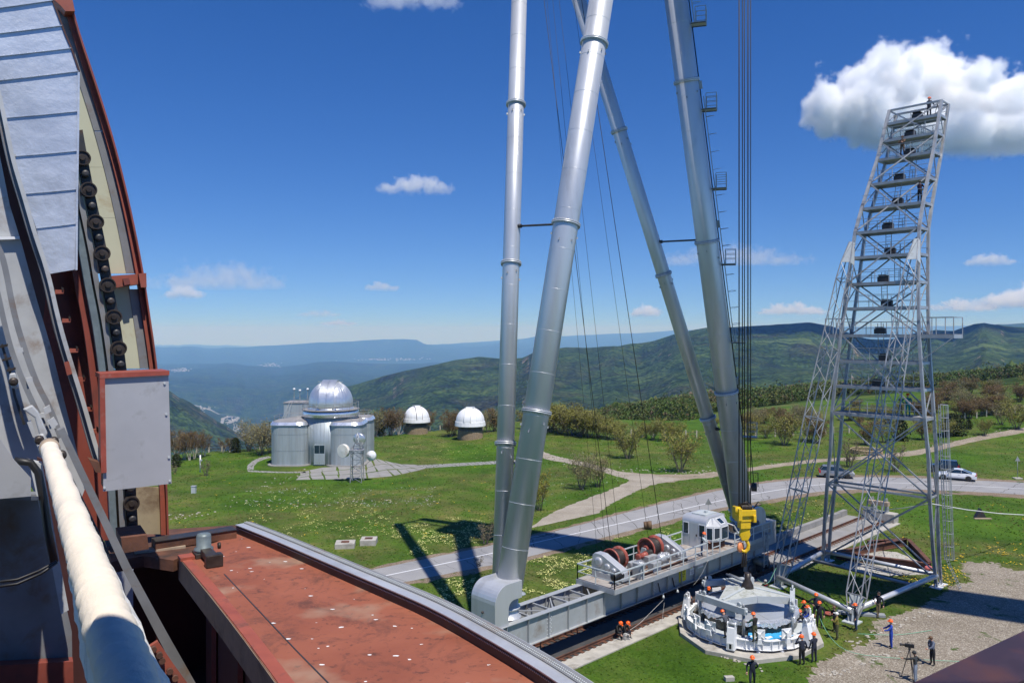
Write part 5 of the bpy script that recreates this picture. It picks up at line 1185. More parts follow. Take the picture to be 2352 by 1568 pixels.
# door and window in the recess
yf = OC.y-4.08
k = MB(); k.box(OC.x-1.55,OC.x+0.1,yf-0.05,yf+0.35,OZ+0.15,OZ+3.1); fr_ = obj('door_frame', k, M('clad_grey'), OB)
for sx in (-1.45,-0.70): k = MB(); k.box(OC.x+sx,OC.x+sx+0.70,yf-0.09,yf-0.05,OZ+0.2,OZ+1.75); obj('door_leaf', k, M('clad_grey'), fr_)
for sx in (-1.45,-0.70): k = MB(); k.box(OC.x+sx,OC.x+sx+0.70,yf-0.07,yf-0.051,OZ+1.85,OZ+3.0); obj('pane', k, M('glass_dark'), fr_)
k = MB(); k.prism(rrect(OC.x-5.4,OC.y-1.4,3.2,3.4,1.7,OZ-0.1)+[], V((0,0,0.22))); obj('plinth', k, M('slab_concrete'), OB)
k = MB(); k.prism(rrect(OC.x+3.0,OC.y-1.5,2.95,3.5,1.7,OZ-0.1)+[], V((0,0,0.23))); obj('plinth', k, M('slab_concrete'), OB)
# small domes
def small_dome(x, y, label, R_, rot, dirty):
    p = GP(x, y); t = thing('small_dome', label, 'dome', p, 'small white domes on stone drums')
    k = R_/2.5
    b = MB(); b.lathe(p, [(2.05*k,-0.3),(2.05*k,2.25*k)], 40); dr = obj('drum', b, M('dark_steel') if False else pm('mortar_'+str(x),(0.16,0.13,0.10),0.9), t)
    st = MB(); rr = random.Random(x); z = 0.0
    while z < 1.45*k:
        h = rr.uniform(0.16,0.26)*k; a = rr.uniform(0,0.3)
        while a < 2*pi+0.1:
            w = rr.uniform(0.12,0.24); c = p+V((cos(a+w/2)*2.07*k, sin(a+w/2)*2.07*k, z+h/2)); rd = V((cos(a+w/2),sin(a+w/2),0)); tg = V((-rd.y,rd.x,0))
            st.obox(c, tg*(w*2.07*k*0.46), rd*(0.05+rr.uniform(0,0.05)), V((0,0,h*0.44))); a += w
        z += h
    so_ = obj('stonework', st, M('stone'), dr); so_['kind'] = 'stuff'
    b = MB(); b.lathe(p, [(2.30*k,2.2*k),(2.62*k,2.2*k),(2.66*k,2.28*k),(2.56*k,3.0*k),(2.44*k,3.02*k)], 24, cap=False, sm=False); obj('dome_skirt', b, M('dome_white'), t)
    c = p+V((0,0,3.0*k)); rr_ = 2.42*k
    b = MB(); b.lathe(c, [(rr_*cos(radians(e)), rr_*0.97*sin(radians(e))) for e in range(0,90,6)]+[(0.001,rr_*0.97)], 24, cap=False, sm=False); d = obj('dome_shell', b, M('dome_white'), t)
    for i in range(12):
        a = 2*pi*i/12; q = MB(); q.tube([c+V((cos(a)*cos(radians(e)), sin(a)*cos(radians(e)), 0.97*sin(radians(e))))*(rr_+0.01) for e in range(0,84,8)], 0.025, 4); obj('shell_rib', q, M('dome_white'), d)
    f = V((sin(rot), -cos(rot), 0)); r2 = V((-f.y, f.x, 0)); q = MB()
    es = list(range(-2,104,8))
    for e in es:
        for r in (rr_-0.1, rr_+0.10):
            for xx in (-0.55*k,0.55*k): q.v.append(c+r2*xx+(f*cos(radians(e))+V((0,0,0.97*sin(radians(e)))))*r)
    for i in range(len(es)-1):
        a = i*4; q.face([a+2,a+3,a+7,a+6]); q.face([a,a+2,a+6,a+4]); q.face([a+1,a+5,a+7,a+3])
    q.face([0,1,3,2]); e_ = (len(es)-1)*4; q.face([e_,e_+2,e_+3,e_+1]); sh = obj('slit_shutter', q, M('dome_white'), d)
    for xx in (-0.56*k,0.56*k):
        q = MB(); q.tube([c+r2*xx+(f*cos(radians(e))+V((0,0,0.97*sin(radians(e)))))*(rr_+0.11) for e in es], 0.035, 4); obj('shutter_edge', q, M(dirty), sh)
    q = MB(); q.obox(c+V((0,0,rr_*0.98)), r2*0.7*k, f*0.55*k, V((0,0,0.07))); obj('top_hatch', q, M('pale_grey'), d)
small_dome(957, 995, 'white observatory dome with a dark-edged slit on a round stone drum', 2.5, 0.35, 'rust')
small_dome(1080, 1007, 'clean white observatory dome on a low round stone drum beside a footpath', 2.65, -0.15, 'pale_grey')
# microwave dish mast
mp = GP(820, 1106); dmst = thing('dish_mast', 'lattice mast carrying three white microwave dishes in front of the observatory', 'mast', mp)
def mc(i, z): s = 0.75-0.02*z; return mp+V(((-1,1,1,-1)[i]*s, (-1,-1,1,1)[i]*s, z))
for i in range(4): b = MB(); b.beam(mc(i,0), mc(i,4.6), 0.09); obj('leg', b, M('tower_steel'), dmst)
for j in range(5):
    z0, z1 = j*0.92, (j+1)*0.92
    for i in range(4):
        b = MB(); a, c = (i,(i+1)%4) if j % 2 else ((i+1)%4,i); b.beam(mc(a,z0), mc(c,z1), 0.05); obj('lacing_bar', b, M('tower_steel'), dmst)
        b = MB(); b.beam(mc(i,z1), mc((i+1)%4,z1), 0.05); obj('girt', b, M('tower_steel'), dmst)
b = MB(); b.box(mp.x-0.9,mp.x+0.9,mp.y-0.9,mp.y+0.9,mp.z+4.2,mp.z+4.26); obj('mast_platform', b, M('tower_steel'), dmst)
for x0, x1 in ((-0.5,0.25),): b = MB(); b.tube([mp+V((x0,-0.2,4.2)), mp+V((0.1,-0.2,6.4))], 0.05, 6); b.tube([mp+V((0.5,-0.2,4.2)), mp+V((0.1,-0.2,6.4))], 0.05, 6); obj('top_frame', b, M('tower_steel'), dmst)
def dish(c, ax, r, dep, mt='dish_white', nm='dish'):
    ax = V(ax).normalized(); b = MB(); b.lathe(c, [(0.001,-dep*0.6),(r*0.5,-dep*0.45),(r*0.95,0),(r,0.02),(r,dep),(r*0.97,dep),(0.001,dep*1.12)], 32, ax, cap=False); o = obj(nm, b, M(mt), dmst)
    k = MB(); k.obox(c-ax*(dep*0.7+0.12), ax*0.2, V((0,0,0.12)), ax.cross(V((0,0,1)))*0.12); obj('dish_bracket', k, M('steel_grey'), o); return o
dish(mp+V((0.2,0.1,5.55)), (0.25,0.9,0.12), 0.80, 0.35, 'dome_silver'); dish(mp+V((-1.55,-0.3,4.15)), (-0.45,-1,0.0), 0.86, 0.5); dish(mp+V((1.75,0.2,3.35)), (0.35,1,0.0), 0.66, 0.4, 'dome_white')
b = MB(); b.obox(mp+V((0.2,-0.25,5.5)), V((0.14,0,0)), V((0,0.1,0)), V((0,0,0.32))); obj('radio_unit', b, M('pale_grey'), dmst)
b = MB(); b.beam(mp+V((-0.75,-0.3,4.15)), mp+V((-1.4,-0.15,4.15)), 0.08); b.beam(mp+V((0.75,0.2,3.5)), mp+V((1.6,0.0,3.5)), 0.08); b.beam(mp+V((1.15,0.1,3.0)), mp+V((1.15,0.1,5.2)), 0.07); obj('outrigger', b, M('tower_steel'), dmst)
# ------------------------------------------------------------------ foreground: edge of the telescope dome slit
WD = V((-0.54,0.84,0)).normalized(); ED = V((WD.y,-WD.x,0))
def WP_(x, y, q):                                    # point seen at a pixel on the upright plane q metres out along WD
    r = V(((x-CX)/F, 1.0, -(y-HY)/F)); return V((0,0,CH))+r*(q/r.dot(WD))
dome = thing('telescope_dome', 'edge of a huge silver telescope dome slit with red rib and roller chain', 'telescope dome', (-7.5, 12.5, 12.0))
def plate(name, px, q, th, mt, par=None, bevel=0):
    b = MB(); b.prism([WP_(x,y,q) for x,y in px], WD*th); return obj(name, b, M(mt), par or dome, bevel=bevel)
def bar(name, pl, q, th, mt, par=None):              # pl: (x,y,width px) along the centre line, joined into one swept bar
    b = MB(); L_, R_ = [], []
    for i, (x,y,w) in enumerate(pl):
        x0,y0 = pl[max(i-1,0)][:2]; x1,y1 = pl[min(i+1,len(pl)-1)][:2]; d = V((x1-x0,y1-y0)).normalized(); n_ = V((-d.y,d.x))
        L_.append(WP_(x+n_.x*w/2,y+n_.y*w/2,q)); R_.append(WP_(x-n_.x*w/2,y-n_.y*w/2,q))
    k = len(pl); b.v = L_+R_+[p+WD*th for p in L_]+[p+WD*th for p in R_]
    for i in range(k-1):
        b.face([i,i+1,k+i+1,k+i]); b.face([2*k+i,3*k+i,3*k+i+1,2*k+i+1]); b.face([i,2*k+i,2*k+i+1,i+1]); b.face([k+i,k+i+1,3*k+i+1,3*k+i])
    b.face([0,k,3*k,2*k]); b.face([k-1,3*k-1,4*k-1,2*k-1][::1])
    o = obj(name, b, M(mt), par or dome)
    bm = bmesh.new(); bm.from_mesh(o.data); bmesh.ops.recalc_face_normals(bm, faces=bm.faces[:]); bm.to_mesh(o.data); bm.free(); return o
def arc(pts, n=40): 
    p = resample(smoothline([V((x,y,0)) for x,y in pts], 3), n); return [(v.x,v.y) for v in p]
edge = arc([(120,-130),(150,-40),(163,0),(182,73),(220,185),(264,325),(303,484),(332,633),(346,730),(356,796),(362,846),(375,960),(385,1116),(388,1228)])
bar('rib', [(x-9,y,18) for x,y in edge], 16.2, 0.12, 'rust_red'); bar('rib_flange', [(x-2,y,4) for x,y in edge], 16.05, 0.15, 'primer_red')
bar('rib_back', [(x-6,y,12) for x,y in edge], 16.33, 0.5, 'primer_red')
# cream lining panels between rib and roller chain
def between(y0, y1, offr, offl, n=14):
    e = [p for p in edge if y0 <= p[1] <= y1]; e = [(interp([(p[1],p[0]) for p in edge], y0), y0)]+e+[(interp([(p[1],p[0]) for p in edge], y1), y1)]
    return [(x-offr,y) for x,y in e]+[(x-offl,y) for x,y in e[::-1]]
for y0, y1, mt in ((100,384,'cream'),(384.5,500,'cream'),(500.5,628,'cream'),(655,846,'cream'),(1118,1226,'cream_dirty')): plate('lining_panel', between(y0,y1,38 if y0 < 1000 else 12,150), 16.30, 0.04, mt)
for y0, y1 in ((-20,300),(302,628),(664,846)): plate('seam_strip', between(y0,y1,17,40), 16.28, 0.05, 'beam_grey')
pb = plate('rib_cross_beam', [(248,634),(334,628),(336,650),(262,661)], 16.0, 0.35, 'rust_red')
plate('rib_clip', [(282,640),(296,638),(300,652),(286,655)], 15.95, 0.06, 'primer_red'); plate('rib_clip', [(318,628),(336,627),(337,660),(324,660)], 15.9, 0.1, 'rust_red'); plate('rib_bracket', [(120,-4),(166,-4),(172,26),(150,26),(140,14)], 15.95, 0.3, 'rust_red')
# roller chain
ch = arc([(178,300),(189,363),(203.5,436),(220,510),(235,582),(247,655),(262,728),(273,800),(285,900),(294,1000),(302,1156),(307,1240)], 50)
bar('chain_plate', [(x,y,24) for x,y in ch], 15.95, 0.12, 'dark_steel')
bar('chain_guide', [(x-24,y,12) for x,y in ch], 15.9, 0.25, 'beam_grey'); bar('guide_pipe', [(x-44,y,16) for x,y in ch[8:]], 15.9, 0.3, 'motor_grey'); bar('guide_web', [(x-62,y,24) for x,y in ch[8:]], 16.1, 0.2, 'primer_red')
yy = [363,436,510,582,655,728,800,872,945,1018,1087,1156,1225]
for i, y in enumerate(yy):
    x = interp([(b_,a_) for a_,b_ in ch], y); c = WP_(x, y, 15.82); k = MB(); k.lathe(c, [(0.01,-0.05),(0.045,-0.05),(0.05,-0.02),(0.108,-0.015),(0.112,-0.04),(0.132,-0.04),(0.137,-0.02),(0.137,0.1),(0.01,0.1)], 24, WD, sm=False); obj('roller', k, M('greased'), dome)
    if i < len(yy)-1:
        y2 = (y+yy[i+1])/2; x2 = interp([(b_,a_) for a_,b_ in ch], y2); k = MB(); k.lathe(WP_(x2,y2,15.87), [(0.02,-0.06),(0.06,-0.06),(0.065,0.1),(0.02,0.1)], 14, WD); obj('chain_pin', k, M('dark_steel'), dome)
# dark interior behind the silver sheets
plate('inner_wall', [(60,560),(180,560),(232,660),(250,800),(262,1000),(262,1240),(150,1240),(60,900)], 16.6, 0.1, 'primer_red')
# silver sheets, each a panel of its own
rows = [((-40,-60),(104,-60),(121,2),(-40,26)), ((-40,22),(121.5,0),(142,60),(-40,84)), ((-40,80),(142.5,58),(163,112),(-40,136)), ((-40,132),(163.5,110),(180,165),(-40,192)), ((-40,188),(181,164),(178.5,257),(9,274),(-40,279)), ((7,270),(178.3,254),(177,348),(31,362)), ((30.5,358),(176.8,344),(175.5,436),(57,448)), ((56.5,444),(175.3,432),(174,515),(84,527)), ((83.5,523),(173.8,511),(172,619),(108,630))]
plate('sheet_backing', [(-40,-50),(98,-50),(160,115),(176,170),(168,610),(112,622),(0,250),(-40,260)], 14.97, 0.05, 'beam_grey')
for i, r in enumerate(rows): plate('sheet_panel', r, 14.9-0.0025*i+0.0, 0.012, 'sheet_silver')
for r in rows[:-1]:
    (xa,ya),(xb,yb) = (r[-1][0], r[-1][1]-3), (r[2][0]+0.5, r[2][1]-1.5)
    if len(r) == 5: (xa,ya) = (r[3][0], r[3][1]-3)
    bar('seam_lip', [(xa,ya,1.2),((xa+xb)/2,(ya+yb)/2+0.6,1.2),(xb,yb,1.2)], 14.862, 0.04, 'sheet_silver')
bar('sheet_edge', [(181,166,5),(179.5,300,5),(177,450,5),(175.5,620,5)], 14.86, 0.16, 'sheet_silver')
bar('sheet_edge', [(182,163,4),(164,110,4),(150,78,4),(121,0,4),(100,-62,4)], 14.87, 0.16, 'primer_dark')
for x0,y0,x1,y1 in ((0,182,180,165),(0,128,163,112),(0,76,142,60)):
    k = 9
    for i in range(k): t = (i+0.5)/k; c = WP_(x0+(x1-x0)*t, y0+(y1-y0)*t, 14.885); b = MB(); b.ico(c, 0.011, 1); obj('rivet', b, M('sheet_silver'), dome)
plate('dark_backing', [(-90,60),(-30,100),(20,240),(112,625),(80,900),(-90,900)], 15.9, 0.1, 'primer_dark')  # dark plate stands in for the deep shadow behind the arc rail
# arc rail running down in front
rail = arc([(-45,60),(-20,170),(0,255),(22,365),(48,448),(72,534),(103,622),(128,739),(156,833),(185,925),(212,1022),(225,1060)], 44)
bar('arc_rail', [(x,y,16) for x,y in rail], 14.2, 0.25, 'beam_grey'); bar('arc_rail_face', [(x+7,y,10) for x,y in rail], 14.1, 0.12, 'panel_white')
plate('rail_mark', [(147,832),(158,829),(166,858),(154,862)], 14.08, 0.02, 'rust_red')
for x, y in ((127,665),(143,731),(160,800),(176,866),(193,935),(207,985),(222,1030)):
    k = plate('rail_clip', [(x,y),(x+20,y+1),(x+19,y+9),(x-1,y+10)], 14.3, 0.1, 'rust_red'); plate('clip_bolt', [(x+14,y-6),(x+19,y-4),(x+19,y+1),(x+15,y+1)], 14.28, 0.06, 'greased', k)
for x, y in ((-2,268),(20,355),(42,444),(66,527),(92,612)): plate('sheet_tie', [(x,y),(x+16,y-1),(x+16,y+4),(x,y+5)], 14.5, 0.3, 'panel_white')
# pale gusset wall and the curved guide bars on it
plate('side_wall', [(-60,300),(-12,300),(22,470),(50,560),(85,690),(118,800),(150,930),(178,1040),(196,1120),(150,1240),(60,1100),(-60,1060)], 14.7, 0.12, 'panel_white')
plate('wall_edge', [(-60,545),(45,543),(45,549),(-60,552)], 14.6, 0.08, 'white_paint')
bar('guide_bar', [(x,y,14) for x,y in arc([(-8,560),(9,595),(32,722),(59,810),(85,883),(117,940),(140,1005)])], 13.9, 0.2, 'beam_grey')
bar('guide_bar', [(x,y,13) for x,y in arc([(-40,560),(-12,640),(18,780),(44,854),(73,921),(108,990),(130,1040)])], 13.85, 0.2, 'beam_grey')
for x, y in ((38,800),(60,868),(88,950),(112,975)): plate('bar_tie', [(x,y),(x+14,y-2),(x+16,y+8),(x+2,y+10)], 13.8, 0.1, 'panel_white')
bar('diagonal_beam', [(140,985,17),(189,1089,17),(240,1195,18),(291,1304,20),(378,1467,24),(440,1580,28),(500,1690,30)], 12.6, 0.22, 'beam_grey')
bar('diagonal_beam', [(150,1080,15),(200,1180,15),(245,1275,16)], 12.9, 0.2, 'motor_grey')
bar('rust_plate', [(350,1480,30),(385,1535,34),(430,1600,38)], 9.5, 0.06, 'rust_red')
for x, y in ((352,1490),(366,1503),(372,1516),(390,1540),(402,1556)): b = MB(); b.lathe(WP_(x,y,9.45), [(0.035,-0.03),(0.035,0.02)], 8, WD); obj('bolt', b, M('rust'), dome)
# tension rod with shackle
bar('tension_rod', [(4,790,6),(22,850,6),(34,910,6),(56,975,7)], 13.5, 0.08, 'dark_steel')
for x, y in ((6,792),(14,822),(24,846)): plate('rod_nut', [(x-9,y+3),(x+12,y-3),(x+12,y+3),(x-9,y+8)], 13.45, 0.1, 'greased')
k = plate('shackle', [(22,858),(36,856),(44,885),(42,893),(28,892),(20,875)], 13.3, 0.14, 'panel_white', bevel=0.02); b = MB(); b.lathe(WP_(31,876,13.28), [(0.02,-0.06),(0.06,-0.05),(0.06,0.0)], 14, WD); obj('shackle_pin', b, M('greased'), k)
k = plate('yoke', [(52,940),(74,930),(88,945),(110,995),(104,1008),(92,1004),(80,960),(66,950)], 13.2, 0.14, 'panel_white', bevel=0.02)
plate('yoke_leg', [(62,970),(72,966),(84,1000),(76,1005)], 13.25, 0.12, 'panel_white'); plate('yoke_head', [(82,1002),(100,996),(108,1010),(98,1018),(86,1015)], 12.9, 0.14, 'panel_white', bevel=0.02)
k = plate('pivot_plate', [(85,1025),(120,1010),(138,1030),(145,1050),(138,1058),(125,1040),(92,1046)], 12.2, 0.1, 'panel_white', bevel=0.02)
for x, y in ((90,1010),(124,1013),(142,1044)): b = MB(); b.lathe(WP_(x,y,12.1), [(0.02,-0.08),(0.055,-0.08),(0.06,0.05)], 14, WD); obj('pivot_bolt', b, M('greased'), dome)
plate('clamp', [(100,938),(114,930),(118,944),(104,952)], 13.6, 0.1, 'panel_white'); plate('clamp', [(108,966),(124,958),(134,974),(120,984)], 13.6, 0.1, 'panel_white')
# grey sheets low on the left
plate('grey_sheet', [(-60,1000),(0,1008),(33,1057),(71,1098),(71,1139),(-60,1150)], 9.0, 0.03, 'sheet_grey')
plate('lower_wall', [(-80,1135),(110,1135),(122,1260),(165,1450),(168,1640),(-80,1640)], 10.5, 0.2, 'beam_grey'); plate('wall_ledge', [(-80,1532),(168,1518),(170,1640),(-80,1640)], 10.3, 0.15, 'primer_red')
plate('dark_backing', [(85,1050),(150,1075),(232,1290),(258,1420),(258,1660),(100,1660)], 11.7, 0.1, 'primer_dark')
plate('wall_post', [(66,1058),(98,1066),(130,1250),(158,1400),(140,1410),(112,1260)], 10.0, 0.2, 'panel_white')
b = MB(); b.tube([WP_(x,y,9.7) for x,y in ((32,1058),(70,1062),(88,1085),(100,1150),(110,1220),(125,1290))], 0.04, 8); obj('hose', b, M('black'), dome)
b = MB(); b.tube([WP_(x,y,8.2) for x,y in ((-40,1340),(40,1330),(90,1310),(130,1288))], 0.012, 6); b.tube([WP_(x,y,8.1) for x,y in ((-40,1352),(40,1340),(95,1316),(132,1290))], 0.012, 6); obj('loose_wire', b, M('black'), dome)
b = MB(); b.prism([WP_(-80,1140,9.05),WP_(72,1139,9.05),WP_(112,1140,10.7),WP_(-80,1140,10.7)], V((0,0,-0.04))); obj('shade_shelf', b, M('beam_grey'), dome)  # hidden shelf added so that the wall below it falls in shade
b = MB(); b.box(-9.0,5.5,-1.6,-1.5,14.0,CH+3.0); obj('sky_block_wall', b, M('primer_dark'), dome)  # unseen wall added behind the eye to block sky light
b = MB(); b.box(5.5,5.6,-7.0,0.9,14.0,CH+3.2); obj('sky_block_wall', b, M('primer_dark'), dome)  # added on the open right side, out of view, to cut sky light
b = MB(); b.box(-9.0,5.5,-7.0,0.95,CH+3.0,CH+3.25); obj('shade_visor', b, M('primer_dark'), dome)      # unseen visor added over the viewpoint to throw shade on the pipe
# the grey cover box with red angle frame
q = 13.6
plate('cover_sheet', [(241,866),(387,861),(394,1110),(237,1128)], q, 0.03, 'sheet_grey'); plate('cover_back', [(243,868),(385,864),(391,1108),(240,1124)], q+0.04, 0.55, 'primer_dark')
plate('cover_frame', [(229,858),(389,851),(389,861),(229,869)], q-0.05, 0.75, 'drum_red'); plate('cover_frame', [(229,870),(241,869),(245,1085),(232,1086)], q-0.05, 0.3, 'drum_red')
for x, y in ((378,880),(382,951),(388,1050),(240,1120),(390,1104)): b = MB(); b.lathe(WP_(x,y,q-0.01), [(0.018,-0.01),(0.018,0.02)], 8, WD); obj('screw', b, M('pale_grey'), dome)
plate('step_grating', [(205,1055),(228,1062),(233,1086),(220,1084)], 13.5, 0.3, 'rust')
plate('sill_block', [(278,1235),(338,1228),(342,1260),(282,1270)], 13.9, 0.8, 'rust')

# ------------------------------------------------------------------ red deck with its riveted rim
ZK = CH-4.0
deck_ = thing('red_deck', 'weathered red painted steel deck with riveted grey rim and bird droppings', 'deck', G(700,1450,ZK))
def red_mat():
    m, nt, b = newmat('deck_red'); g = nd(nt, 'ShaderNodeNewGeometry'); pos = g.outputs['Position']
    c = ramp(nt, nz(nt, pos, 0.6, 6, 0.6), [(0.3,(0.225,0.070,0.042)),(0.7,(0.315,0.108,0.064))]).outputs[0]
    k = ramp(nt, nz(nt, pos, 1.1, 9, 0.78, 0.5), [(0.50,(0,0,0)),(0.64,(0.75,0.75,0.75))]).outputs[0]; c = mixc(nt, k, c, (0.085,0.040,0.032))
    k = ramp(nt, nz(nt, pos, 6.0, 6, 0.7, 0.2), [(0.565,(0,0,0)),(0.64,(0.65,0.65,0.65))]).outputs[0]; c = mixc(nt, k, c, (0.07,0.035,0.03))
    k = ramp(nt, nz(nt, pos, 0.7, 4, 0.5), [(0.58,(0,0,0)),(0.68,(0.6,0.6,0.6))]).outputs[0]; c = mixc(nt, k, c, (0.34,0.24,0.17))
    nt.links.new(c, b.inputs['Base Color']); b.inputs['Roughness'].default_value = 0.72; b.inputs['Specular IOR Level'].default_value = 0.25
    bp = nd(nt, 'ShaderNodeBump'); bp.inputs['Strength'].default_value = 0.15; bp.inputs['Distance'].default_value = 0.03; nt.links.new(nz(nt, pos, 2.5, 6), bp.inputs['Height']); nt.links.new(bp.outputs[0], b.inputs['Normal'])
red_mat()
rim = [G(x,y,ZK+0.1) for x,y in ((545,1213),(630,1247),(801,1322),(890,1360),(1004,1410),(1174,1508),(1287,1580),(1420,1680),(1640,1860))]
rim = resample(smoothline(rim, 2), 60); left = [G(x,y,ZK) for x,y in ((412,1279),(428,1299),(480,1362),(545,1444),(633,1564),(760,1740),(900,1960))]
left = resample(smoothline(left,1), 60)
def flat(p, z): return V((p.x,p.y,z))
b = MB(); poly = [flat(p,ZK) for p in rim]+[flat(p,ZK) for p in left[::-1]]
n_ = len(rim); b.v = [flat(p,ZK) for p in rim]+[flat(p,ZK) for p in left]+[flat(p,ZK-0.42) for p in rim]+[flat(p,ZK-0.42) for p in left]
for i in range(n_-1):
    b.face([i,n_+i,n_+i+1,i+1][::-1]); b.face([2*n_+i,2*n_+i+1,3*n_+i+1,3*n_+i][::-1]); b.face([n_+i,3*n_+i,3*n_+i+1,n_+i+1][::-1]); b.face([i,i+1,2*n_+i+1,2*n_+i][::-1])
b.face([0,2*n_,3*n_,n_])
o = obj('deck_plate', b, [M('deck_red')], deck_)
bm = bmesh.new(); bm.from_mesh(o.data); bmesh.ops.recalc_face_normals(bm, faces=bm.faces[:]); bm.to_mesh(o.data); bm.free()
def ribbon(name, pl, prof, mt):                       # prof: (outward, up) section swept along pl (outward = to the right of travel)
    b = MB(); k = len(prof); m_ = len(pl)
    for i, p in enumerate(pl):
        d = (pl[min(i+1,m_-1)]-pl[max(i-1,0)]); d.z = 0; d.normalize(); ou = V((-d.y,d.x,0))
        for a, z in prof: b.v.append(V((p.x,p.y,0))+ou*a+V((0,0,ZK+z)))
    for i in range(m_-1):
        for j in range(k): j2 = (j+1) % k; b.face([i*k+j,(i+1)*k+j,(i+1)*k+j2,i*k+j2])
    b.face(list(range(k))); b.face([(m_-1)*k+j for j in range(k)][::-1])
    o = obj(name, b, M(mt), deck_); bm = bmesh.new(); bm.from_mesh(o.data); bmesh.ops.recalc_face_normals(bm, faces=bm.faces[:]); bm.to_mesh(o.data); bm.free(); return o
ribbon('rim_upstand', rim, [(-0.02,0.0),(0.02,0.0),(0.02,0.17),(-0.02,0.17)], 'dark_steel')
ribbon('rim_cap', rim, [(-0.04,0.17),(0.30,0.17),(0.30,0.185),(-0.04,0.185)], 'alu_paint')
ribbon('rim_strip', rim, [(0.13,0.186),(0.27,0.186),(0.27,0.20),(0.13,0.20)], 'beam_grey')
ribbon('rim_face', rim, [(0.26,-0.9),(0.28,-0.9),(0.28,0.169),(0.26,0.169)], 'alu_paint')
rv = MB(); fine = resample(rim, 330)
for i, p in enumerate(fine):
    d = (fine[min(i+1,329)]-fine[max(i-1,0)]); d.z = 0; d.normalize(); ou = V((-d.y,d.x,0)); q = V((p.x,p.y,0))
    rv.lathe(q+ou*0.20+V((0,0,ZK+0.20)), [(0.012,0),(0.009,0.008),(0.002,0.011)], 6); rv.lathe(q-ou*0.021+V((0,0,ZK+0.12)), [(0.012,0),(0.009,0.008),(0.002,0.011)], 6, -ou); rv.lathe(q+ou*0.16+V((0,0,ZK+0.20)), [(0.012,0),(0.009,0.008),(0.002,0.011)], 6)
o = obj('rivets', rv, M('pale_grey'), deck_); o['kind'] = 'stuff'
sm_ = [G(x,y,ZK) for x,y in ((515,1318),(600,1408),(680,1493),(750,1564),(850,1670))]
b = MB()
for p, q_ in zip(sm_, sm_[1:]): b.beam(p+V((0,0,0.002)), q_+V((0,0,0.002)), 0.018, 0.008)
obj('deck_seam', b, M('dark_steel'), deck_)
el = [p+(flat(rim[i],ZK)-p).normalized()*0.09 for i, p in enumerate(left)]
b = MB()
for p, q_ in zip(el, el[1:]): b.beam(p+V((0,0,0.006)), q_+V((0,0,0.006)), 0.16, 0.016)
obj('edge_trim', b, M('rust_red'), deck_)
b = MB()
for p, q_ in zip(left, left[1:]): b.beam(p+V((0,0,-0.2)), q_+V((0,0,-0.2)), 0.03, 0.39)
obj('deck_side', b, pm('side_brown',(0.20,0.14,0.10),0.8,0,0.2,1.5,(0.10,0.07,0.05),0.5,1.5), deck_)
# bird droppings
rr = random.Random(11)
dp = MB()
for i in range(46):
    t, s_ = rr.random(), rr.random(); k = int(t*59); c = left[k].lerp(rim[k], 0.2+0.75*s_); r_ = rr.uniform(0.006,0.022)*(1.6 if rr.random() < 0.15 else 1)
    n_ = 7; a0 = rr.random()*6; dp.v.append(V((c.x,c.y,ZK+0.004))); b0 = len(dp.v)-1
    for j in range(n_): a = a0+2*pi*j/n_; rad = r_*rr.uniform(0.6,1.5); dp.v.append(V((c.x+cos(a)*rad*1.5, c.y+sin(a)*rad, ZK+0.003)))
    for j in range(n_): dp.face([b0, b0+1+j, b0+1+(j+1) % n_])
o = obj('bird_droppings', dp, M('white_plastic'), deck_); o['kind'] = 'stuff'
# plank along the back edge
pk = thing('edge_beam', 'dark rusty steel channel lying along the back edge of the red deck', 'channel', G(450,1235,ZK))
p, q_ = G(352,1250,ZK+0.08), G(538,1222,ZK+0.08); b = MB(); b.beam(p+V((0,0,0.0)), q_+V((0,0,0.0)), 0.30, 0.16); obj('channel', b, M('rust'), pk); b = MB(); b.beam(p+V((0,0,0.085)), q_+V((0,0,0.085)), 0.34, 0.015); obj('channel_top', b, M('dark_steel'), pk)
b = MB(); pp = [G(x,y,ZK-0.02) for x,y in ((255,1290),(330,1276),(398,1286),(560,1220),(540,1205),(380,1215),(240,1235))]; b.prism([p-V((0,0,0.2)) for p in pp], V((0,0,0.2))); obj('deck_end', b, M('rust'), deck_)
b = MB(); p, q_ = G(308,1272,ZK-0.05), G(425,1258,ZK-0.05); b.beam(p,q_,0.25,0.14); obj('end_timber', b, M('wood_pale'), deck_)
# actuator with its motor
ac = thing('actuator', 'grey electric motor on a dark greasy lever standing on the red deck', 'actuator', G(470,1282,ZK))
c = G(468,1276,ZK); fr = Frame(c, V((0.55,-0.83,0)).normalized())
b = MB(); b.fbox(fr,-0.17,0.17,-0.17,0.17,0,0.09); obj('base', b, M('dark_steel'), ac, bevel=0.01)
b = MB(); b.lathe(c+V((0,0,0.09)), [(0.17,0),(0.17,0.05),(0.13,0.08),(0.13,0.27),(0.11,0.31),(0.02,0.32)], 10); obj('motor', b, M('motor_grey'), ac)
b = MB(); b.fbox(fr,0.15,0.75,-0.09,0.09,0.05,0.17); obj('lever', b, M('greased'), ac, bevel=0.01); b = MB(); b.fbox(fr,0.68,0.86,-0.14,0.14,0,0.22); obj('end_bearing', b, M('greased'), ac, bevel=0.02)
b = MB(); b.lathe(fr(0.2,0.2,0.2), [(0.02,0),(0.06,0.0),(0.06,0.04)], 12, fr.b); obj('hand_wheel', b, M('greased'), ac); b = MB(); b.fbox(fr,-0.1,0.15,-0.42,-0.18,0,0.06); obj('red_block', b, M('rust_red'), ac)
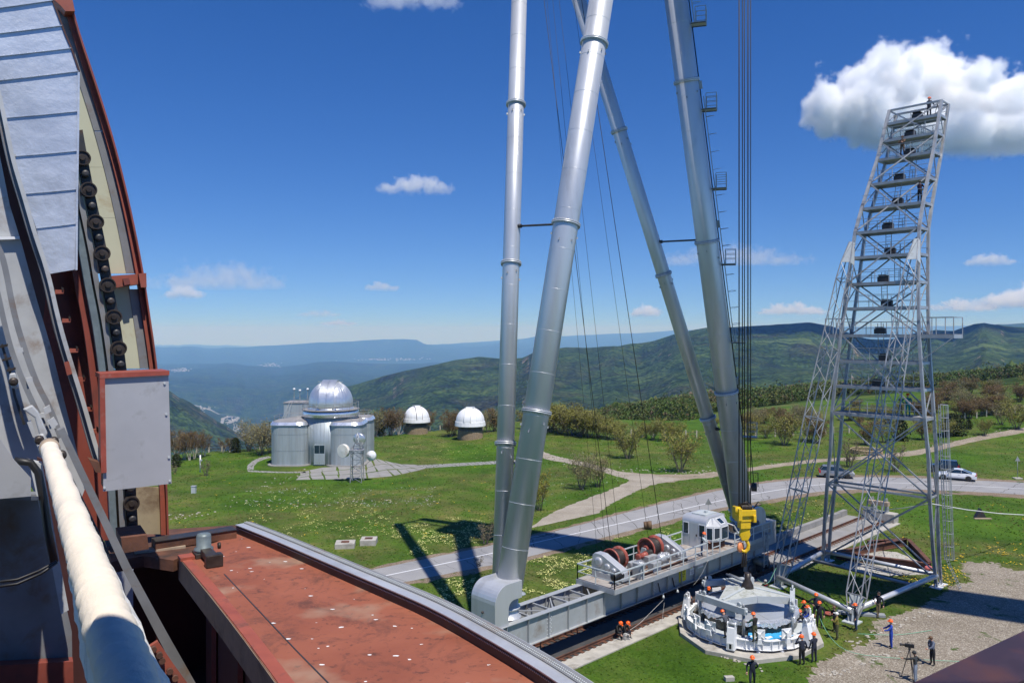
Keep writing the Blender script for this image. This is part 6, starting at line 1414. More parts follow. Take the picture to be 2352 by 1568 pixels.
# building body under the deck: a dark well behind the deck and the wall below the rim
bd = thing('telescope_building', 'dark lower body of the telescope building under the red deck', 'building', (-4,8,0))
far = [G(x,y,ZK) for x,y in ((560,1222),(330,1268),(250,1250))]
pts = [flat(p,0)+V((-0.15,0.0,0)) for p in rim]+[V((2.5,3.0,0)),V((0.5,0.6,0)),V((-9.5,2.0,0)),V((-12.5,14.0,0)),V((-9.0,16.5,0)),flat(far[0],0)]
b = MB(); b.prism([V((p.x,p.y,ZK-2.6)) for p in pts], V((0,0,0.1))); obj('well_floor', b, M('primer_dark'), bd)
for a, c_ in zip(pts, pts[1:]+pts[:1]):
    if (a-c_).length < 0.05: continue
    b = MB(); b.obox((a+c_)/2+V((0,0,(ZK-0.9)/2)), (c_-a)/2*1.01, (c_-a).normalized().cross(V((0,0,1)))*0.06, V((0,0,(ZK-0.9)/2))); obj('outer_wall', b, M('sheet_grey'), bd)
b = MB(); a, c_ = flat(far[1],0), flat(far[0],0); b.obox((a+c_)/2+V((0,0.25,ZK-1.45)), (c_-a)/2*1.25, V((0.02,0.08,0)), V((0,0,1.2))); obj('end_wall', b, M('primer_dark'), bd)
b = MB(); a, c_ = flat(left[0],0), flat(left[-1],0); sd2 = (c_-a).normalized().cross(V((0,0,1))); b.obox((a+c_)/2-sd2*0.5+V((0,0,ZK-1.52)), (c_-a)/2, sd2*0.05, V((0,0,1.08))); obj('well_side', b, M('primer_dark'), bd)
for t in (0.1,0.3,0.5,0.7):
    p = a.lerp(c_,t)-sd2*0.42; b = MB(); b.beam(V((p.x,p.y,ZK-2.5)), V((p.x,p.y,ZK-0.43)), 0.12, 0.08); obj('rib', b, M('primer_red'), bd)

# ------------------------------------------------------------------ wrapped pipe in front
pipe_ = thing('wrapped_pipe', 'thick pipe wrapped in white cloth bandage running out to the dome', 'pipe', (-3,4.5,CH-1.4))
pa, pc = PX(114,1030,8.6), PX(392,1860,1.72)
pts = [pa.lerp(pc, i/60) for i in range(61)]; L = (pc-pa).length; rr = random.Random(2)
b = MB(); b.tube(pts, [0.072+0.005*abs(((i*0.55) % 1)-0.5)+rr.uniform(-0.0015,0.0015) for i in range(61)], 40); obj('pipe_core', b, M('wrap_white'), pipe_)
ax = (pc-pa).normalized(); e1 = ax.cross(V((0,0,1))).normalized(); e2 = e1.cross(ax)
turn = 0.17; s_ = 0.05
while s_ < L-0.05:                                    # overlapping turns of the bandage
    b = MB(); n_ = 36; w = turn*1.02; r0 = 0.077+rr.uniform(-0.001,0.002)
    for j in range(n_):
        a = 2*pi*j/n_; tilt = 0.05*cos(a+0.6)+0.006*rr.random(); d = e1*cos(a)+e2*sin(a)
        b.v += [pa+ax*(s_+tilt)+d*(r0+0.010+0.003*sin(3*a+s_*7)), pa+ax*(s_+tilt+w)+d*(r0-0.003)]
    for j in range(n_): k = (j+1) % n_; b.face([2*j,2*j+1,2*k+1,2*k], True)
    o = obj('bandage_turn', b, M('wrap_white'), pipe_); s_ += turn
b = MB(); b.lathe(pa-ax*0.22, [(0.05,0),(0.10,0.02),(0.105,0.2),(0.085,0.26)], 24, ax); obj('pipe_collar', b, M('wood_pale'), pipe_)
# cloth hung along both sides of the pipe
def cloth(name, top, drop, wave, mt, nx=50, nz_=10, seed=1, out=V((0,0,0))):
    rr = random.Random(seed); b = MB(); ph = [rr.uniform(0,6) for _ in range(5)]
    T_ = resample(top, nx); D_ = resample(drop, nx)
    for i in range(nx):
        for j in range(nz_+1):
            t = j/nz_; p = T_[i].lerp(D_[i], t); f = wave*(sin(i*0.9+ph[0])+0.6*sin(i*2.1+ph[1]+t*3)+0.4*rr.uniform(-1,1))*t; b.v.append(p+out*f)
    for i in range(nx-1):
        for j in range(nz_): b.face([i*(nz_+1)+j,i*(nz_+1)+j+1,(i+1)*(nz_+1)+j+1,(i+1)*(nz_+1)+j], True)
    return obj(name, b, M(mt), pipe_)
lf_ = -e1 if (-e1).x < 0 else e1
cloth('hanging_cloth', [pa.lerp(pc,0.42)-V((0,0,0.22))-lf_*0.02, pc-V((0,0,0.16))-lf_*0.02], [pa.lerp(pc,0.44)-V((0,0,0.6))-lf_*0.02, pc-V((0,0,1.0))-lf_*0.02], 0.006, 'cloth_white', out=lf_, seed=4)
rt_ = -lf_
cloth('side_cloth', [pa.lerp(pc,0.30)-V((0,0,0.02))+rt_*0.068, pc-V((0,0,0.0))+rt_*0.068], [pa.lerp(pc,0.30)-V((0,0,0.14))+rt_*0.13, pc-V((0,0,0.10))+rt_*0.15], 0.004, 'cloth_white', out=rt_, seed=9)
# ------------------------------------------------------------------ dark beam close at the right
cb = thing('dark_beam', 'dark purple-brown painted steel beam crossing a corner above the gravel', 'beam', (2.2,3.3,CH-1.6))
a, c = V((0.75,2.40,CH-1.3)), V((3.9,4.55,CH-1.3)); d = (c-a).normalized(); s2 = V((d.y,-d.x,0))
b = MB(); b.obox((a+c)/2+s2*0.11-V((0,0,0.012)), d*((c-a).length/2), s2*0.11, V((0,0,0.012))); b.obox((a+c)/2+s2*0.012-V((0,0,0.12)), d*((c-a).length/2-0.01), s2*0.012, V((0,0,0.095))); obj('top_flange', b, M('purple_dark'), cb)
b = MB(); b.obox((a+c)/2+s2*0.26-V((0,0,0.20)), d*((c-a).length/2), s2*0.13, V((0,0,0.012))); obj('lower_flange', b, M('purple_dark'), cb)
b = MB(); b.obox((a+c)/2+s2*0.5-V((0,0,0.35)), d*((c-a).length/2), s2*0.2, V((0,0,0.02))); obj('inner_plate', b, M('primer_dark'), cb)
p = PX(2190,1540,3.25); wb = MB(); wb.obox(p-V((0,0,0.03)), V((0.06,0.035,0)), V((-0.015,0.03,0)), V((0,0,0.004))); tag(obj('paper_sheet', wb, M('white_plastic')), 'small white sheet of card tucked behind the dark beam', 'card')
# ------------------------------------------------------------------ people
CLOTH = {}
def clothmat(nm, col, rough=0.85):
    if nm not in CLOTH: CLOTH[nm] = pm('cloth_'+nm, col, rough, 0, 0.18, 9.0, bump=0.4, bscale=14)
    return CLOTH[nm]
for nm, c in dict(navy=(0.014,0.018,0.035), darknavy=(0.010,0.012,0.02), royal=(0.012,0.05,0.36), jeans=(0.03,0.06,0.13), black=(0.010,0.010,0.011), grey=(0.10,0.11,0.12), palejeans=(0.20,0.24,0.30), beige=(0.42,0.36,0.26), khaki=(0.17,0.13,0.07), camo=(0.20,0.17,0.03), red=(0.42,0.015,0.02), green=(0.02,0.09,0.05), olive=(0.06,0.065,0.03), teal=(0.0,0.22,0.24), plum=(0.045,0.012,0.022), plaid=(0.10,0.12,0.17), brown=(0.10,0.06,0.035), pale=(0.45,0.50,0.52), hood=(0.028,0.032,0.034), steel=(0.075,0.08,0.10)).items(): clothmat(nm, c)
pm('hair_dark',(0.03,0.02,0.014),0.7); pm('hair_grey',(0.42,0.41,0.39),0.7); pm('hair_brown',(0.13,0.075,0.04),0.7); pm('shoe',(0.02,0.018,0.016),0.5); pm('paper',(0.8,0.8,0.78),0.8)
def rotx(p, a, piv): 
    y, z = p[1]-piv[1], p[2]-piv[2]; return (p[0], piv[1]+y*cos(a)+z*sin(a), piv[2]-y*sin(a)+z*cos(a))
ARMS = dict(down=((0.30,-0.03,1.12),(0.29,0.10,0.86)), hips=((0.46,-0.10,1.15),(0.22,0.06,1.00)), face=((0.30,0.22,1.20),(0.08,0.20,1.56)), fwd=((0.26,0.22,1.18),(0.20,0.46,1.12)), reach=((0.25,0.30,1.32),(0.22,0.56,1.30)), fold=((0.28,0.12,1.15),(0.02,0.26,1.20)), up=((0.34,0.18,1.48),(0.30,0.36,1.70)), pocket=((0.32,-0.10,1.15),(0.21,0.05,0.92)), back=((0.30,-0.14,1.14),(0.12,-0.17,0.96)), lean=((0.36,0.02,1.14),(0.42,0.12,0.90)))
def person(pos, head, label, la='down', ra='down', lean=0.0, legs='stand', top='navy', bot='navy', helm='orange', h=1.76, bulk=1.0, sleeve=None, name='person', seed=0, look=0.0, headtilt=0.0, shoe='shoe'):
    rr = random.Random(seed+int(pos.x*10)); T_ = thing(name, label, 'person', pos)
    J = {}; S = []
    piv = (0,0,0.95); ln = lambda p: rotx(p, lean, piv)
    J['pel'] = (0,0,0.97); J['wai'] = ln((0,0.01,1.10)); J['che'] = ln((0,0.015,1.30)); J['nck'] = ln((0,0.0,1.47)); 
    hp = (0,0.0,1.47); hd = lambda p: ln(rotx(p, headtilt, hp)); J['hb'] = hd((0,0.02,1.56)); J['hm'] = hd((0,0.03,1.645)); J['ht'] = hd((0,0.02,1.73))
    for s, arm in ((-1,la),(1,ra)):
        k = 'l' if s < 0 else 'r'; e, w = ARMS[arm] if isinstance(arm, str) else arm
        J[k+'s'] = ln((s*0.19*bulk,0,1.40)); J[k+'e'] = ln((s*e[0],e[1],e[2])); J[k+'w'] = ln((s*w[0],w[1],w[2]))
        if legs == 'stand': hpz = [(s*0.10,0,0.90),(s*0.12,0.02,0.50),(s*0.13,-0.02,0.10),(s*0.15,0.11,0.05)]
        elif legs == 'walk': hpz = [(s*0.10,0,0.90),(s*0.11,0.05+0.12*s,0.51),(s*0.11,0.22*s-0.06,0.10),(s*0.12,0.22*s+0.07,0.05)]
        elif legs == 'cross': hpz = [(s*0.10,0,0.90),(s*0.06,0.08,0.50),(-s*0.04,0.10+0.05*s,0.10),(-s*0.05,0.23+0.05*s,0.05)]
        elif legs == 'sit': hpz = [(s*0.10,0.02,0.92),(s*0.14,0.42,1.02),(s*0.13,0.46,0.62),(s*0.14,0.58,0.58)]
        elif legs == 'climb': hpz = [(s*0.10,0,0.90),(s*0.14,0.30 if s > 0 else 0.02,0.78 if s > 0 else 0.5),(s*0.13,0.20 if s > 0 else -0.02,0.42 if s > 0 else 0.10),(s*0.14,0.33 if s > 0 else 0.11,0.37 if s > 0 else 0.05)]
        for nm, p in zip(('h','k','a','t'), hpz): J[k+nm] = p
    RD = dict(pel=0.155*bulk,wai=0.145*bulk,che=0.165*bulk,nck=0.062,hb=0.080,hm=0.098,ht=0.062)
    for k in 'lr': RD.update({k+'s':0.078*bulk,k+'e':0.055,k+'w':0.036,k+'h':0.105*bulk,k+'k':0.072,k+'a':0.052,k+'t':0.045})
    E = [('pel','wai','top'),('wai','che','top'),('che','nck','top'),('nck','hb','skin'),('hb','hm','skin'),('hm','ht','skin')]
    for k in 'lr': E += [('che',k+'s','top'),(k+'s',k+'e','slv'),(k+'e',k+'w','slv'),('pel',k+'h','bot'),(k+'h',k+'k','bot'),(k+'k',k+'a','bot'),(k+'a',k+'t','shoe')]
    names = list(J); idx = {n_: i for i, n_ in enumerate(names)}
    me = bpy.data.meshes.new('skel'); me.from_pydata([J[n_] for n_ in names], [(idx[a],idx[b_]) for a,b_,_ in E], [])
    so_ = bpy.data.objects.new('skel', me); COL.objects.link(so_)
    md = so_.modifiers.new('s','SKIN'); md.use_smooth_shade = True; md.branch_smoothing = 0.6
    for n_, i in idx.items():
        v = me.skin_vertices[0].data[i]; r_ = RD[n_]; v.radius = (r_*(1.12 if n_ in ('pel','wai','che') else 1), r_*(0.80 if n_ in ('pel','wai','che') else 1)); v.use_root = (n_ == 'pel')
    so_.modifiers.new('sub','SUBSURF').levels = 1
    dg = bpy.context.evaluated_depsgraph_get(); ev = so_.evaluated_get(dg); m2 = bpy.data.meshes.new_from_object(ev)
    b = MB(); cfx = rr.uniform(0,9)
    vs = [v.co.copy() for v in m2.vertices]
    b.v = [v+V((noise.noise(v*9+V((cfx,0,0))), noise.noise(v*9+V((0,cfx,0))), 0))*0.012 for v in vs]
    segs = [(V(J[a]),V(J[c]),t) for a,c,t in E]; order = {'top':0,'slv':1,'bot':2,'skin':3,'shoe':4}
    def kind(c):
        best = None
        for p, q, t in segs:
            d = q-p; u_ = max(0,min(1,(c-p).dot(d)/max(1e-9,d.length_squared))); dist = (c-(p+d*u_)).length
            if best is None or dist < best[0]: best = (dist, t)
        return best[1]
    for p in m2.polygons:
        c = sum((vs[i] for i in p.vertices), V((0,0,0)))/len(p.vertices); b.mi = order[kind(c)]; b.face(list(p.vertices), True)
    bpy.data.objects.remove(so_); bpy.data.meshes.remove(m2); bpy.data.meshes.remove(me)
    # hands: palm and five curled fingers
    b.mi = 3
    for k in 'lr':
        w, e = V(J[k+'w']), V(J[k+'e']); d = (w-e).normalized(); sd_ = d.cross(V((0,1,0.2))).normalized(); up_ = sd_.cross(d)
        b.tube([w-d*0.02, w+d*0.03, w+d*0.085], [0.030,0.040,0.036], 8)
        for f_, (o_, L_) in enumerate(((-0.030,0.065),(-0.010,0.078),(0.010,0.074),(0.030,0.058))):
            p0 = w+d*0.08+sd_*o_; b.tube([p0, p0+d*(L_*0.55)+up_*0.008, p0+d*(L_*0.85)+up_*0.030], [0.0105,0.0095,0.007], 6)
        p0 = w+d*0.03+sd_*0.036; b.tube([p0, p0+d*0.035+sd_*0.022, p0+d*0.068+sd_*0.020+up_*0.012], [0.012,0.011,0.008], 6)
    # face: nose, ears, eyes
    fwd = (V(hd((0,1.03,1.645)))-V(J['hm'])).normalized(); hm = V(J['hm']); hu = (V(J['ht'])-V(J['hb'])).normalized(); hr = fwd.cross(hu)
    b.tube([hm+fwd*0.085+hu*0.012, hm+fwd*0.112-hu*0.022], [0.010,0.017], 6)
    for s in (-1,1): b.tube([hm+hr*(s*0.085)+hu*0.02, hm+hr*(s*0.10)-hu*0.025], [0.014,0.016], 6)
    mats = [CLOTH[top], CLOTH[sleeve or top], CLOTH[bot], M('skin'), M(shoe)]
    sc = h/1.76; rz = Matrix.Rotation(-radians(head), 3, 'Z'); off = 0.0 if legs != 'sit' else -0.55
    xf = lambda v: rz @ (V(v)*sc)+V((0,0,off*sc))+pos
    b.v = [xf(v) for v in b.v]; body = obj('body', b, mats, T_)
    hm_, hu_, fw_, hr_ = xf(J['hm']), rz @ hu, rz @ fwd, rz @ hr
    for s in (-1,1): k = MB(); k.ico(hm_+fw_*0.086*sc+hr_*(s*0.034*sc)+hu_*0.012*sc, 0.011*sc, 1); obj('eye', k, M('black'), T_)
    k = MB(); k.obox(hm_+fw_*0.090*sc-hu_*0.048*sc, hr_*0.024, fw_*0.006, hu_*0.006); obj('mouth', k, M('hair_brown'), T_)
    if helm in ('orange','white'):
        mt = 'helmet_orange' if helm == 'orange' else 'white_plastic'
        hx = (hu_-fw_*0.12).normalized(); k = MB(); k.lathe(hm_+hu_*0.035*sc, [(0.150*sc,-0.012),(0.150*sc,0.0),(0.127*sc,0.008),(0.124*sc,0.05*sc),(0.100*sc,0.098*sc),(0.055*sc,0.125*sc),(0.001,0.133*sc)], 18, hx); he = obj('helmet', k, M(mt), T_)
        k = MB(); k.obox(hm_+hu_*0.028*sc+fw_*0.15*sc, hr_*0.07*sc, fw_*0.045*sc, hu_*0.006); obj('peak', k, M(mt), he)
    else:
        mt = {'dark':'hair_dark','grey':'hair_grey','brown':'hair_brown','cap':'white_plastic','cap_dark':'hair_brown','hood':'cloth_hood','camo':'cloth_brown'}[helm]; k = MB()
        k.lathe(hm_-hu_*0.02*sc-fw_*0.012*sc, [(0.103*sc,-0.03*sc),(0.112*sc,0.03*sc),(0.106*sc,0.075*sc),(0.075*sc,0.115*sc),(0.001,0.135*sc)], 16, (hu_-fw_*0.35).normalized()); he = obj('hair' if 'cap' not in helm else 'cap', k, MATS[mt], T_)
        if 'cap' in helm: k = MB(); k.obox(hm_+hu_*0.035*sc+fw_*0.13*sc, hr_*0.06*sc, fw_*0.05*sc, hu_*0.006); obj('peak', k, MATS[mt], he)
    return T_
def on(x, y, z=0.0): return G(x, y, z)
person(on(1728,1578), 195, 'person in navy jacket and orange helmet walking over the grass before the pedestal', 'back','down', 0.06, 'walk', 'navy','navy', seed=1)
person(on(1842,1527), -15, 'person in navy jacket and black trousers seen from behind with hand to the face', 'face','down', 0.02, 'stand','navy','black', bulk=1.08, seed=2)
person(on(1870,1521), -20, 'person in plain navy overalls and orange helmet standing with back turned beside the pedestal', 'down','fold', 0.0, 'stand','navy','navy', seed=3)
person(on(2047,1488), -75, 'person in bright blue overalls and orange helmet standing on the gravel pointing', 'fwd','fwd', 0.0, 'stand','royal','royal', seed=4)
person(on(2142,1527), -100, 'person in plaid shirt and brown cap standing on the gravel', 'fwd','hips', 0.08, 'stand','plaid','black','cap_dark', seed=5, headtilt=0.3)
person(on(2103,1566), -50, 'person in dark hooded jacket and pale jeans standing behind the video camera', 'reach','hips', 0.08, 'stand','hood','palejeans','hood', seed=6)
person(on(2018,1417), 235, 'person with dark hair leaning back on the ground pipe with legs crossed', 'lean','hips', -0.08, 'cross','darknavy','khaki','dark', seed=7)
person(on(1966,1447), -80, 'person in dark jacket, jeans and orange helmet with one arm on the strut', 'down','up', 0.03, 'stand','steel','jeans', seed=8)
person(on(1923,1468), -60, 'person in yellow camouflage jacket and white cap standing on the grass', 'fold','fold', 0.02, 'stand','camo','olive','cap', seed=9)
person(on(1917,1450), -90, 'person with brown hair in dark blue jacket standing behind the camouflage jacket', 'fold','fold', 0.03, 'stand','darknavy','black','brown', seed=10, h=1.7)
person(on(1882,1441), 200, 'person in dark navy overalls and orange helmet standing with arms down near the cell', 'down','down', 0.02, 'stand','darknavy','darknavy', seed=11)
person(on(1874,1421), 190, 'person in navy overalls and orange helmet with a hand on the hip by the pipe', 'hips','hips', 0.02, 'stand','navy','navy', seed=12)
person(on(1860,1452), -85, 'person in royal blue overalls and orange helmet working at the cell rim', 'fwd','fwd', 0.14, 'stand','royal','royal', seed=13)
person(on(1850,1440), -95, 'person in navy jacket and orange helmet half hidden behind the royal blue overalls', 'fwd','fold', 0.10, 'stand','navy','navy', seed=14)
person(on(1847,1462), -80, 'person in black jacket and orange helmet bending over the mirror rim with papers', 'reach','fwd', 0.35, 'stand','black','navy', seed=15)
person(G(1668,1465,0.95), -40, 'person in steel-grey shirt and black trousers leaning into the mirror from the cell', 'reach','down', 0.30, 'stand','steel','black', seed=16, h=1.7, headtilt=0.2)
person(G(1734,1474,0.95), -30, 'person in black vest with green sleeves standing on the rim of the mirror cell', 'fwd','fold', 0.05, 'stand','black','olive', sleeve='green', seed=17, headtilt=0.3)
person(on(1581,1425), 90, 'person in navy suit shading the eyes with a hand beside the track', 'down','face', 0.0, 'stand','darknavy','black','brown', seed=18)
person(on(1597,1436,0.25), 75, 'person in beige jacket bending over the edge of the mirror cell', 'reach','fwd', 0.65, 'climb','beige','khaki','dark', seed=19)
person(V((13.9,55.3,0)), 190, 'person in orange helmet crouching low behind the back cross beam of the lifting frame', 'reach','fwd', 0.45, 'stand','black','black', seed=20)
person(V((16.75,55.2,0)), 190, 'person in orange helmet and dark overalls behind the corner post of the lifting frame', 'fwd','fwd', 0.30, 'stand','darknavy','black', seed=21)
person(V((18.35,56.4,0)), 235, 'person with grey hair in a black and red jacket holding a rope', 'reach','fwd', 0.10, 'stand','red','black','grey', sleeve='black', seed=22)
p_ = CR(41.55,-31.33,0.12); 
def sit_at(x, label, seed, ang):
    g = G(x,1462,0.07); nn_ = -31.3; t = g; person(V((t.x,t.y,0.02)), ang, label, 'fwd','fwd', 0.40, 'sit','black','darknavy', seed=seed, headtilt=0.3)
sit_at(1415, 'person in black jacket and orange helmet sitting hunched on the rail', 23, 130); sit_at(1431, 'person in orange helmet sitting on the rail holding a coil of pale rope', 24, 125)
person(CR(49.3,-31.5,ZD), 100, 'person in pale shirt, dark vest and orange helmet at the crane walkway rail', 'fwd','fwd', 0.12, 'stand','black','jeans', sleeve='pale', seed=25, headtilt=0.35)
def on_tower(z, t, dep): return tw(-1,0,z).lerp(tw(1,0,z),t)+UU*dep+V((0,0,0.012))
person(on_tower(37.9,0.74,0.9), 60, 'person in navy overalls and orange helmet filming from the topmost tower platform', 'fwd','fwd', 0.05, 'stand','navy','navy', seed=26)
person(on_tower(34.5,0.42,0.5), -130, 'person in brown camouflage clothes standing on a high tower platform', 'fwd','fold', 0.0, 'stand','brown','brown','camo', seed=27)
person(on_tower(30.0,0.90,0.6), 60, 'person in dark plum jacket standing at the right end of a tower platform', 'fwd','fwd', 0.0, 'stand','plum','black','dark', seed=28)
person(on_tower(13.05,0.80,0.6), -150, 'person in teal overalls and orange helmet on the lowest tower platform', 'fwd','hips', 0.05, 'stand','teal','teal', seed=29)
# video cameras
def tripod(p, s, label, ang, h=1.65):
    t = thing('video_camera', label, 'camera', p); f = V((sin(radians(ang)),cos(radians(ang)),0)); r = V((f.y,-f.x,0)); hd_ = p+V((0,0,h*0.88))
    for a in (30,150,270):
        q = p+V((cos(radians(a))*0.42*s, sin(radians(a))*0.42*s, 0)); b = MB(); b.tube([q, q.lerp(hd_,0.5), hd_], [0.018,0.024,0.03], 8); obj('tripod_leg', b, M('dark_steel'), t)
    b = MB(); b.lathe(hd_-V((0,0,0.05)), [(0.05,0),(0.07,0.05),(0.06,0.14)], 12); obj('tripod_head', b, M('black'), t)
    c = hd_+V((0,0,0.2*s)); b = MB(); b.obox(c, f*0.24*s, r*0.07*s, V((0,0,0.09*s))); obj('camera_body', b, M('black'), t, bevel=0.01)
    b = MB(); b.lathe(c+f*0.24*s, [(0.05*s,0),(0.055*s,0.16*s),(0.075*s,0.17*s),(0.075*s,0.26*s)], 14, f); obj('lens', b, M('dark_steel'), t)
    b = MB(); b.tube([c+f*0.1*s+V((0,0,0.09*s)), c+f*0.12*s+V((0,0,0.17*s)), c-f*0.12*s+V((0,0,0.17*s)), c-f*0.14*s+V((0,0,0.09*s))], 0.018*s, 6); b.obox(c+f*0.16*s-r*0.11*s+V((0,0,0.06*s)), f*0.08*s, r*0.03*s, V((0,0,0.03*s))); obj('camera_handle', b, M('black'), t)
tripod(G(2089,1556), 1.0, 'black video camera on a tripod standing on the gravel', -65, 1.85)
tripod(on_tower(37.9,0.90,0.9), 0.6, 'small camera on a stand at the top of the tower', 40, 1.2); tripod(on_tower(13.05,0.74,0.3), 0.7, 'small camera on a tripod on the lowest tower platform', -120, 1.3)

# ------------------------------------------------------------------ cars
def car(pos, ang, label, paint, kind):
    t = thing('parked_car', label, 'car', pos, 'cars parked along the road'); fx = V((cos(ang),sin(ang),0)); fr = Frame(pos, fx)   # a = forward
    L = {'sedan':4.75,'wagon':4.45,'suv':3.75}[kind]; W_ = {'sedan':1.82,'wagon':1.74,'suv':1.66}[kind]; wr = 0.33; x0, x1 = -L/2, L/2; ax0, ax1 = x0+0.95 if kind != 'suv' else x0+0.65, x1-0.88 if kind != 'suv' else x1-0.7
    def arch(cx): return [(cx+cos(a)*0.40, 0.30+sin(a)*0.40) for a in [pi-pi*i/8 for i in range(9)]]
    bot = [(x0+0.02,0.30)]+arch(ax0)+arch(ax1)+[(x1-0.05,0.28)]
    top = {'sedan':[(x1,0.45),(x1-0.03,0.62),(x1-0.35,0.78),(x1-1.25,0.96),(x0+1.0,1.00),(x0+0.35,1.02),(x0+0.05,0.92),(x0,0.6)],
           'wagon':[(x1,0.45),(x1-0.04,0.68),(x1-0.3,0.84),(x1-1.05,0.98),(x0+0.3,1.02),(x0+0.06,1.0),(x0,0.6)],
           'suv':[(x1,0.45),(x1-0.03,0.80),(x1-0.15,0.95),(x1-1.05,1.05),(x0+0.1,1.08),(x0,1.0),(x0,0.6)]}[kind]
    def side(p, s, w): return fr(p[0], s*w, p[1])
    prof = bot+top; n_ = len(prof); b = MB()
    inset = lambda z: 0.06*max(0, z-0.62)/0.4+0.05*max(0,0.5-z)/0.2
    b.v = [side(p,-1,W_/2-inset(p[1])) for p in prof]+[side(p,1,W_/2-inset(p[1])) for p in prof]
    b.face(list(range(n_))); b.face([n_+i for i in range(n_)][::-1])
    for i in range(n_): j = (i+1) % n_; b.face([j,i,n_+i,n_+j])
    body = obj('body', b, M(paint), t, bevel=0.05)
    bm = bmesh.new(); bm.from_mesh(body.data); bmesh.ops.recalc_face_normals(bm, faces=bm.faces[:]); bm.to_mesh(body.data); bm.free()
    gh = {'sedan':[(x1-1.30,0.95),(x1-2.15,1.42),(x1-2.55,1.455),(x0+1.55,1.40),(x0+0.55,1.01)],'wagon':[(x1-1.05,0.97),(x1-1.75,1.44),(x1-2.2,1.52),(x0+0.5,1.53),(x0+0.10,1.01)],'suv':[(x1-1.0,1.05),(x1-1.45,1.60),(x1-1.7,1.66),(x0+0.25,1.66),(x0+0.06,1.06)]}[kind]
    m_ = len(gh); b = MB(); ti = lambda z: W_/2-0.07-0.17*max(0,(z-0.98))/0.5
    b.v = [side(p,-1,ti(p[1])) for p in gh]+[side(p,1,ti(p[1])) for p in gh]; b.face(list(range(m_))); b.face([m_+i for i in range(m_)][::-1])
    for i in range(m_): j = (i+1) % m_; b.face([j,i,m_+i,m_+j])
    g_ = obj('windows', b, M('glass_dark'), t); bm = bmesh.new(); bm.from_mesh(g_.data); bmesh.ops.recalc_face_normals(bm, faces=bm.faces[:]); bm.to_mesh(g_.data); bm.free()
    b = MB(); r0, r1 = gh[2], gh[3]; f0 = gh[1]                      # roof skin and pillars
    b.v = [side(p,s,ti(p[1])+0.012)+V((0,0,0.012)) for p in (f0,r0,r1) for s in (-1,1)]; b.face([0,1,3,2]); b.face([2,3,5,4]); obj('roof', b, M(paint), t)
    mid = (gh[2][0]+gh[3][0])/2-0.1
    for s in (-1,1):
        for (p,q,w) in ((gh[0],gh[1],0.07),(gh[1],gh[2],0.06),(gh[2],gh[3],0.06),(gh[3],gh[4],0.10 if kind == 'sedan' else 0.14),((mid,1.0),(mid,1.46 if kind != 'suv' else 1.63),0.07)):
            k = MB(); k.beam(side(p,s,ti(p[1])+0.008), side(q,s,ti(q[1])+0.008), 0.03, w, fr.b); obj('pillar', k, M(paint), t)
        k = MB(); k.obox(fr(gh[0][0]-0.25, s*(W_/2+0.08), 1.02), fr.a*0.06, fr.b*0.09, V((0,0,0.06))); obj('wing_mirror', k, M(paint), t)
        for xc in (mid+0.45, mid-0.45): k = MB(); k.obox(fr(xc-0.2, s*(W_/2-0.015), 0.86), fr.a*0.09, fr.b*0.02, V((0,0,0.014))); obj('door_handle', k, M(paint), t)
        k = MB(); k.obox(fr(x1-0.14, s*(W_/2-0.24), 0.70), fr.a*0.12, fr.b*0.19, V((0,0,0.075))); obj('headlight', k, M('lamp_clear'), t)
        k = MB(); k.obox(fr(x0+0.10, s*(W_/2-0.20), 0.84), fr.a*0.11, fr.b*0.17, V((0,0,0.075 if kind == 'sedan' else 0.2))); obj('tail_light', k, M('lamp_red'), t)
        for xc in (ax0, ax1):
            w_ = MB(); w_.lathe(fr(xc, s*(W_/2-0.20), wr), [(0.18,0),(0.30,0.0),(wr,0.03),(wr,0.17),(0.31,0.20),(0.22,0.20)], 24, fr.b*s); wh = obj('wheel', w_, M('tyre'), t)
            k = MB(); k.lathe(fr(xc, s*(W_/2-0.20), wr), [(0.02,0.06),(0.225,0.10),(0.225,0.185),(0.20,0.185),(0.19,0.14),(0.02,0.14)], 20, fr.b*s); ri = obj('rim', k, M('dark_steel'), wh)
            for a in range(5): k = MB(); d = fr.a*cos(a*1.2566)+V((0,0,sin(a*1.2566))); c = fr(xc, s*(W_/2-0.20)+s*0.165, wr); k.beam(c, c+d*0.21, 0.05, 0.03, fr.b); obj('spoke', k, M('rim'), wh)
    k = MB(); k.obox(fr(x0-0.012,0,0.66), fr.a*0.012, fr.b*0.27, V((0,0,0.06))); obj('number_plate', k, M('white_plastic'), t)
    k = MB(); k.obox(fr(x1+0.0,0,0.50), fr.a*0.02, fr.b*0.55, V((0,0,0.09))); obj('grille', k, M('black'), t)
    if kind == 'wagon':
        for s in (-1,1): k = MB(); k.beam(fr(-1.6,s*0.55,1.60), fr(0.6,s*0.55,1.60), 0.04); k.beam(fr(-1.5,s*0.55,1.52), fr(-1.5,s*0.55,1.60), 0.04); k.beam(fr(0.5,s*0.55,1.52), fr(0.5,s*0.55,1.60), 0.04); obj('roof_rail', k, M('rim'), t)
    if kind == 'suv': k = MB(); k.lathe(fr(x0-0.16,0.1,0.95), [(0.05,0),(0.3,0.0),(0.3,0.15),(0.05,0.17)], 20, fr.a); obj('spare_wheel', k, M('tyre'), t)
pA = G(1921,1096); car(V((pA.x,pA.y,0.015)), atan2(-0.30,0.95), 'silver grey estate car with roof rails parked on the verge', 'car_silver', 'wagon')
pB = G(2196,1101); car(V((pB.x,pB.y,0.015)), atan2(0.50,-0.86), 'white saloon car parked on the road edge beyond the tower', 'car_white', 'sedan')
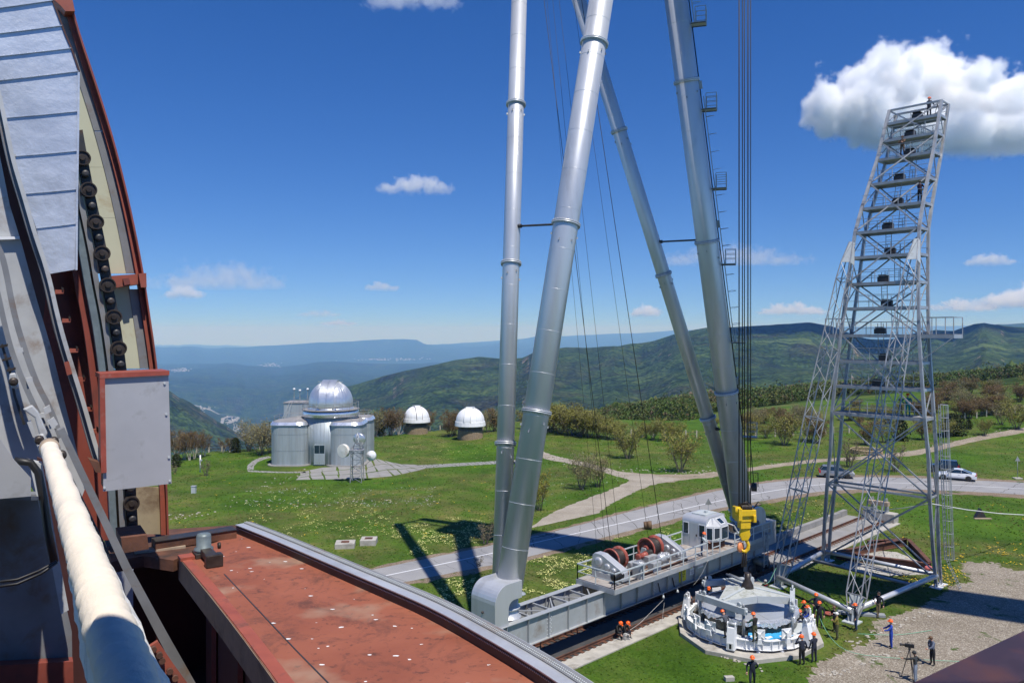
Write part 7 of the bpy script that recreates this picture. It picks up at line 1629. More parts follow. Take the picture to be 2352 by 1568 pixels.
pC = G(2170,1084); car(V((pC.x,pC.y+0.3,0.015)), atan2(0.45,-0.89), 'dark boxy off-road car parked behind the white saloon', 'car_dark', 'suv')
# ------------------------------------------------------------------ small things about the site
b = MB(); p = GP(445,1132); t = thing('utility_box', 'small grey metal box standing in the grass', 'utility box', p); b.obox(p+V((0,0,0.42)), V((0.25,0,0)), V((0,0.2,0)), V((0,0,0.42))); obj('cabinet', b, M('pale_grey'), t); b = MB(); b.obox(p+V((0,0,0.87)), V((0.29,0,0)), V((0,0.24,0)), V((0,0,0.03))); obj('lid', b, M('sheet_grey'), t)
p = GP(460,1084); t = thing('white_post', 'thin white pole with a small lamp in the grass', 'pole', p); b = MB(); b.tube([p,p+V((0,0,2.4))],0.09,10); obj('shaft', b, M('white_plastic'), t); b = MB(); b.obox(p+V((0.16,-0.05,1.7)), V((0.12,0,0)), V((0,0.1,0)), V((0,0,0.1))); obj('lamp', b, M('pale_grey'), t)
def hatch(x, y, w, h, rot, label):
    p = GP(x, y); t = thing('concrete_block', label, 'concrete block', p); fr = Frame(p, V((cos(rot),sin(rot),0)))
    b = MB(); b.fbox(fr,-w/2,w/2,-0.75,0.75,-0.2,h); obj('block', b, M('concrete'), t, bevel=0.03); b = MB(); b.fbox(fr,-0.35,0.35,-0.3,0.3,h,h+0.04); obj('lid', b, M('rust'), t)
hatch(793,1255,1.75,0.45,0.12,'pale flat concrete block with a rusty lid in the meadow'); hatch(847,1248,1.45,0.5,0.05,'shorter concrete block with rusty lid and mossy sides in the meadow')
def roadsign(x, y, h, label):
    p = GP(x, y); t = thing('road_sign', label, 'sign', p); b = MB(); b.tube([p,p+V((0,0,h))],0.035,8); obj('post', b, M('steel_grey'), t)
    b = MB(); b.prism([p+V((-0.34,-0.05,h-0.62)),p+V((0.34,-0.05,h-0.62)),p+V((0,-0.05,h))], V((0,0.02,0))); obj('sign_plate', b, M('steel_grey'), t); b = MB(); b.obox(p+V((0,0,0.06)), V((0.5,0,0)), V((0,0.4,0)), V((0,0,0.08))); obj('base', b, M('concrete'), t)
roadsign(1627,1218,3.2,'grey triangular road sign seen from behind, standing by the road near the cab'); roadsign(2337,1099,3.0,'grey triangular road sign on a concrete foot beside the road bend')
# stump and dry weeds by the road
p = G(1491,1215); b = MB(); b.tube([p,p+V((0.05,0,0.45)),p+V((0,0.05,0.8))],[0.28,0.24,0.26],9); b.tube([p+V((-0.3,0,0)),p+V((-0.4,0,0.75))],[0.2,0.17],8); tag(obj('tree_stump', b, M('wood_dark')), 'dark brown tree stump beside the road verge', 'stump')
p = G(1742,1568); b = MB(); b.obox(V((p.x-1.55,p.y+0.3,0.13)), V((0.26,0.03,0)), V((-0.03,0.14,0)), V((0,0,0.13))); tag(obj('stone_block', b, M('concrete'), bevel=0.02), 'small grey concrete block lying on the lawn before the pedestal', 'block')
# ropes: tag line from the crane deck, cable from the girder, barrier cord across the yard
b = MB(); a = CR(49.4,-31.0,3.1); c = G(1592,1385)+V((0,0,1.3)); b.tube([a.lerp(c,i/12)-V((0,0,0.5*sin(pi*i/12)*0.4)) for i in range(13)], 0.009, 5); tag(obj('tag_line', b, M('rope_white')), 'thin pale rope hanging from the crane walkway to the mirror cell', 'rope')
b = MB(); a = CR(45.1,-31.8,ZB-0.4); q1, q2 = G(1400,1478), G(1520,1432); b.tube([a, a.lerp(q1,0.5)+V((0.1,0,-0.2)), q1], 0.010, 5); b.tube([a-V((0,0,0.25)), q2], 0.007, 5); tag(obj('hanging_cable', b, M('rope_white')), 'pale cable hanging from the crane girder to the track kerb', 'cable')
b = MB(); pl = [G(1871,1420)+V((0,0,0.9)), G(1900,1470)+V((0,0,0.35)), G(1945,1505)+V((0,0,0.15)), G(2060,1515)+V((0,0,0.1)), G(2210,1522)+V((0,0,0.1))]; b.tube(smoothline(pl), 0.016, 5); tag(obj('barrier_cord', b, M('rope_green')), 'thin green cord running from the mirror cell across the gravel', 'cord')
b = MB(); pl = [G(1970,1465)+V((0,0,0.3)), G(2060,1462)+V((0,0,0.1)), G(2140,1448)+V((0,0,0.05))]; b.tube(smoothline(pl), 0.016, 5); tag(obj('barrier_cord', b, M('rope_green')), 'thin green cord lying from the strut foot towards the yard', 'cord')
b = MB(); pl = [V((17.2,54.6,2.3)), V((18.3,56.0,1.35)), V((20.3,60.0,1.5))]; b.tube(smoothline(pl), 0.016, 5); tag(obj('guide_rope', b, M('rope_green')), 'green rope stretched behind the mirror to the left strut', 'rope')
# coil of rope held by the sitting person
g = G(1434,1466); b = MB()
for k in range(4): b.tube([V((g.x+0.05*k,g.y-0.35,0.25))+V((0.14*cos(2*pi*i/14),-0.05*k,0.25*sin(2*pi*i/14))) for i in range(15)], 0.014, 5)
tag(obj('rope_coil', b, M('rope_white')), 'pale coiled rope hanging from the lap of a seated worker', 'rope coil')
b = MB(); b.lathe(G(1903,1412)+V((0,0,0.05)), [(0.1,0),(0.28,0.0),(0.32,0.12),(0.26,0.12)], 16); tag(obj('basin', b, M('drum_red')), 'small reddish basin on the ground behind the pipe', 'basin')
b = MB(); p = G(1985,1418); b.obox(p+V((0,0.5,0.1)), V((1.5,-0.35,0)), V((0.06,0.25,0)), V((0,0,0.08))); tag(obj('grey_plank', b, M('steel_grey')), 'grey steel channel lying behind the ground pipe', 'channel')
b = MB(); b.ico(G(2132,1318)+V((0,0,0.5)), 0.3, 2, 0.1, sq=(1.0,0.6,0.8)); tag(obj('pink_bundle', b, pm('pink',(0.62,0.16,0.16),0.7)), 'pink bundle beside the rusty beams at the tower foot', 'bundle')
b = MB(); q = GP(1992,1042); 
rr = random.Random(8)
st = thing('stone_ring', 'low round wall of dark rubble stones among bushes', 'stone wall', GP(1800+190,1040))
# fences on the rim of the plateau
def fence(px, label, n_post, hp=1.35):
    P = resample([GP(*p) for p in px], n_post); P = [drape(p,0) for p in P]; t = thing('fence', label, 'fence', P[len(P)//2])
    for p in P: b = MB(); b.beam(p-V((0,0,0.2)), p+V((0,0,hp)), 0.22, 0.22); obj('post', b, M('fence_pale') if 'fence_pale' in MATS else pm('fence_pale',(0.46,0.42,0.35),0.85,0,0.15,2.0), t)
    for a, c in zip(P, P[1:]):
        for h in (0.45, 1.0): b = MB(); b.beam(a+V((0,0.02,h)), c+V((0,0.02,h)), 0.05, 0.07); obj('rail', b, M('dark_steel'), t)
fence([(452,1041),(481,1038),(544,1033),(625,1026)], 'fence of pale concrete posts and dark rails beyond the left meadow', 7)
fence([(985,984),(1045,985),(1135,982)], 'fence with pale posts between the two small white domes', 7)
fence([(1450,1003),(1502,1004),(1600,1005)], 'fence of pale posts in front of the wooded slope behind the bushes', 7)
fence([(1690,1004),(1800,1002),(1950,994)], 'fence of pale posts beyond the meadow behind the lattice struts', 14)
fence([(2160,968),(2240,960),(2352,945)], 'fence of pale posts climbing the slope beyond the junipers', 9)
# stones scattered along the tracks
def scatter_stones():
    b = MB(); rr = random.Random(21)
    spots = [((1420,1078),(1660,1086),60),((1730,1072),(2120,1036),90),((2130,1030),(2352,984),80),((1560,1090),(1640,1080),30),((700,1080),(480,1180),30),((390,1190),(470,1180),25),((600,1160),(1000,1150),40),((1620,1480),(1760,1540),30),((1950,1480),(2200,1380),40),((1870,1560),(2050,1500),40)]
    for (x0,y0),(x1,y1),n_ in spots:
        for i in range(n_):
            t = rr.random(); p = GP(x0+(x1-x0)*t+rr.uniform(-25,25), y0+(y1-y0)*t+rr.uniform(-5,5)); b.ico(p+V((0,0,0.03)), rr.uniform(0.04,0.12), 1, 0.3, rr, (1.3,1,0.6))
    o = obj('stones', b, M('stone_pale') if 'stone_pale' in MATS else pm('stone_pale',(0.38,0.35,0.30),0.9,0,0.2,3.0), origin=(0,0,0)); o['kind'] = 'stuff'
scatter_stones()
for i in range(70):
    a = 2*pi*i/70
    for lv in range(3):
        b = MB(); c = ORI[st]+V((2.3*cos(a+lv*0.04), 2.3*sin(a+lv*0.04), 0.12+lv*0.24)); b.ico(c, 0.16, 1, 0.25, rr, (1.0,1.0,0.75)); obj('stone', b, M('stone'), st)
# ------------------------------------------------------------------ vegetation
def leafmat(nm, c0, c1):
    m, nt, b = newmat(nm); g = nd(nt, 'ShaderNodeNewGeometry'); oi = nd(nt, 'ShaderNodeObjectInfo')
    n1 = nz(nt, g.outputs['Position'], 1.7, 3, 0.6); c = ramp(nt, n1, [(0.3,c0),(0.7,c1)]).outputs[0]
    r = ramp(nt, oi.outputs['Random'], [(0,(0.8,0.8,0.8)),(1,(1.15,1.12,1.05))]).outputs[0]; c = mixc(nt, 1.0, c, r, 'MULTIPLY')
    nt.links.new(c, b.inputs['Base Color']); b.inputs['Roughness'].default_value = 0.7; b.inputs['Specular IOR Level'].default_value = 0.2
    try: b.inputs['Transmission Weight'].default_value = 0.0
    except Exception: pass
    return m
leafmat('leaf_spring',(0.16,0.165,0.03),(0.27,0.255,0.075)); leafmat('leaf_grey',(0.165,0.155,0.07),(0.27,0.25,0.13)); leafmat('leaf_brown',(0.13,0.085,0.04),(0.20,0.145,0.075)); leafmat('leaf_yellow',(0.16,0.16,0.02),(0.27,0.25,0.05)); leafmat('leaf_juniper',(0.015,0.025,0.008),(0.04,0.05,0.015))
pm('bark_grey',(0.16,0.14,0.11),0.9,0,0.25,5.0); pm('bark_birch',(0.55,0.50,0.42),0.8,0,0.2,6.0,(0.12,0.10,0.08),0.3,6.0); pm('twig',(0.13,0.10,0.075),0.9,0,0.2,4.0); pm('twig_brown',(0.12,0.075,0.05),0.9,0,0.2,4.0)
def tree_proto(kind, seed, h, w, leaves, twigs, lm, tm, wm, stems=5, lsz=0.11, base=0.15):
    """a young tree or shrub about the origin: stems, fine twigs, small new leaves"""
    rr = random.Random(seed); st, cr = MB(), MB(); tips = []
    for s in range(stems):
        a = 2*pi*s/stems+rr.uniform(-0.4,0.4); sp = rr.uniform(0.25,0.6)*w if stems > 1 else rr.uniform(0,0.1)*w
        top = V((cos(a)*sp, sin(a)*sp, h*rr.uniform(0.72,0.95))); b0 = V((cos(a)*0.12*(stems > 1), sin(a)*0.12*(stems > 1), -0.2))
        pts = [b0]+[b0.lerp(top,t)+V((rr.uniform(-1,1),rr.uniform(-1,1),0))*0.04*h*t*(1-t)*4+V((cos(a),sin(a),0))*(-0.12*w*(1-t)*t) for t in (0.25,0.5,0.75)]+[top]
        r0 = (0.05 if stems > 1 else 0.10)*(h/4)**0.7; st.tube(pts, [r0*1.3,r0,r0*0.7,r0*0.45,r0*0.15], 6, cap=False)
        for k in range(max(2,twigs//stems)):
            t = rr.uniform(base+0.1,0.98); i = min(3,int(t*4)); p = pts[i].lerp(pts[i+1], t*4-i)
            a2 = rr.uniform(0,2*pi); L = w*rr.uniform(0.18,0.5)*(1.15-t*0.6); up_ = rr.uniform(0.3,1.1)
            q = p+V((cos(a2),sin(a2),up_)).normalized()*L; m_ = p.lerp(q,0.5)+V((0,0,0.06*L)); cr.mi = 0
            cr.tube([p,m_,q],[0.018,0.012,0.005],3,cap=False,sm=False); tips.append((p,q))
            for j in range(2):
                q2 = m_.lerp(q,rr.random())+V((rr.uniform(-1,1),rr.uniform(-1,1),rr.uniform(-0.2,0.9))).normalized()*L*0.45; cr.tube([m_,q2],[0.009,0.004],3,cap=False,sm=False); tips.append((m_,q2))
    for i in range(leaves):
        p, q = rr.choice(tips); c = p.lerp(q, rr.uniform(0.3,1.1))+V((rr.gauss(0,1),rr.gauss(0,1),rr.gauss(0,1)))*0.07*w*0.6
        n_ = V((rr.gauss(0,1),rr.gauss(0,1),rr.gauss(0,1)+0.5)).normalized(); e1 = n_.orthogonal().normalized(); e2 = n_.cross(e1); s = lsz*rr.uniform(0.5,1.2)
        cr.mi = 1; cr.add([c-e1*s*0.5, c+e2*s*0.28, c+e1*s*0.5, c-e2*s*0.28],[(0,1,2,3)])
    def mk(b, mats, nm):
        me = bpy.data.meshes.new(nm); me.from_pydata(b.v,[],b.f)
        for m in mats: me.materials.append(M(m))
        me.polygons.foreach_set('material_index', b.m); me.polygons.foreach_set('use_smooth', b.smooth); me.update(); return me
    return mk(st,[tm],'trunk'), mk(cr,[wm,lm],'crown')
PROTO = {
 'willow':[tree_proto('w',s,4.2,4.4,2600,120,'leaf_spring','bark_grey','twig',6,0.21) for s in (1,2,3)],
 'greywillow':[tree_proto('g',s,4.6,4.6,2200,140,'leaf_grey','bark_grey','twig',6,0.19) for s in (4,5)],
 'birch':[tree_proto('b',s,7.0,3.6,2000,170,'leaf_brown','bark_birch','twig_brown',3,0.20,0.25) for s in (6,7,8)],
 'yellowbush':[tree_proto('y',s,3.6,3.0,2000,100,'leaf_yellow','bark_grey','twig',5,0.17) for s in (9,10)],
 'bare':[tree_proto('n',s,2.4,1.6,420,80,'leaf_grey','bark_grey','twig',6,0.10) for s in (11,12)],
 'brownbush':[tree_proto('r',s,4.4,3.6,2400,130,'leaf_brown','bark_grey','twig_brown',6,0.20) for s in (13,14)],
}
def juniper(seed):
    rr = random.Random(seed); st, cr = MB(), MB(); st.tube([V((0,0,-0.1)),V((0,0,1.6))],[0.07,0.02],6,cap=False)
    for i in range(1500):
        z = rr.random()*2.4; rad = 1.05*sqrt(max(0.02,1-((z-0.85)/1.55)**2))*(0.6+0.4*rr.random())*(1 if rr.random() < 0.7 else 0.6); a = rr.uniform(0,2*pi); lump = 0.82+0.18*sin(3*a+seed)+0.12*sin(7*a+2*z)
        c = V((cos(a)*rad*lump, sin(a)*rad*lump, z)); n_ = V((rr.gauss(0,1),rr.gauss(0,1),rr.gauss(0,1))).normalized(); e1 = n_.orthogonal(); e2 = n_.cross(e1); s = rr.uniform(0.08,0.2)
        cr.add([c-e1*s*0.5,c+e2*s*0.3+V((0,0,0.05)),c+e1*s*0.5+V((0,0,0.1)),c-e2*s*0.3],[(0,1,2,3)])
    out = []
    for b, nm, m in ((st,'trunk','bark_grey'),(cr,'crown','leaf_juniper')):
        me = bpy.data.meshes.new(nm); me.from_pydata(b.v,[],b.f); me.materials.append(M(m)); me.update(); out.append(me)
    return tuple(out)
PROTO['juniper'] = [juniper(1), juniper(2)]
PH = dict(willow=4.2,greywillow=4.6,birch=7.0,yellowbush=3.6,bare=2.4,brownbush=4.4,juniper=2.4)
TL = dict(willow=('leafy_bush','bush'),greywillow=('willow_tree','tree'),birch=('birch_tree','tree'),yellowbush=('leafy_bush','bush'),bare=('bare_shrub','shrub'),brownbush=('bushy_tree','tree'),juniper=('juniper','bush'))
cnt = [0]
def plant(kind, x, y, hpx, label, group=None, wide=1.0):
    p = GP(x, y); h = hpx/F*p.y; s = h/PH[kind]; tr, cr = PROTO[kind][cnt[0] % len(PROTO[kind])]; cnt[0] += 1
    nm, cat = TL[kind]; o = thing(nm, label, cat, p-V((0,0,0.02)), group); o.scale = (s*wide, s*wide, s); o.rotation_euler = (0,0,R.uniform(0,6.28))
    link('trunk', tr, o); link('crown', cr, o); return o
g1_ = 'birches by the left fence'
for x, y, h in ((398,1066,88),(408,1058,78),(424,1055,76),(436,1057,70),(446,1053,72),(458,1050,66),(470,1047,58)): plant('birch', x, y, h, 'bare pale-trunked birch in the clump beyond the grey cover box', g1_)
plant('juniper',404,1072,30,'dark juniper bush at the foot of the birch clump')
plant('birch',512,1040,42,'slim birch beside a fence post beyond the left meadow'); plant('birch',528,1038,38,'small birch next to the dark juniper by the left fence'); plant('juniper',541,1039,34,'dark juniper bush growing against the left fence')
plant('greywillow',571,1036,62,'pale grey-green willow behind the left fence'); plant('greywillow',600,1045,82,'wide grey-green willow beside the silver observatory building'); plant('greywillow',622,1040,66,'grey-green willow partly hidden by the silver observatory building')
plant('bare',474,1092,40,'thin bare shrub beside the white pole'); plant('bare',402,1088,22,'low bare shrub in the left meadow')
for x, y, h, k in ((862,1002,62,'greywillow'),(880,998,58,'birch'),(898,1000,66,'brownbush'),(915,998,60,'birch'),(930,990,52,'greywillow'),(985,985,46,'brownbush')): plant(k, x, y, h, {'greywillow':'grey-green willow between the observatory building and the first small dome','birch':'slim birch between the observatory building and the first small dome','brownbush':'reddish-brown bushy tree beside the first small dome'}[k], 'trees behind the small domes')
plant('juniper',875,1001,28,'dark round juniper between the observatory building and the small domes')
for x, y, h, k in ((1032,1003,58,'brownbush'),(1044,1000,60,'brownbush'),(1108,990,44,'birch'),(1120,992,50,'greywillow'),(1136,990,56,'brownbush')): plant(k, x, y, h, {'brownbush':'brown bushy tree close to the second small dome','birch':'slim birch close behind the second small dome','greywillow':'grey-green willow right behind the second small dome'}[k], 'trees about the second small dome')
for x, y, h in ((1212,985,48),(1240,990,58),(1262,992,62),(1286,996,66),(1310,1000,66),(1332,1002,62),(1352,1004,56),(1374,1004,52),(1396,1008,46),(1415,1010,42),(1300,990,66),(1270,985,62),(1340,996,60)): plant('willow', x, y, h, 'yellow-green willow bush in the long thicket behind the thick leg', 'thicket of willow bushes on the rise', 1.15)
plant('willow',1443,1053,76,'round yellow-green bush standing alone on the meadow',None,0.9); plant('willow',1562,1084,98,'tall open yellow-green bush left of the thin crane leg',None,0.8)
plant('greywillow',1335,1124,80,'spreading grey bush beside the path junction',None,0.9); plant('greywillow',1375,1118,74,'grey twiggy bush touching the path junction',None,0.9); plant('yellowbush',1240,1172,92,'narrow bright yellow-green bush beside the thick crane leg',None,0.7); plant('bare',1115,1248,52,'half-bare thorny shrub at the road edge by the thin leg',None,1.3); plant('bare',1098,1300,26,'dry brown brush heap by the road edge',None,1.6)
for x, y, h in ((1500,1010,40),(1530,1012,52),(1552,1014,46),(1480,1004,38)): plant('willow', x, y, h, 'yellow-green bush in front of the wooded slope between the crane legs', 'bushes at the meadow edge between the crane legs')
for x, y, h, k, l in ((1760,1006,36,'willow','low yellow-green bush beyond the hoist ropes'),(1802,1022,72,'willow','large rounded grey-green bush beyond the left strut'),(1720,1010,44,'willow','small yellow-green bush just behind the hoist ropes'),(1880,1018,66,'brownbush','brown bushy tree seen through the left tower bracing'),(1860,1012,50,'willow','yellow-green bush behind the left strut top'),(1950,1072,70,'bare','thin bare shrub beside the dirt track behind the tower'),(2056,1083,68,'bare','thin shrub beyond the road between the tower legs'),(1990,1022,60,'brownbush','brown bushy tree behind the tower middle'),(2030,1016,58,'greywillow','grey-green willow behind the tower middle'),(2120,1010,60,'brownbush','brown bushy tree beside the right tower leg')): plant(k, x, y, h, l)
plant('juniper',2068,1012,52,'tall dark juniper behind the right tower strut',None,0.9); plant('juniper',2190,1000,50,'broad dark juniper beside the caged ladder',None,1.5); plant('juniper',2225,985,22,'small dark juniper on the slope near the pale fence'); plant('willow',2178,1004,42,'yellow-green bush against the broad juniper')
plant('willow',2262,1000,40,'low spring-green bush above the dirt track'); plant('greywillow',2300,975,46,'grey-green willow on the right slope near the fence'); plant('willow',2335,985,56,'spring-green bush by the dirt track on the right slope')
for i in range(46):
    x = R.uniform(2090,2420); y = R.uniform(905,968)-0.04*(x-2090); k = R.choice(['brownbush','willow','brownbush','greywillow']); plant(k, x, y, R.uniform(26,46), {'brownbush':'brown budding tree in the scrub on the right slope','willow':'yellow-green bush in the scrub on the right slope','greywillow':'grey-green willow in the scrub on the right slope'}[k], 'scrub trees on the right slope', 1.2)
for i in range(34):
    x = R.uniform(1640,2080); y = R.uniform(968,996)-0.05*(x-1640); k = R.choice(['brownbush','willow','greywillow']); plant(k, x, y, R.uniform(24,40), {'brownbush':'brown budding tree in the belt behind the meadow fence','willow':'yellow-green bush in the belt behind the meadow fence','greywillow':'grey-green willow in the belt behind the meadow fence'}[k], 'tree belt behind the meadow fence', 1.2)

# far woods on the slope beyond: too many to count
def woods():
    rr = random.Random(31); vs, fs, ms = [], [], []
    base = bmesh.new(); bmesh.ops.create_icosphere(base, subdivisions=1, radius=1); bv = [v.co.copy() for v in base.verts]; bf = [[v.index for v in f.verts] for f in base.faces]; base.free()
    n_ = 0
    while n_ < 16500:
        d = 185*((1500/185)**(rr.random()**0.9)); x = rr.uniform(1180, 2640); X = (x-CX)/F*d
        if d < edgeY(X)+8 or (x > 2000 and d < 262): continue
        k = noise.noise((X*0.010, d*0.010, 3.0))
        if k > 0.28+0.1*rr.random(): continue
        z = height(X, d); h = rr.uniform(2.2,5.4)*(1.0+0.5*noise.noise((X*0.03,d*0.03,8.0)))*(1.5 if rr.random() < 0.06 else 1); w = h*rr.uniform(0.34,0.55); b0 = len(vs); mi = 0 if rr.random() < 0.55 else (1 if rr.random() < 0.7 else 2)
        if d < 620:                                   # leaf clumps through the crown's volume
            for q in range(46):
                a = rr.uniform(0,6.28); zz = rr.random(); ra = w*sqrt(max(0.03,1-(2*zz-0.95)**2))*rr.uniform(0.35,1.1); c = V((X+cos(a)*ra, d+sin(a)*ra, z+h*(0.12+0.9*zz))); n3 = V((rr.gauss(0,1),rr.gauss(0,1),rr.gauss(0,1)+0.4)).normalized(); e1 = n3.orthogonal().normalized(); e2 = n3.cross(e1); s = rr.uniform(0.35,0.8)*(d/420)**0.5
                b0 = len(vs); vs += [c-e1*s, c+e2*s*0.8, c+e1*s*0.9]; fs.append([b0,b0+1,b0+2]); ms.append(mi)
        else:
            for q in bv: j = 1+0.42*(rr.random()-0.5)*2; vs.append((X+q.x*w*j, d+q.y*w*j, z+h*0.5+q.z*h*0.5*j))
            for f in bf: fs.append([b0+i for i in f]); ms.append(mi)
        n_ += 1
    me = bpy.data.meshes.new('woods'); me.from_pydata(vs,[],fs)
    for m, c0, c1 in (('canopy_green',(0.034,0.066,0.014),(0.085,0.130,0.030)),('canopy_olive',(0.065,0.078,0.022),(0.125,0.135,0.042)),('canopy_brown',(0.075,0.060,0.034),(0.12,0.095,0.055))): me.materials.append(leafmat(m,c0,c1))
    me.polygons.foreach_set('material_index', ms); me.update(); o = link('woods', me); o['kind'] = 'stuff'
woods()

# grass tufts, flowers
def inpoly(x, y, poly):
    c = False; j = len(poly)-1
    for i in range(len(poly)):
        xi, yi = poly[i]; xj, yj = poly[j]
        if (yi > y) != (yj > y) and x < (xj-xi)*(y-yi)/(yj-yi)+xi: c = not c
        j = i
    return c
ROADP = [(x,y+10) for x,y in RLO]+[(x,y-6) for x,y in RUP[::-1]]
PATHP = [[(1215,1213),(1256,1183),(1319,1155),(1392,1129),(1443,1107),(1447,1094),(1425,1083),(1560,1098),(1540,1106),(1478,1120),(1399,1159),(1375,1178)],
         [(956,1062),(862,1050),(772,1068),(722,1072),(676,1103),(722,1104),(906,1096),(980,1077)], [(1420,1079),(1643,1081),(1916,1049),(2124,1029),(2352,981),(2352,1000),(2124,1047),(1916,1062),(1643,1098),(1460,1112)]]
YARD = [(1850,1568),(1880,1520),(1960,1490),(2030,1460),(2000,1430),(2100,1400),(2165,1365),(2180,1345),(2230,1335),(2200,1300),(2230,1285),(2352,1310),(2500,1330),(2560,1500),(2420,1700),(1850,1720)]
def free(p):
    s = p.x*UU.x+p.y*UU.y; n_ = p.x*NN.x+p.y*NN.y
    if -36.2 < n_ < -30.1 and s < 85: return False
    x, y = img(p)
    if inpoly(x,y,ROADP) or any(inpoly(x,y,q) for q in PATHP) or inpoly(x,y,YARD): return False
    if (p-MC).length < 5.1: return False
    if abs(p.x-OC.x) < 8 and abs(p.y-OC.y) < 8: return False
    return True
def tufts():
    rr = random.Random(77); vs, fs, ms = [], [], []; n_ = 0
    while n_ < 34000:
        d = 38*((150/38)**rr.random()); x = rr.uniform(360, 2360); p = V(((x-CX)/F*d, d, 0)); p.z = pz(p.x, d)
        if not free(p): continue
        k = noise.noise((p.x*0.12, p.y*0.12, 9.0))+0.5*noise.noise((p.x*0.5,p.y*0.5,2.0))
        hgt = rr.uniform(0.04,0.10)*(1+0.7*max(0,k))*(d/60)**0.3; mi = 1 if k > 0.25 and rr.random() < 0.7 else (0 if rr.random() < 0.93 else 2)
        for q in range(3):
            a = rr.uniform(0,6.28); r_ = rr.uniform(0.02,0.10); c = p+V((cos(a)*r_, sin(a)*r_, -0.01)); t = c+V((rr.uniform(-1,1)*0.12, rr.uniform(-1,1)*0.12, hgt)); w = V((cos(a+1.3),sin(a+1.3),0))*rr.uniform(0.025,0.06)*(d/60)**0.5
            b0 = len(vs); vs += [c-w, c+w, t]; fs.append((b0,b0+1,b0+2)); ms.append(mi)
        n_ += 1
    me = bpy.data.meshes.new('grass_tufts'); me.from_pydata(vs,[],fs)
    for m, c0, c1 in (('tuft_green',(0.042,0.104,0.006),(0.080,0.155,0.014)),('tuft_dry',(0.11,0.11,0.035),(0.19,0.17,0.07)),('tuft_dark',(0.024,0.055,0.005),(0.04,0.08,0.01))): me.materials.append(leafmat(m,c0,c1))
    me.polygons.foreach_set('material_index', ms); me.update(); o = link('grass_tufts', me); o['kind'] = 'stuff'
tufts()
def flowers(name, regions, cols, sz, seed):
    rr = random.Random(seed); vs, fs = [], []
    for (x0,x1,y0,y1,n_) in regions:
        for i in range(n_):
            x, y = rr.uniform(x0,x1), rr.uniform(y0,y1); p = GP(x,y)
            if noise.noise((p.x*0.35,p.y*0.35,seed)) < -0.05 or not free(p): continue
            for q in range(rr.randint(1,4)):
                c = p+V((rr.gauss(0,0.09),rr.gauss(0,0.09),rr.uniform(0.08,0.16))); s = sz*rr.uniform(0.6,1.3); a = rr.uniform(0,3); b0 = len(vs)
                for j in range(5): an = a+j*1.2566; vs.append(c+V((cos(an)*s,sin(an)*s,rr.uniform(-0.01,0.02))))
                fs.append([b0+j for j in range(5)])
    me = bpy.data.meshes.new(name); me.from_pydata(vs,[],fs); me.materials.append(pm(name+'_petal', cols, 0.7, 0, 0.1, 5.0)); me.update(); o = link(name, me); o['kind'] = 'stuff'
flowers('primroses', [(900,1130,1190,1275,1300),(560,900,1140,1240,600),(1195,1440,1272,1365,1300),(920,1090,1330,1400,500),(1600,1720,1150,1200,200),(1400,1600,1205,1240,150),(1780,1900,1150,1240,160),(860,1130,1020,1056,260)], (0.72,0.70,0.26), 0.045, 3)
flowers('dandelions', [(400,1130,1020,1240,240),(2160,2352,1250,1320,140),(2070,2230,1290,1350,120),(1760,2352,1150,1300,120)], (0.78,0.50,0.01), 0.05, 5)
flowers('white_flowers', [(560,1000,1120,1165,420),(1250,1640,1020,1080,160),(1150,1420,1090,1160,160)], (0.70,0.72,0.74), 0.035, 8)
# ------------------------------------------------------------------ clouds and haze
def gn_new(name):
    ng = bpy.data.node_groups.new(name, 'GeometryNodeTree')
    ng.interface.new_socket('Geometry', in_out='INPUT', socket_type='NodeSocketGeometry')
    ng.interface.new_socket('Geometry', in_out='OUTPUT', socket_type='NodeSocketGeometry')
    return ng, ng.nodes.new('NodeGroupInput'), ng.nodes.new('NodeGroupOutput')
def cloud_mat():
    m = bpy.data.materials.new('cloud_vapour'); m.use_nodes = True; nt = m.node_tree; MATS['cloud_vapour'] = m
    nt.nodes.remove(nt.nodes['Principled BSDF'])
    v = nd(nt, 'ShaderNodeVolumePrincipled'); v.inputs['Color'].default_value = (1, 1, 1, 1)
    v.inputs['Density'].default_value = 1.0; v.inputs['Anisotropy'].default_value = 0.15
    nt.links.new(v.outputs[0], nt.nodes['Material Output'].inputs['Volume'])
cloud_mat()
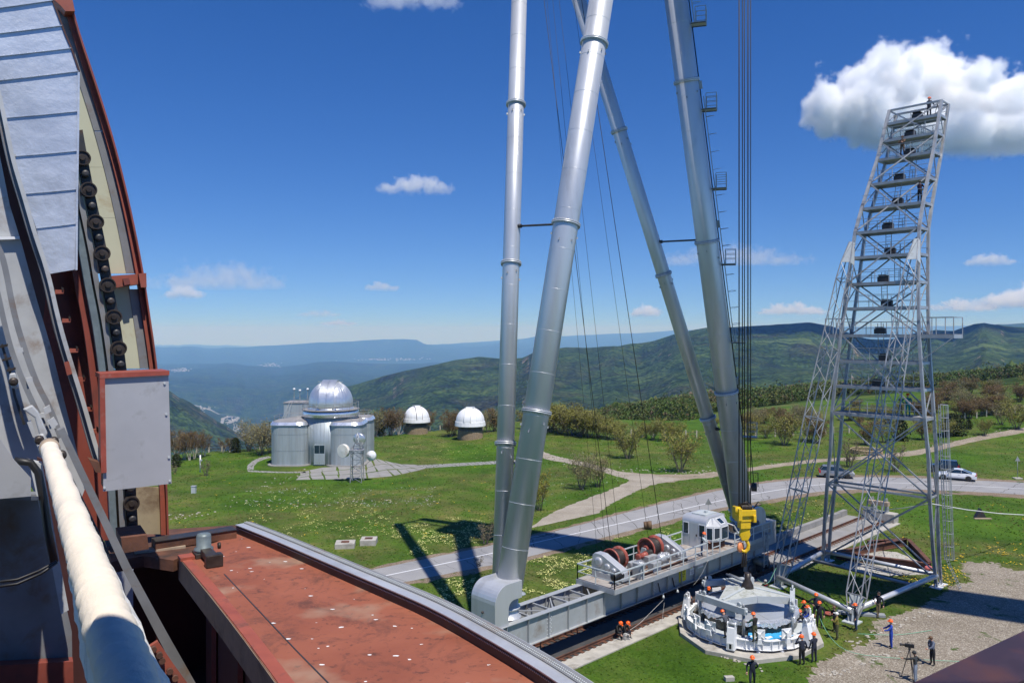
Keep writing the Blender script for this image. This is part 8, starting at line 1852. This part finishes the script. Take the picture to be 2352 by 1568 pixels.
def cloud(label, lo, hi, blobs, freq, dens, res, base, nw=1.0, group=None):
    """a cumulus: overlapping ellipsoids eaten into by noise; base = height of its flat underside"""
    ng, gi, go = gn_new('cloud_volume'); N, L = ng.nodes, ng.links
    pos = N.new('GeometryNodeInputPosition').outputs[0]
    cur = None
    for c, r in blobs:
        s = N.new('ShaderNodeVectorMath'); s.operation = 'SUBTRACT'; L.new(pos, s.inputs[0]); s.inputs[1].default_value = c
        d = N.new('ShaderNodeVectorMath'); d.operation = 'DIVIDE'; L.new(s.outputs[0], d.inputs[0]); d.inputs[1].default_value = r
        le = N.new('ShaderNodeVectorMath'); le.operation = 'LENGTH'; L.new(d.outputs[0], le.inputs[0])
        if cur is None: cur = le.outputs['Value']
        else:
            mn = N.new('ShaderNodeMath'); mn.operation = 'SMOOTH_MIN'; L.new(cur, mn.inputs[0]); L.new(le.outputs['Value'], mn.inputs[1]); mn.inputs[2].default_value = 0.25; cur = mn.outputs[0]
    n = N.new('ShaderNodeTexNoise'); n.inputs['Scale'].default_value = freq; n.inputs['Detail'].default_value = 7; n.inputs['Roughness'].default_value = 0.62
    L.new(pos, n.inputs['Vector'])
    # density = clamp((1 - dist) + (noise-0.5)*1.6) * k, cut off below the base
    a = N.new('ShaderNodeMath'); a.operation = 'SUBTRACT'; a.inputs[0].default_value = 0.95; L.new(cur, a.inputs[1])
    b = N.new('ShaderNodeMath'); b.operation = 'SUBTRACT'; L.new(n.outputs['Fac'], b.inputs[0]); b.inputs[1].default_value = 0.52
    c = N.new('ShaderNodeMath'); c.operation = 'MULTIPLY_ADD'; L.new(b.outputs[0], c.inputs[0]); c.inputs[1].default_value = 2.9*nw; L.new(a.outputs[0], c.inputs[2])
    sx = N.new('ShaderNodeSeparateXYZ'); L.new(pos, sx.inputs[0])
    mr = N.new('ShaderNodeMapRange'); L.new(sx.outputs['Z'], mr.inputs['Value']); mr.inputs['From Min'].default_value = base-25; mr.inputs['From Max'].default_value = base+70
    k = N.new('ShaderNodeMapRange'); L.new(c.outputs[0], k.inputs['Value']); k.inputs['From Min'].default_value = 0.0; k.inputs['From Max'].default_value = 0.22; k.inputs['To Max'].default_value = dens
    k2 = N.new('ShaderNodeMath'); k2.operation = 'MULTIPLY'; L.new(k.outputs[0], k2.inputs[0]); L.new(mr.outputs[0], k2.inputs[1])
    vc = N.new('GeometryNodeVolumeCube'); L.new(k2.outputs[0], vc.inputs['Density'])
    vc.inputs['Min'].default_value = lo; vc.inputs['Max'].default_value = hi
    for q, ax in enumerate('XYZ'): vc.inputs['Resolution '+ax].default_value = max(8, int((hi[q]-lo[q])/res))
    sm = N.new('GeometryNodeSetMaterial'); sm.inputs['Material'].default_value = MATS['cloud_vapour']
    L.new(vc.outputs[0], sm.inputs['Geometry']); L.new(sm.outputs[0], go.inputs[0])
    me = bpy.data.meshes.new('cloud'); me.materials.append(MATS['cloud_vapour'])
    o = link('cloud', me); md = o.modifiers.new('vapour', 'NODES'); md.node_group = ng
    o['kind'] = 'stuff'; tag(o, label, None, group); return o
def cl(x, y, d, rx, ry, rz):
    p = PX(x, y, d); k = d/F; return (tuple(p), (rx*k, ry*k, rz*k))
D = 3080
big = [cl(1960,240,D,95,110,75), cl(2040,190,D,85,110,75), cl(2120,180,D+40,95,120,68), cl(2200,220,D,110,130,62), cl(2290,235,D,110,130,50),
       cl(2050,290,D,120,120,55), cl(2200,305,D,160,140,50), cl(2330,300,D,140,140,55), cl(2460,280,D,140,140,70), cl(1900,235,D-40,40,60,55)]
lo = PX(1790, 400, D); hi = PX(2640, 60, D)
cloud('large white cumulus cloud with a flat grey base behind the lattice tower', (lo.x, D-330, lo.z), (hi.x, D+330, hi.z), big, 0.0075, 0.045, 6.0, CH+(HY-345)/F*D)
def puff(label, x0, x1, y0, y1, d, dens, nb, seed, freqk=1.0, nw=1.0, res=None, flat_=0.0):
    """a smaller cloud filling a picture box at distance d"""
    rr = random.Random(seed); bl = []; w, h = x1-x0, y1-y0
    for i in range(nb):
        t = (i+0.5)/nb; x = x0+w*(0.12+0.76*t); hh = h*(0.35+0.65*sin(pi*t)*rr.uniform(0.6,1.0)); bl.append(cl(x, y1-hh*0.42, d, w/nb*0.85, w/nb*0.9, hh*0.55))
    lo, hi = PX(x0-w*0.12, y1+h*0.25, d), PX(x1+w*0.12, y0-h*0.3, d); k = d/F; dy = w/nb*1.2*k
    cloud(label, (lo.x, d-dy, lo.z), (hi.x, d+dy, hi.z), bl, freqk*2.2/(h*k), dens, res or max(6.0, h*k/26), CH+(HY-y1)/F*d, nw)
puff('small white cumulus low beside the dome rib', 372, 472, 646, 686, 9000, 0.010, 4, 1)
puff('small white cloud above the observatory building', 836, 920, 642, 668, 9000, 0.009, 4, 2)
puff('flat grey-white cloud drifting in the open sky left of the crane', 862, 1048, 396, 444, 6000, 0.010, 5, 3, nw=1.1)
puff('tall small cumulus between the crane legs', 1448, 1522, 686, 728, 14000, 0.008, 3, 4)
puff('thin flat cloud to the right of the tower', 2208, 2336, 578, 610, 9000, 0.008, 5, 5)
puff('bank of far white cumulus right of the tower', 2130, 2300, 678, 716, 16000, 0.006, 6, 6, nw=1.3)
puff('tall far cumulus at the right horizon', 2260, 2420, 640, 708, 15000, 0.007, 4, 7)
puff('bank of far cumulus above the dark ridge', 1735, 1910, 688, 724, 16000, 0.006, 6, 8, nw=1.3)
puff('two tiny clouds above the far plateau', 738, 818, 730, 748, 16000, 0.005, 3, 9)
puff('tiny grey cloud streak above the far plateau', 680, 785, 708, 728, 14000, 0.003, 4, 10, nw=1.3)
puff('thin pale cloud veil over the left horizon', 350, 660, 598, 668, 9500, 0.0014, 4, 11, nw=1.6)
puff('thin pale cloud veil between crane and tower', 1500, 1860, 556, 612, 9500, 0.0015, 5, 12, nw=1.6)
puff('white cloud edge at the top of the sky', 825, 1070, -40, 14, 5000, 0.008, 5, 13)
SC.cycles.volume_step_rate = 1.0

def haze():
    b = MB().box(-68000, 68000, -400, 71500, -1500, 560)
    m = bpy.data.materials.new('haze'); m.use_nodes = True; nt = m.node_tree; nt.nodes.remove(nt.nodes['Principled BSDF'])
    v = nd(nt, 'ShaderNodeVolumePrincipled'); v.inputs['Color'].default_value = (0.20, 0.46, 1.0, 1); v.inputs['Density'].default_value = 6.2e-5; v.inputs['Anisotropy'].default_value = 0.0; v.inputs['Absorption Color'].default_value = (1, 1, 1, 1)
    nt.links.new(v.outputs[0], nt.nodes['Material Output'].inputs['Volume'])
    o = obj('haze', b, m); o['kind'] = 'stuff'; return o
haze()
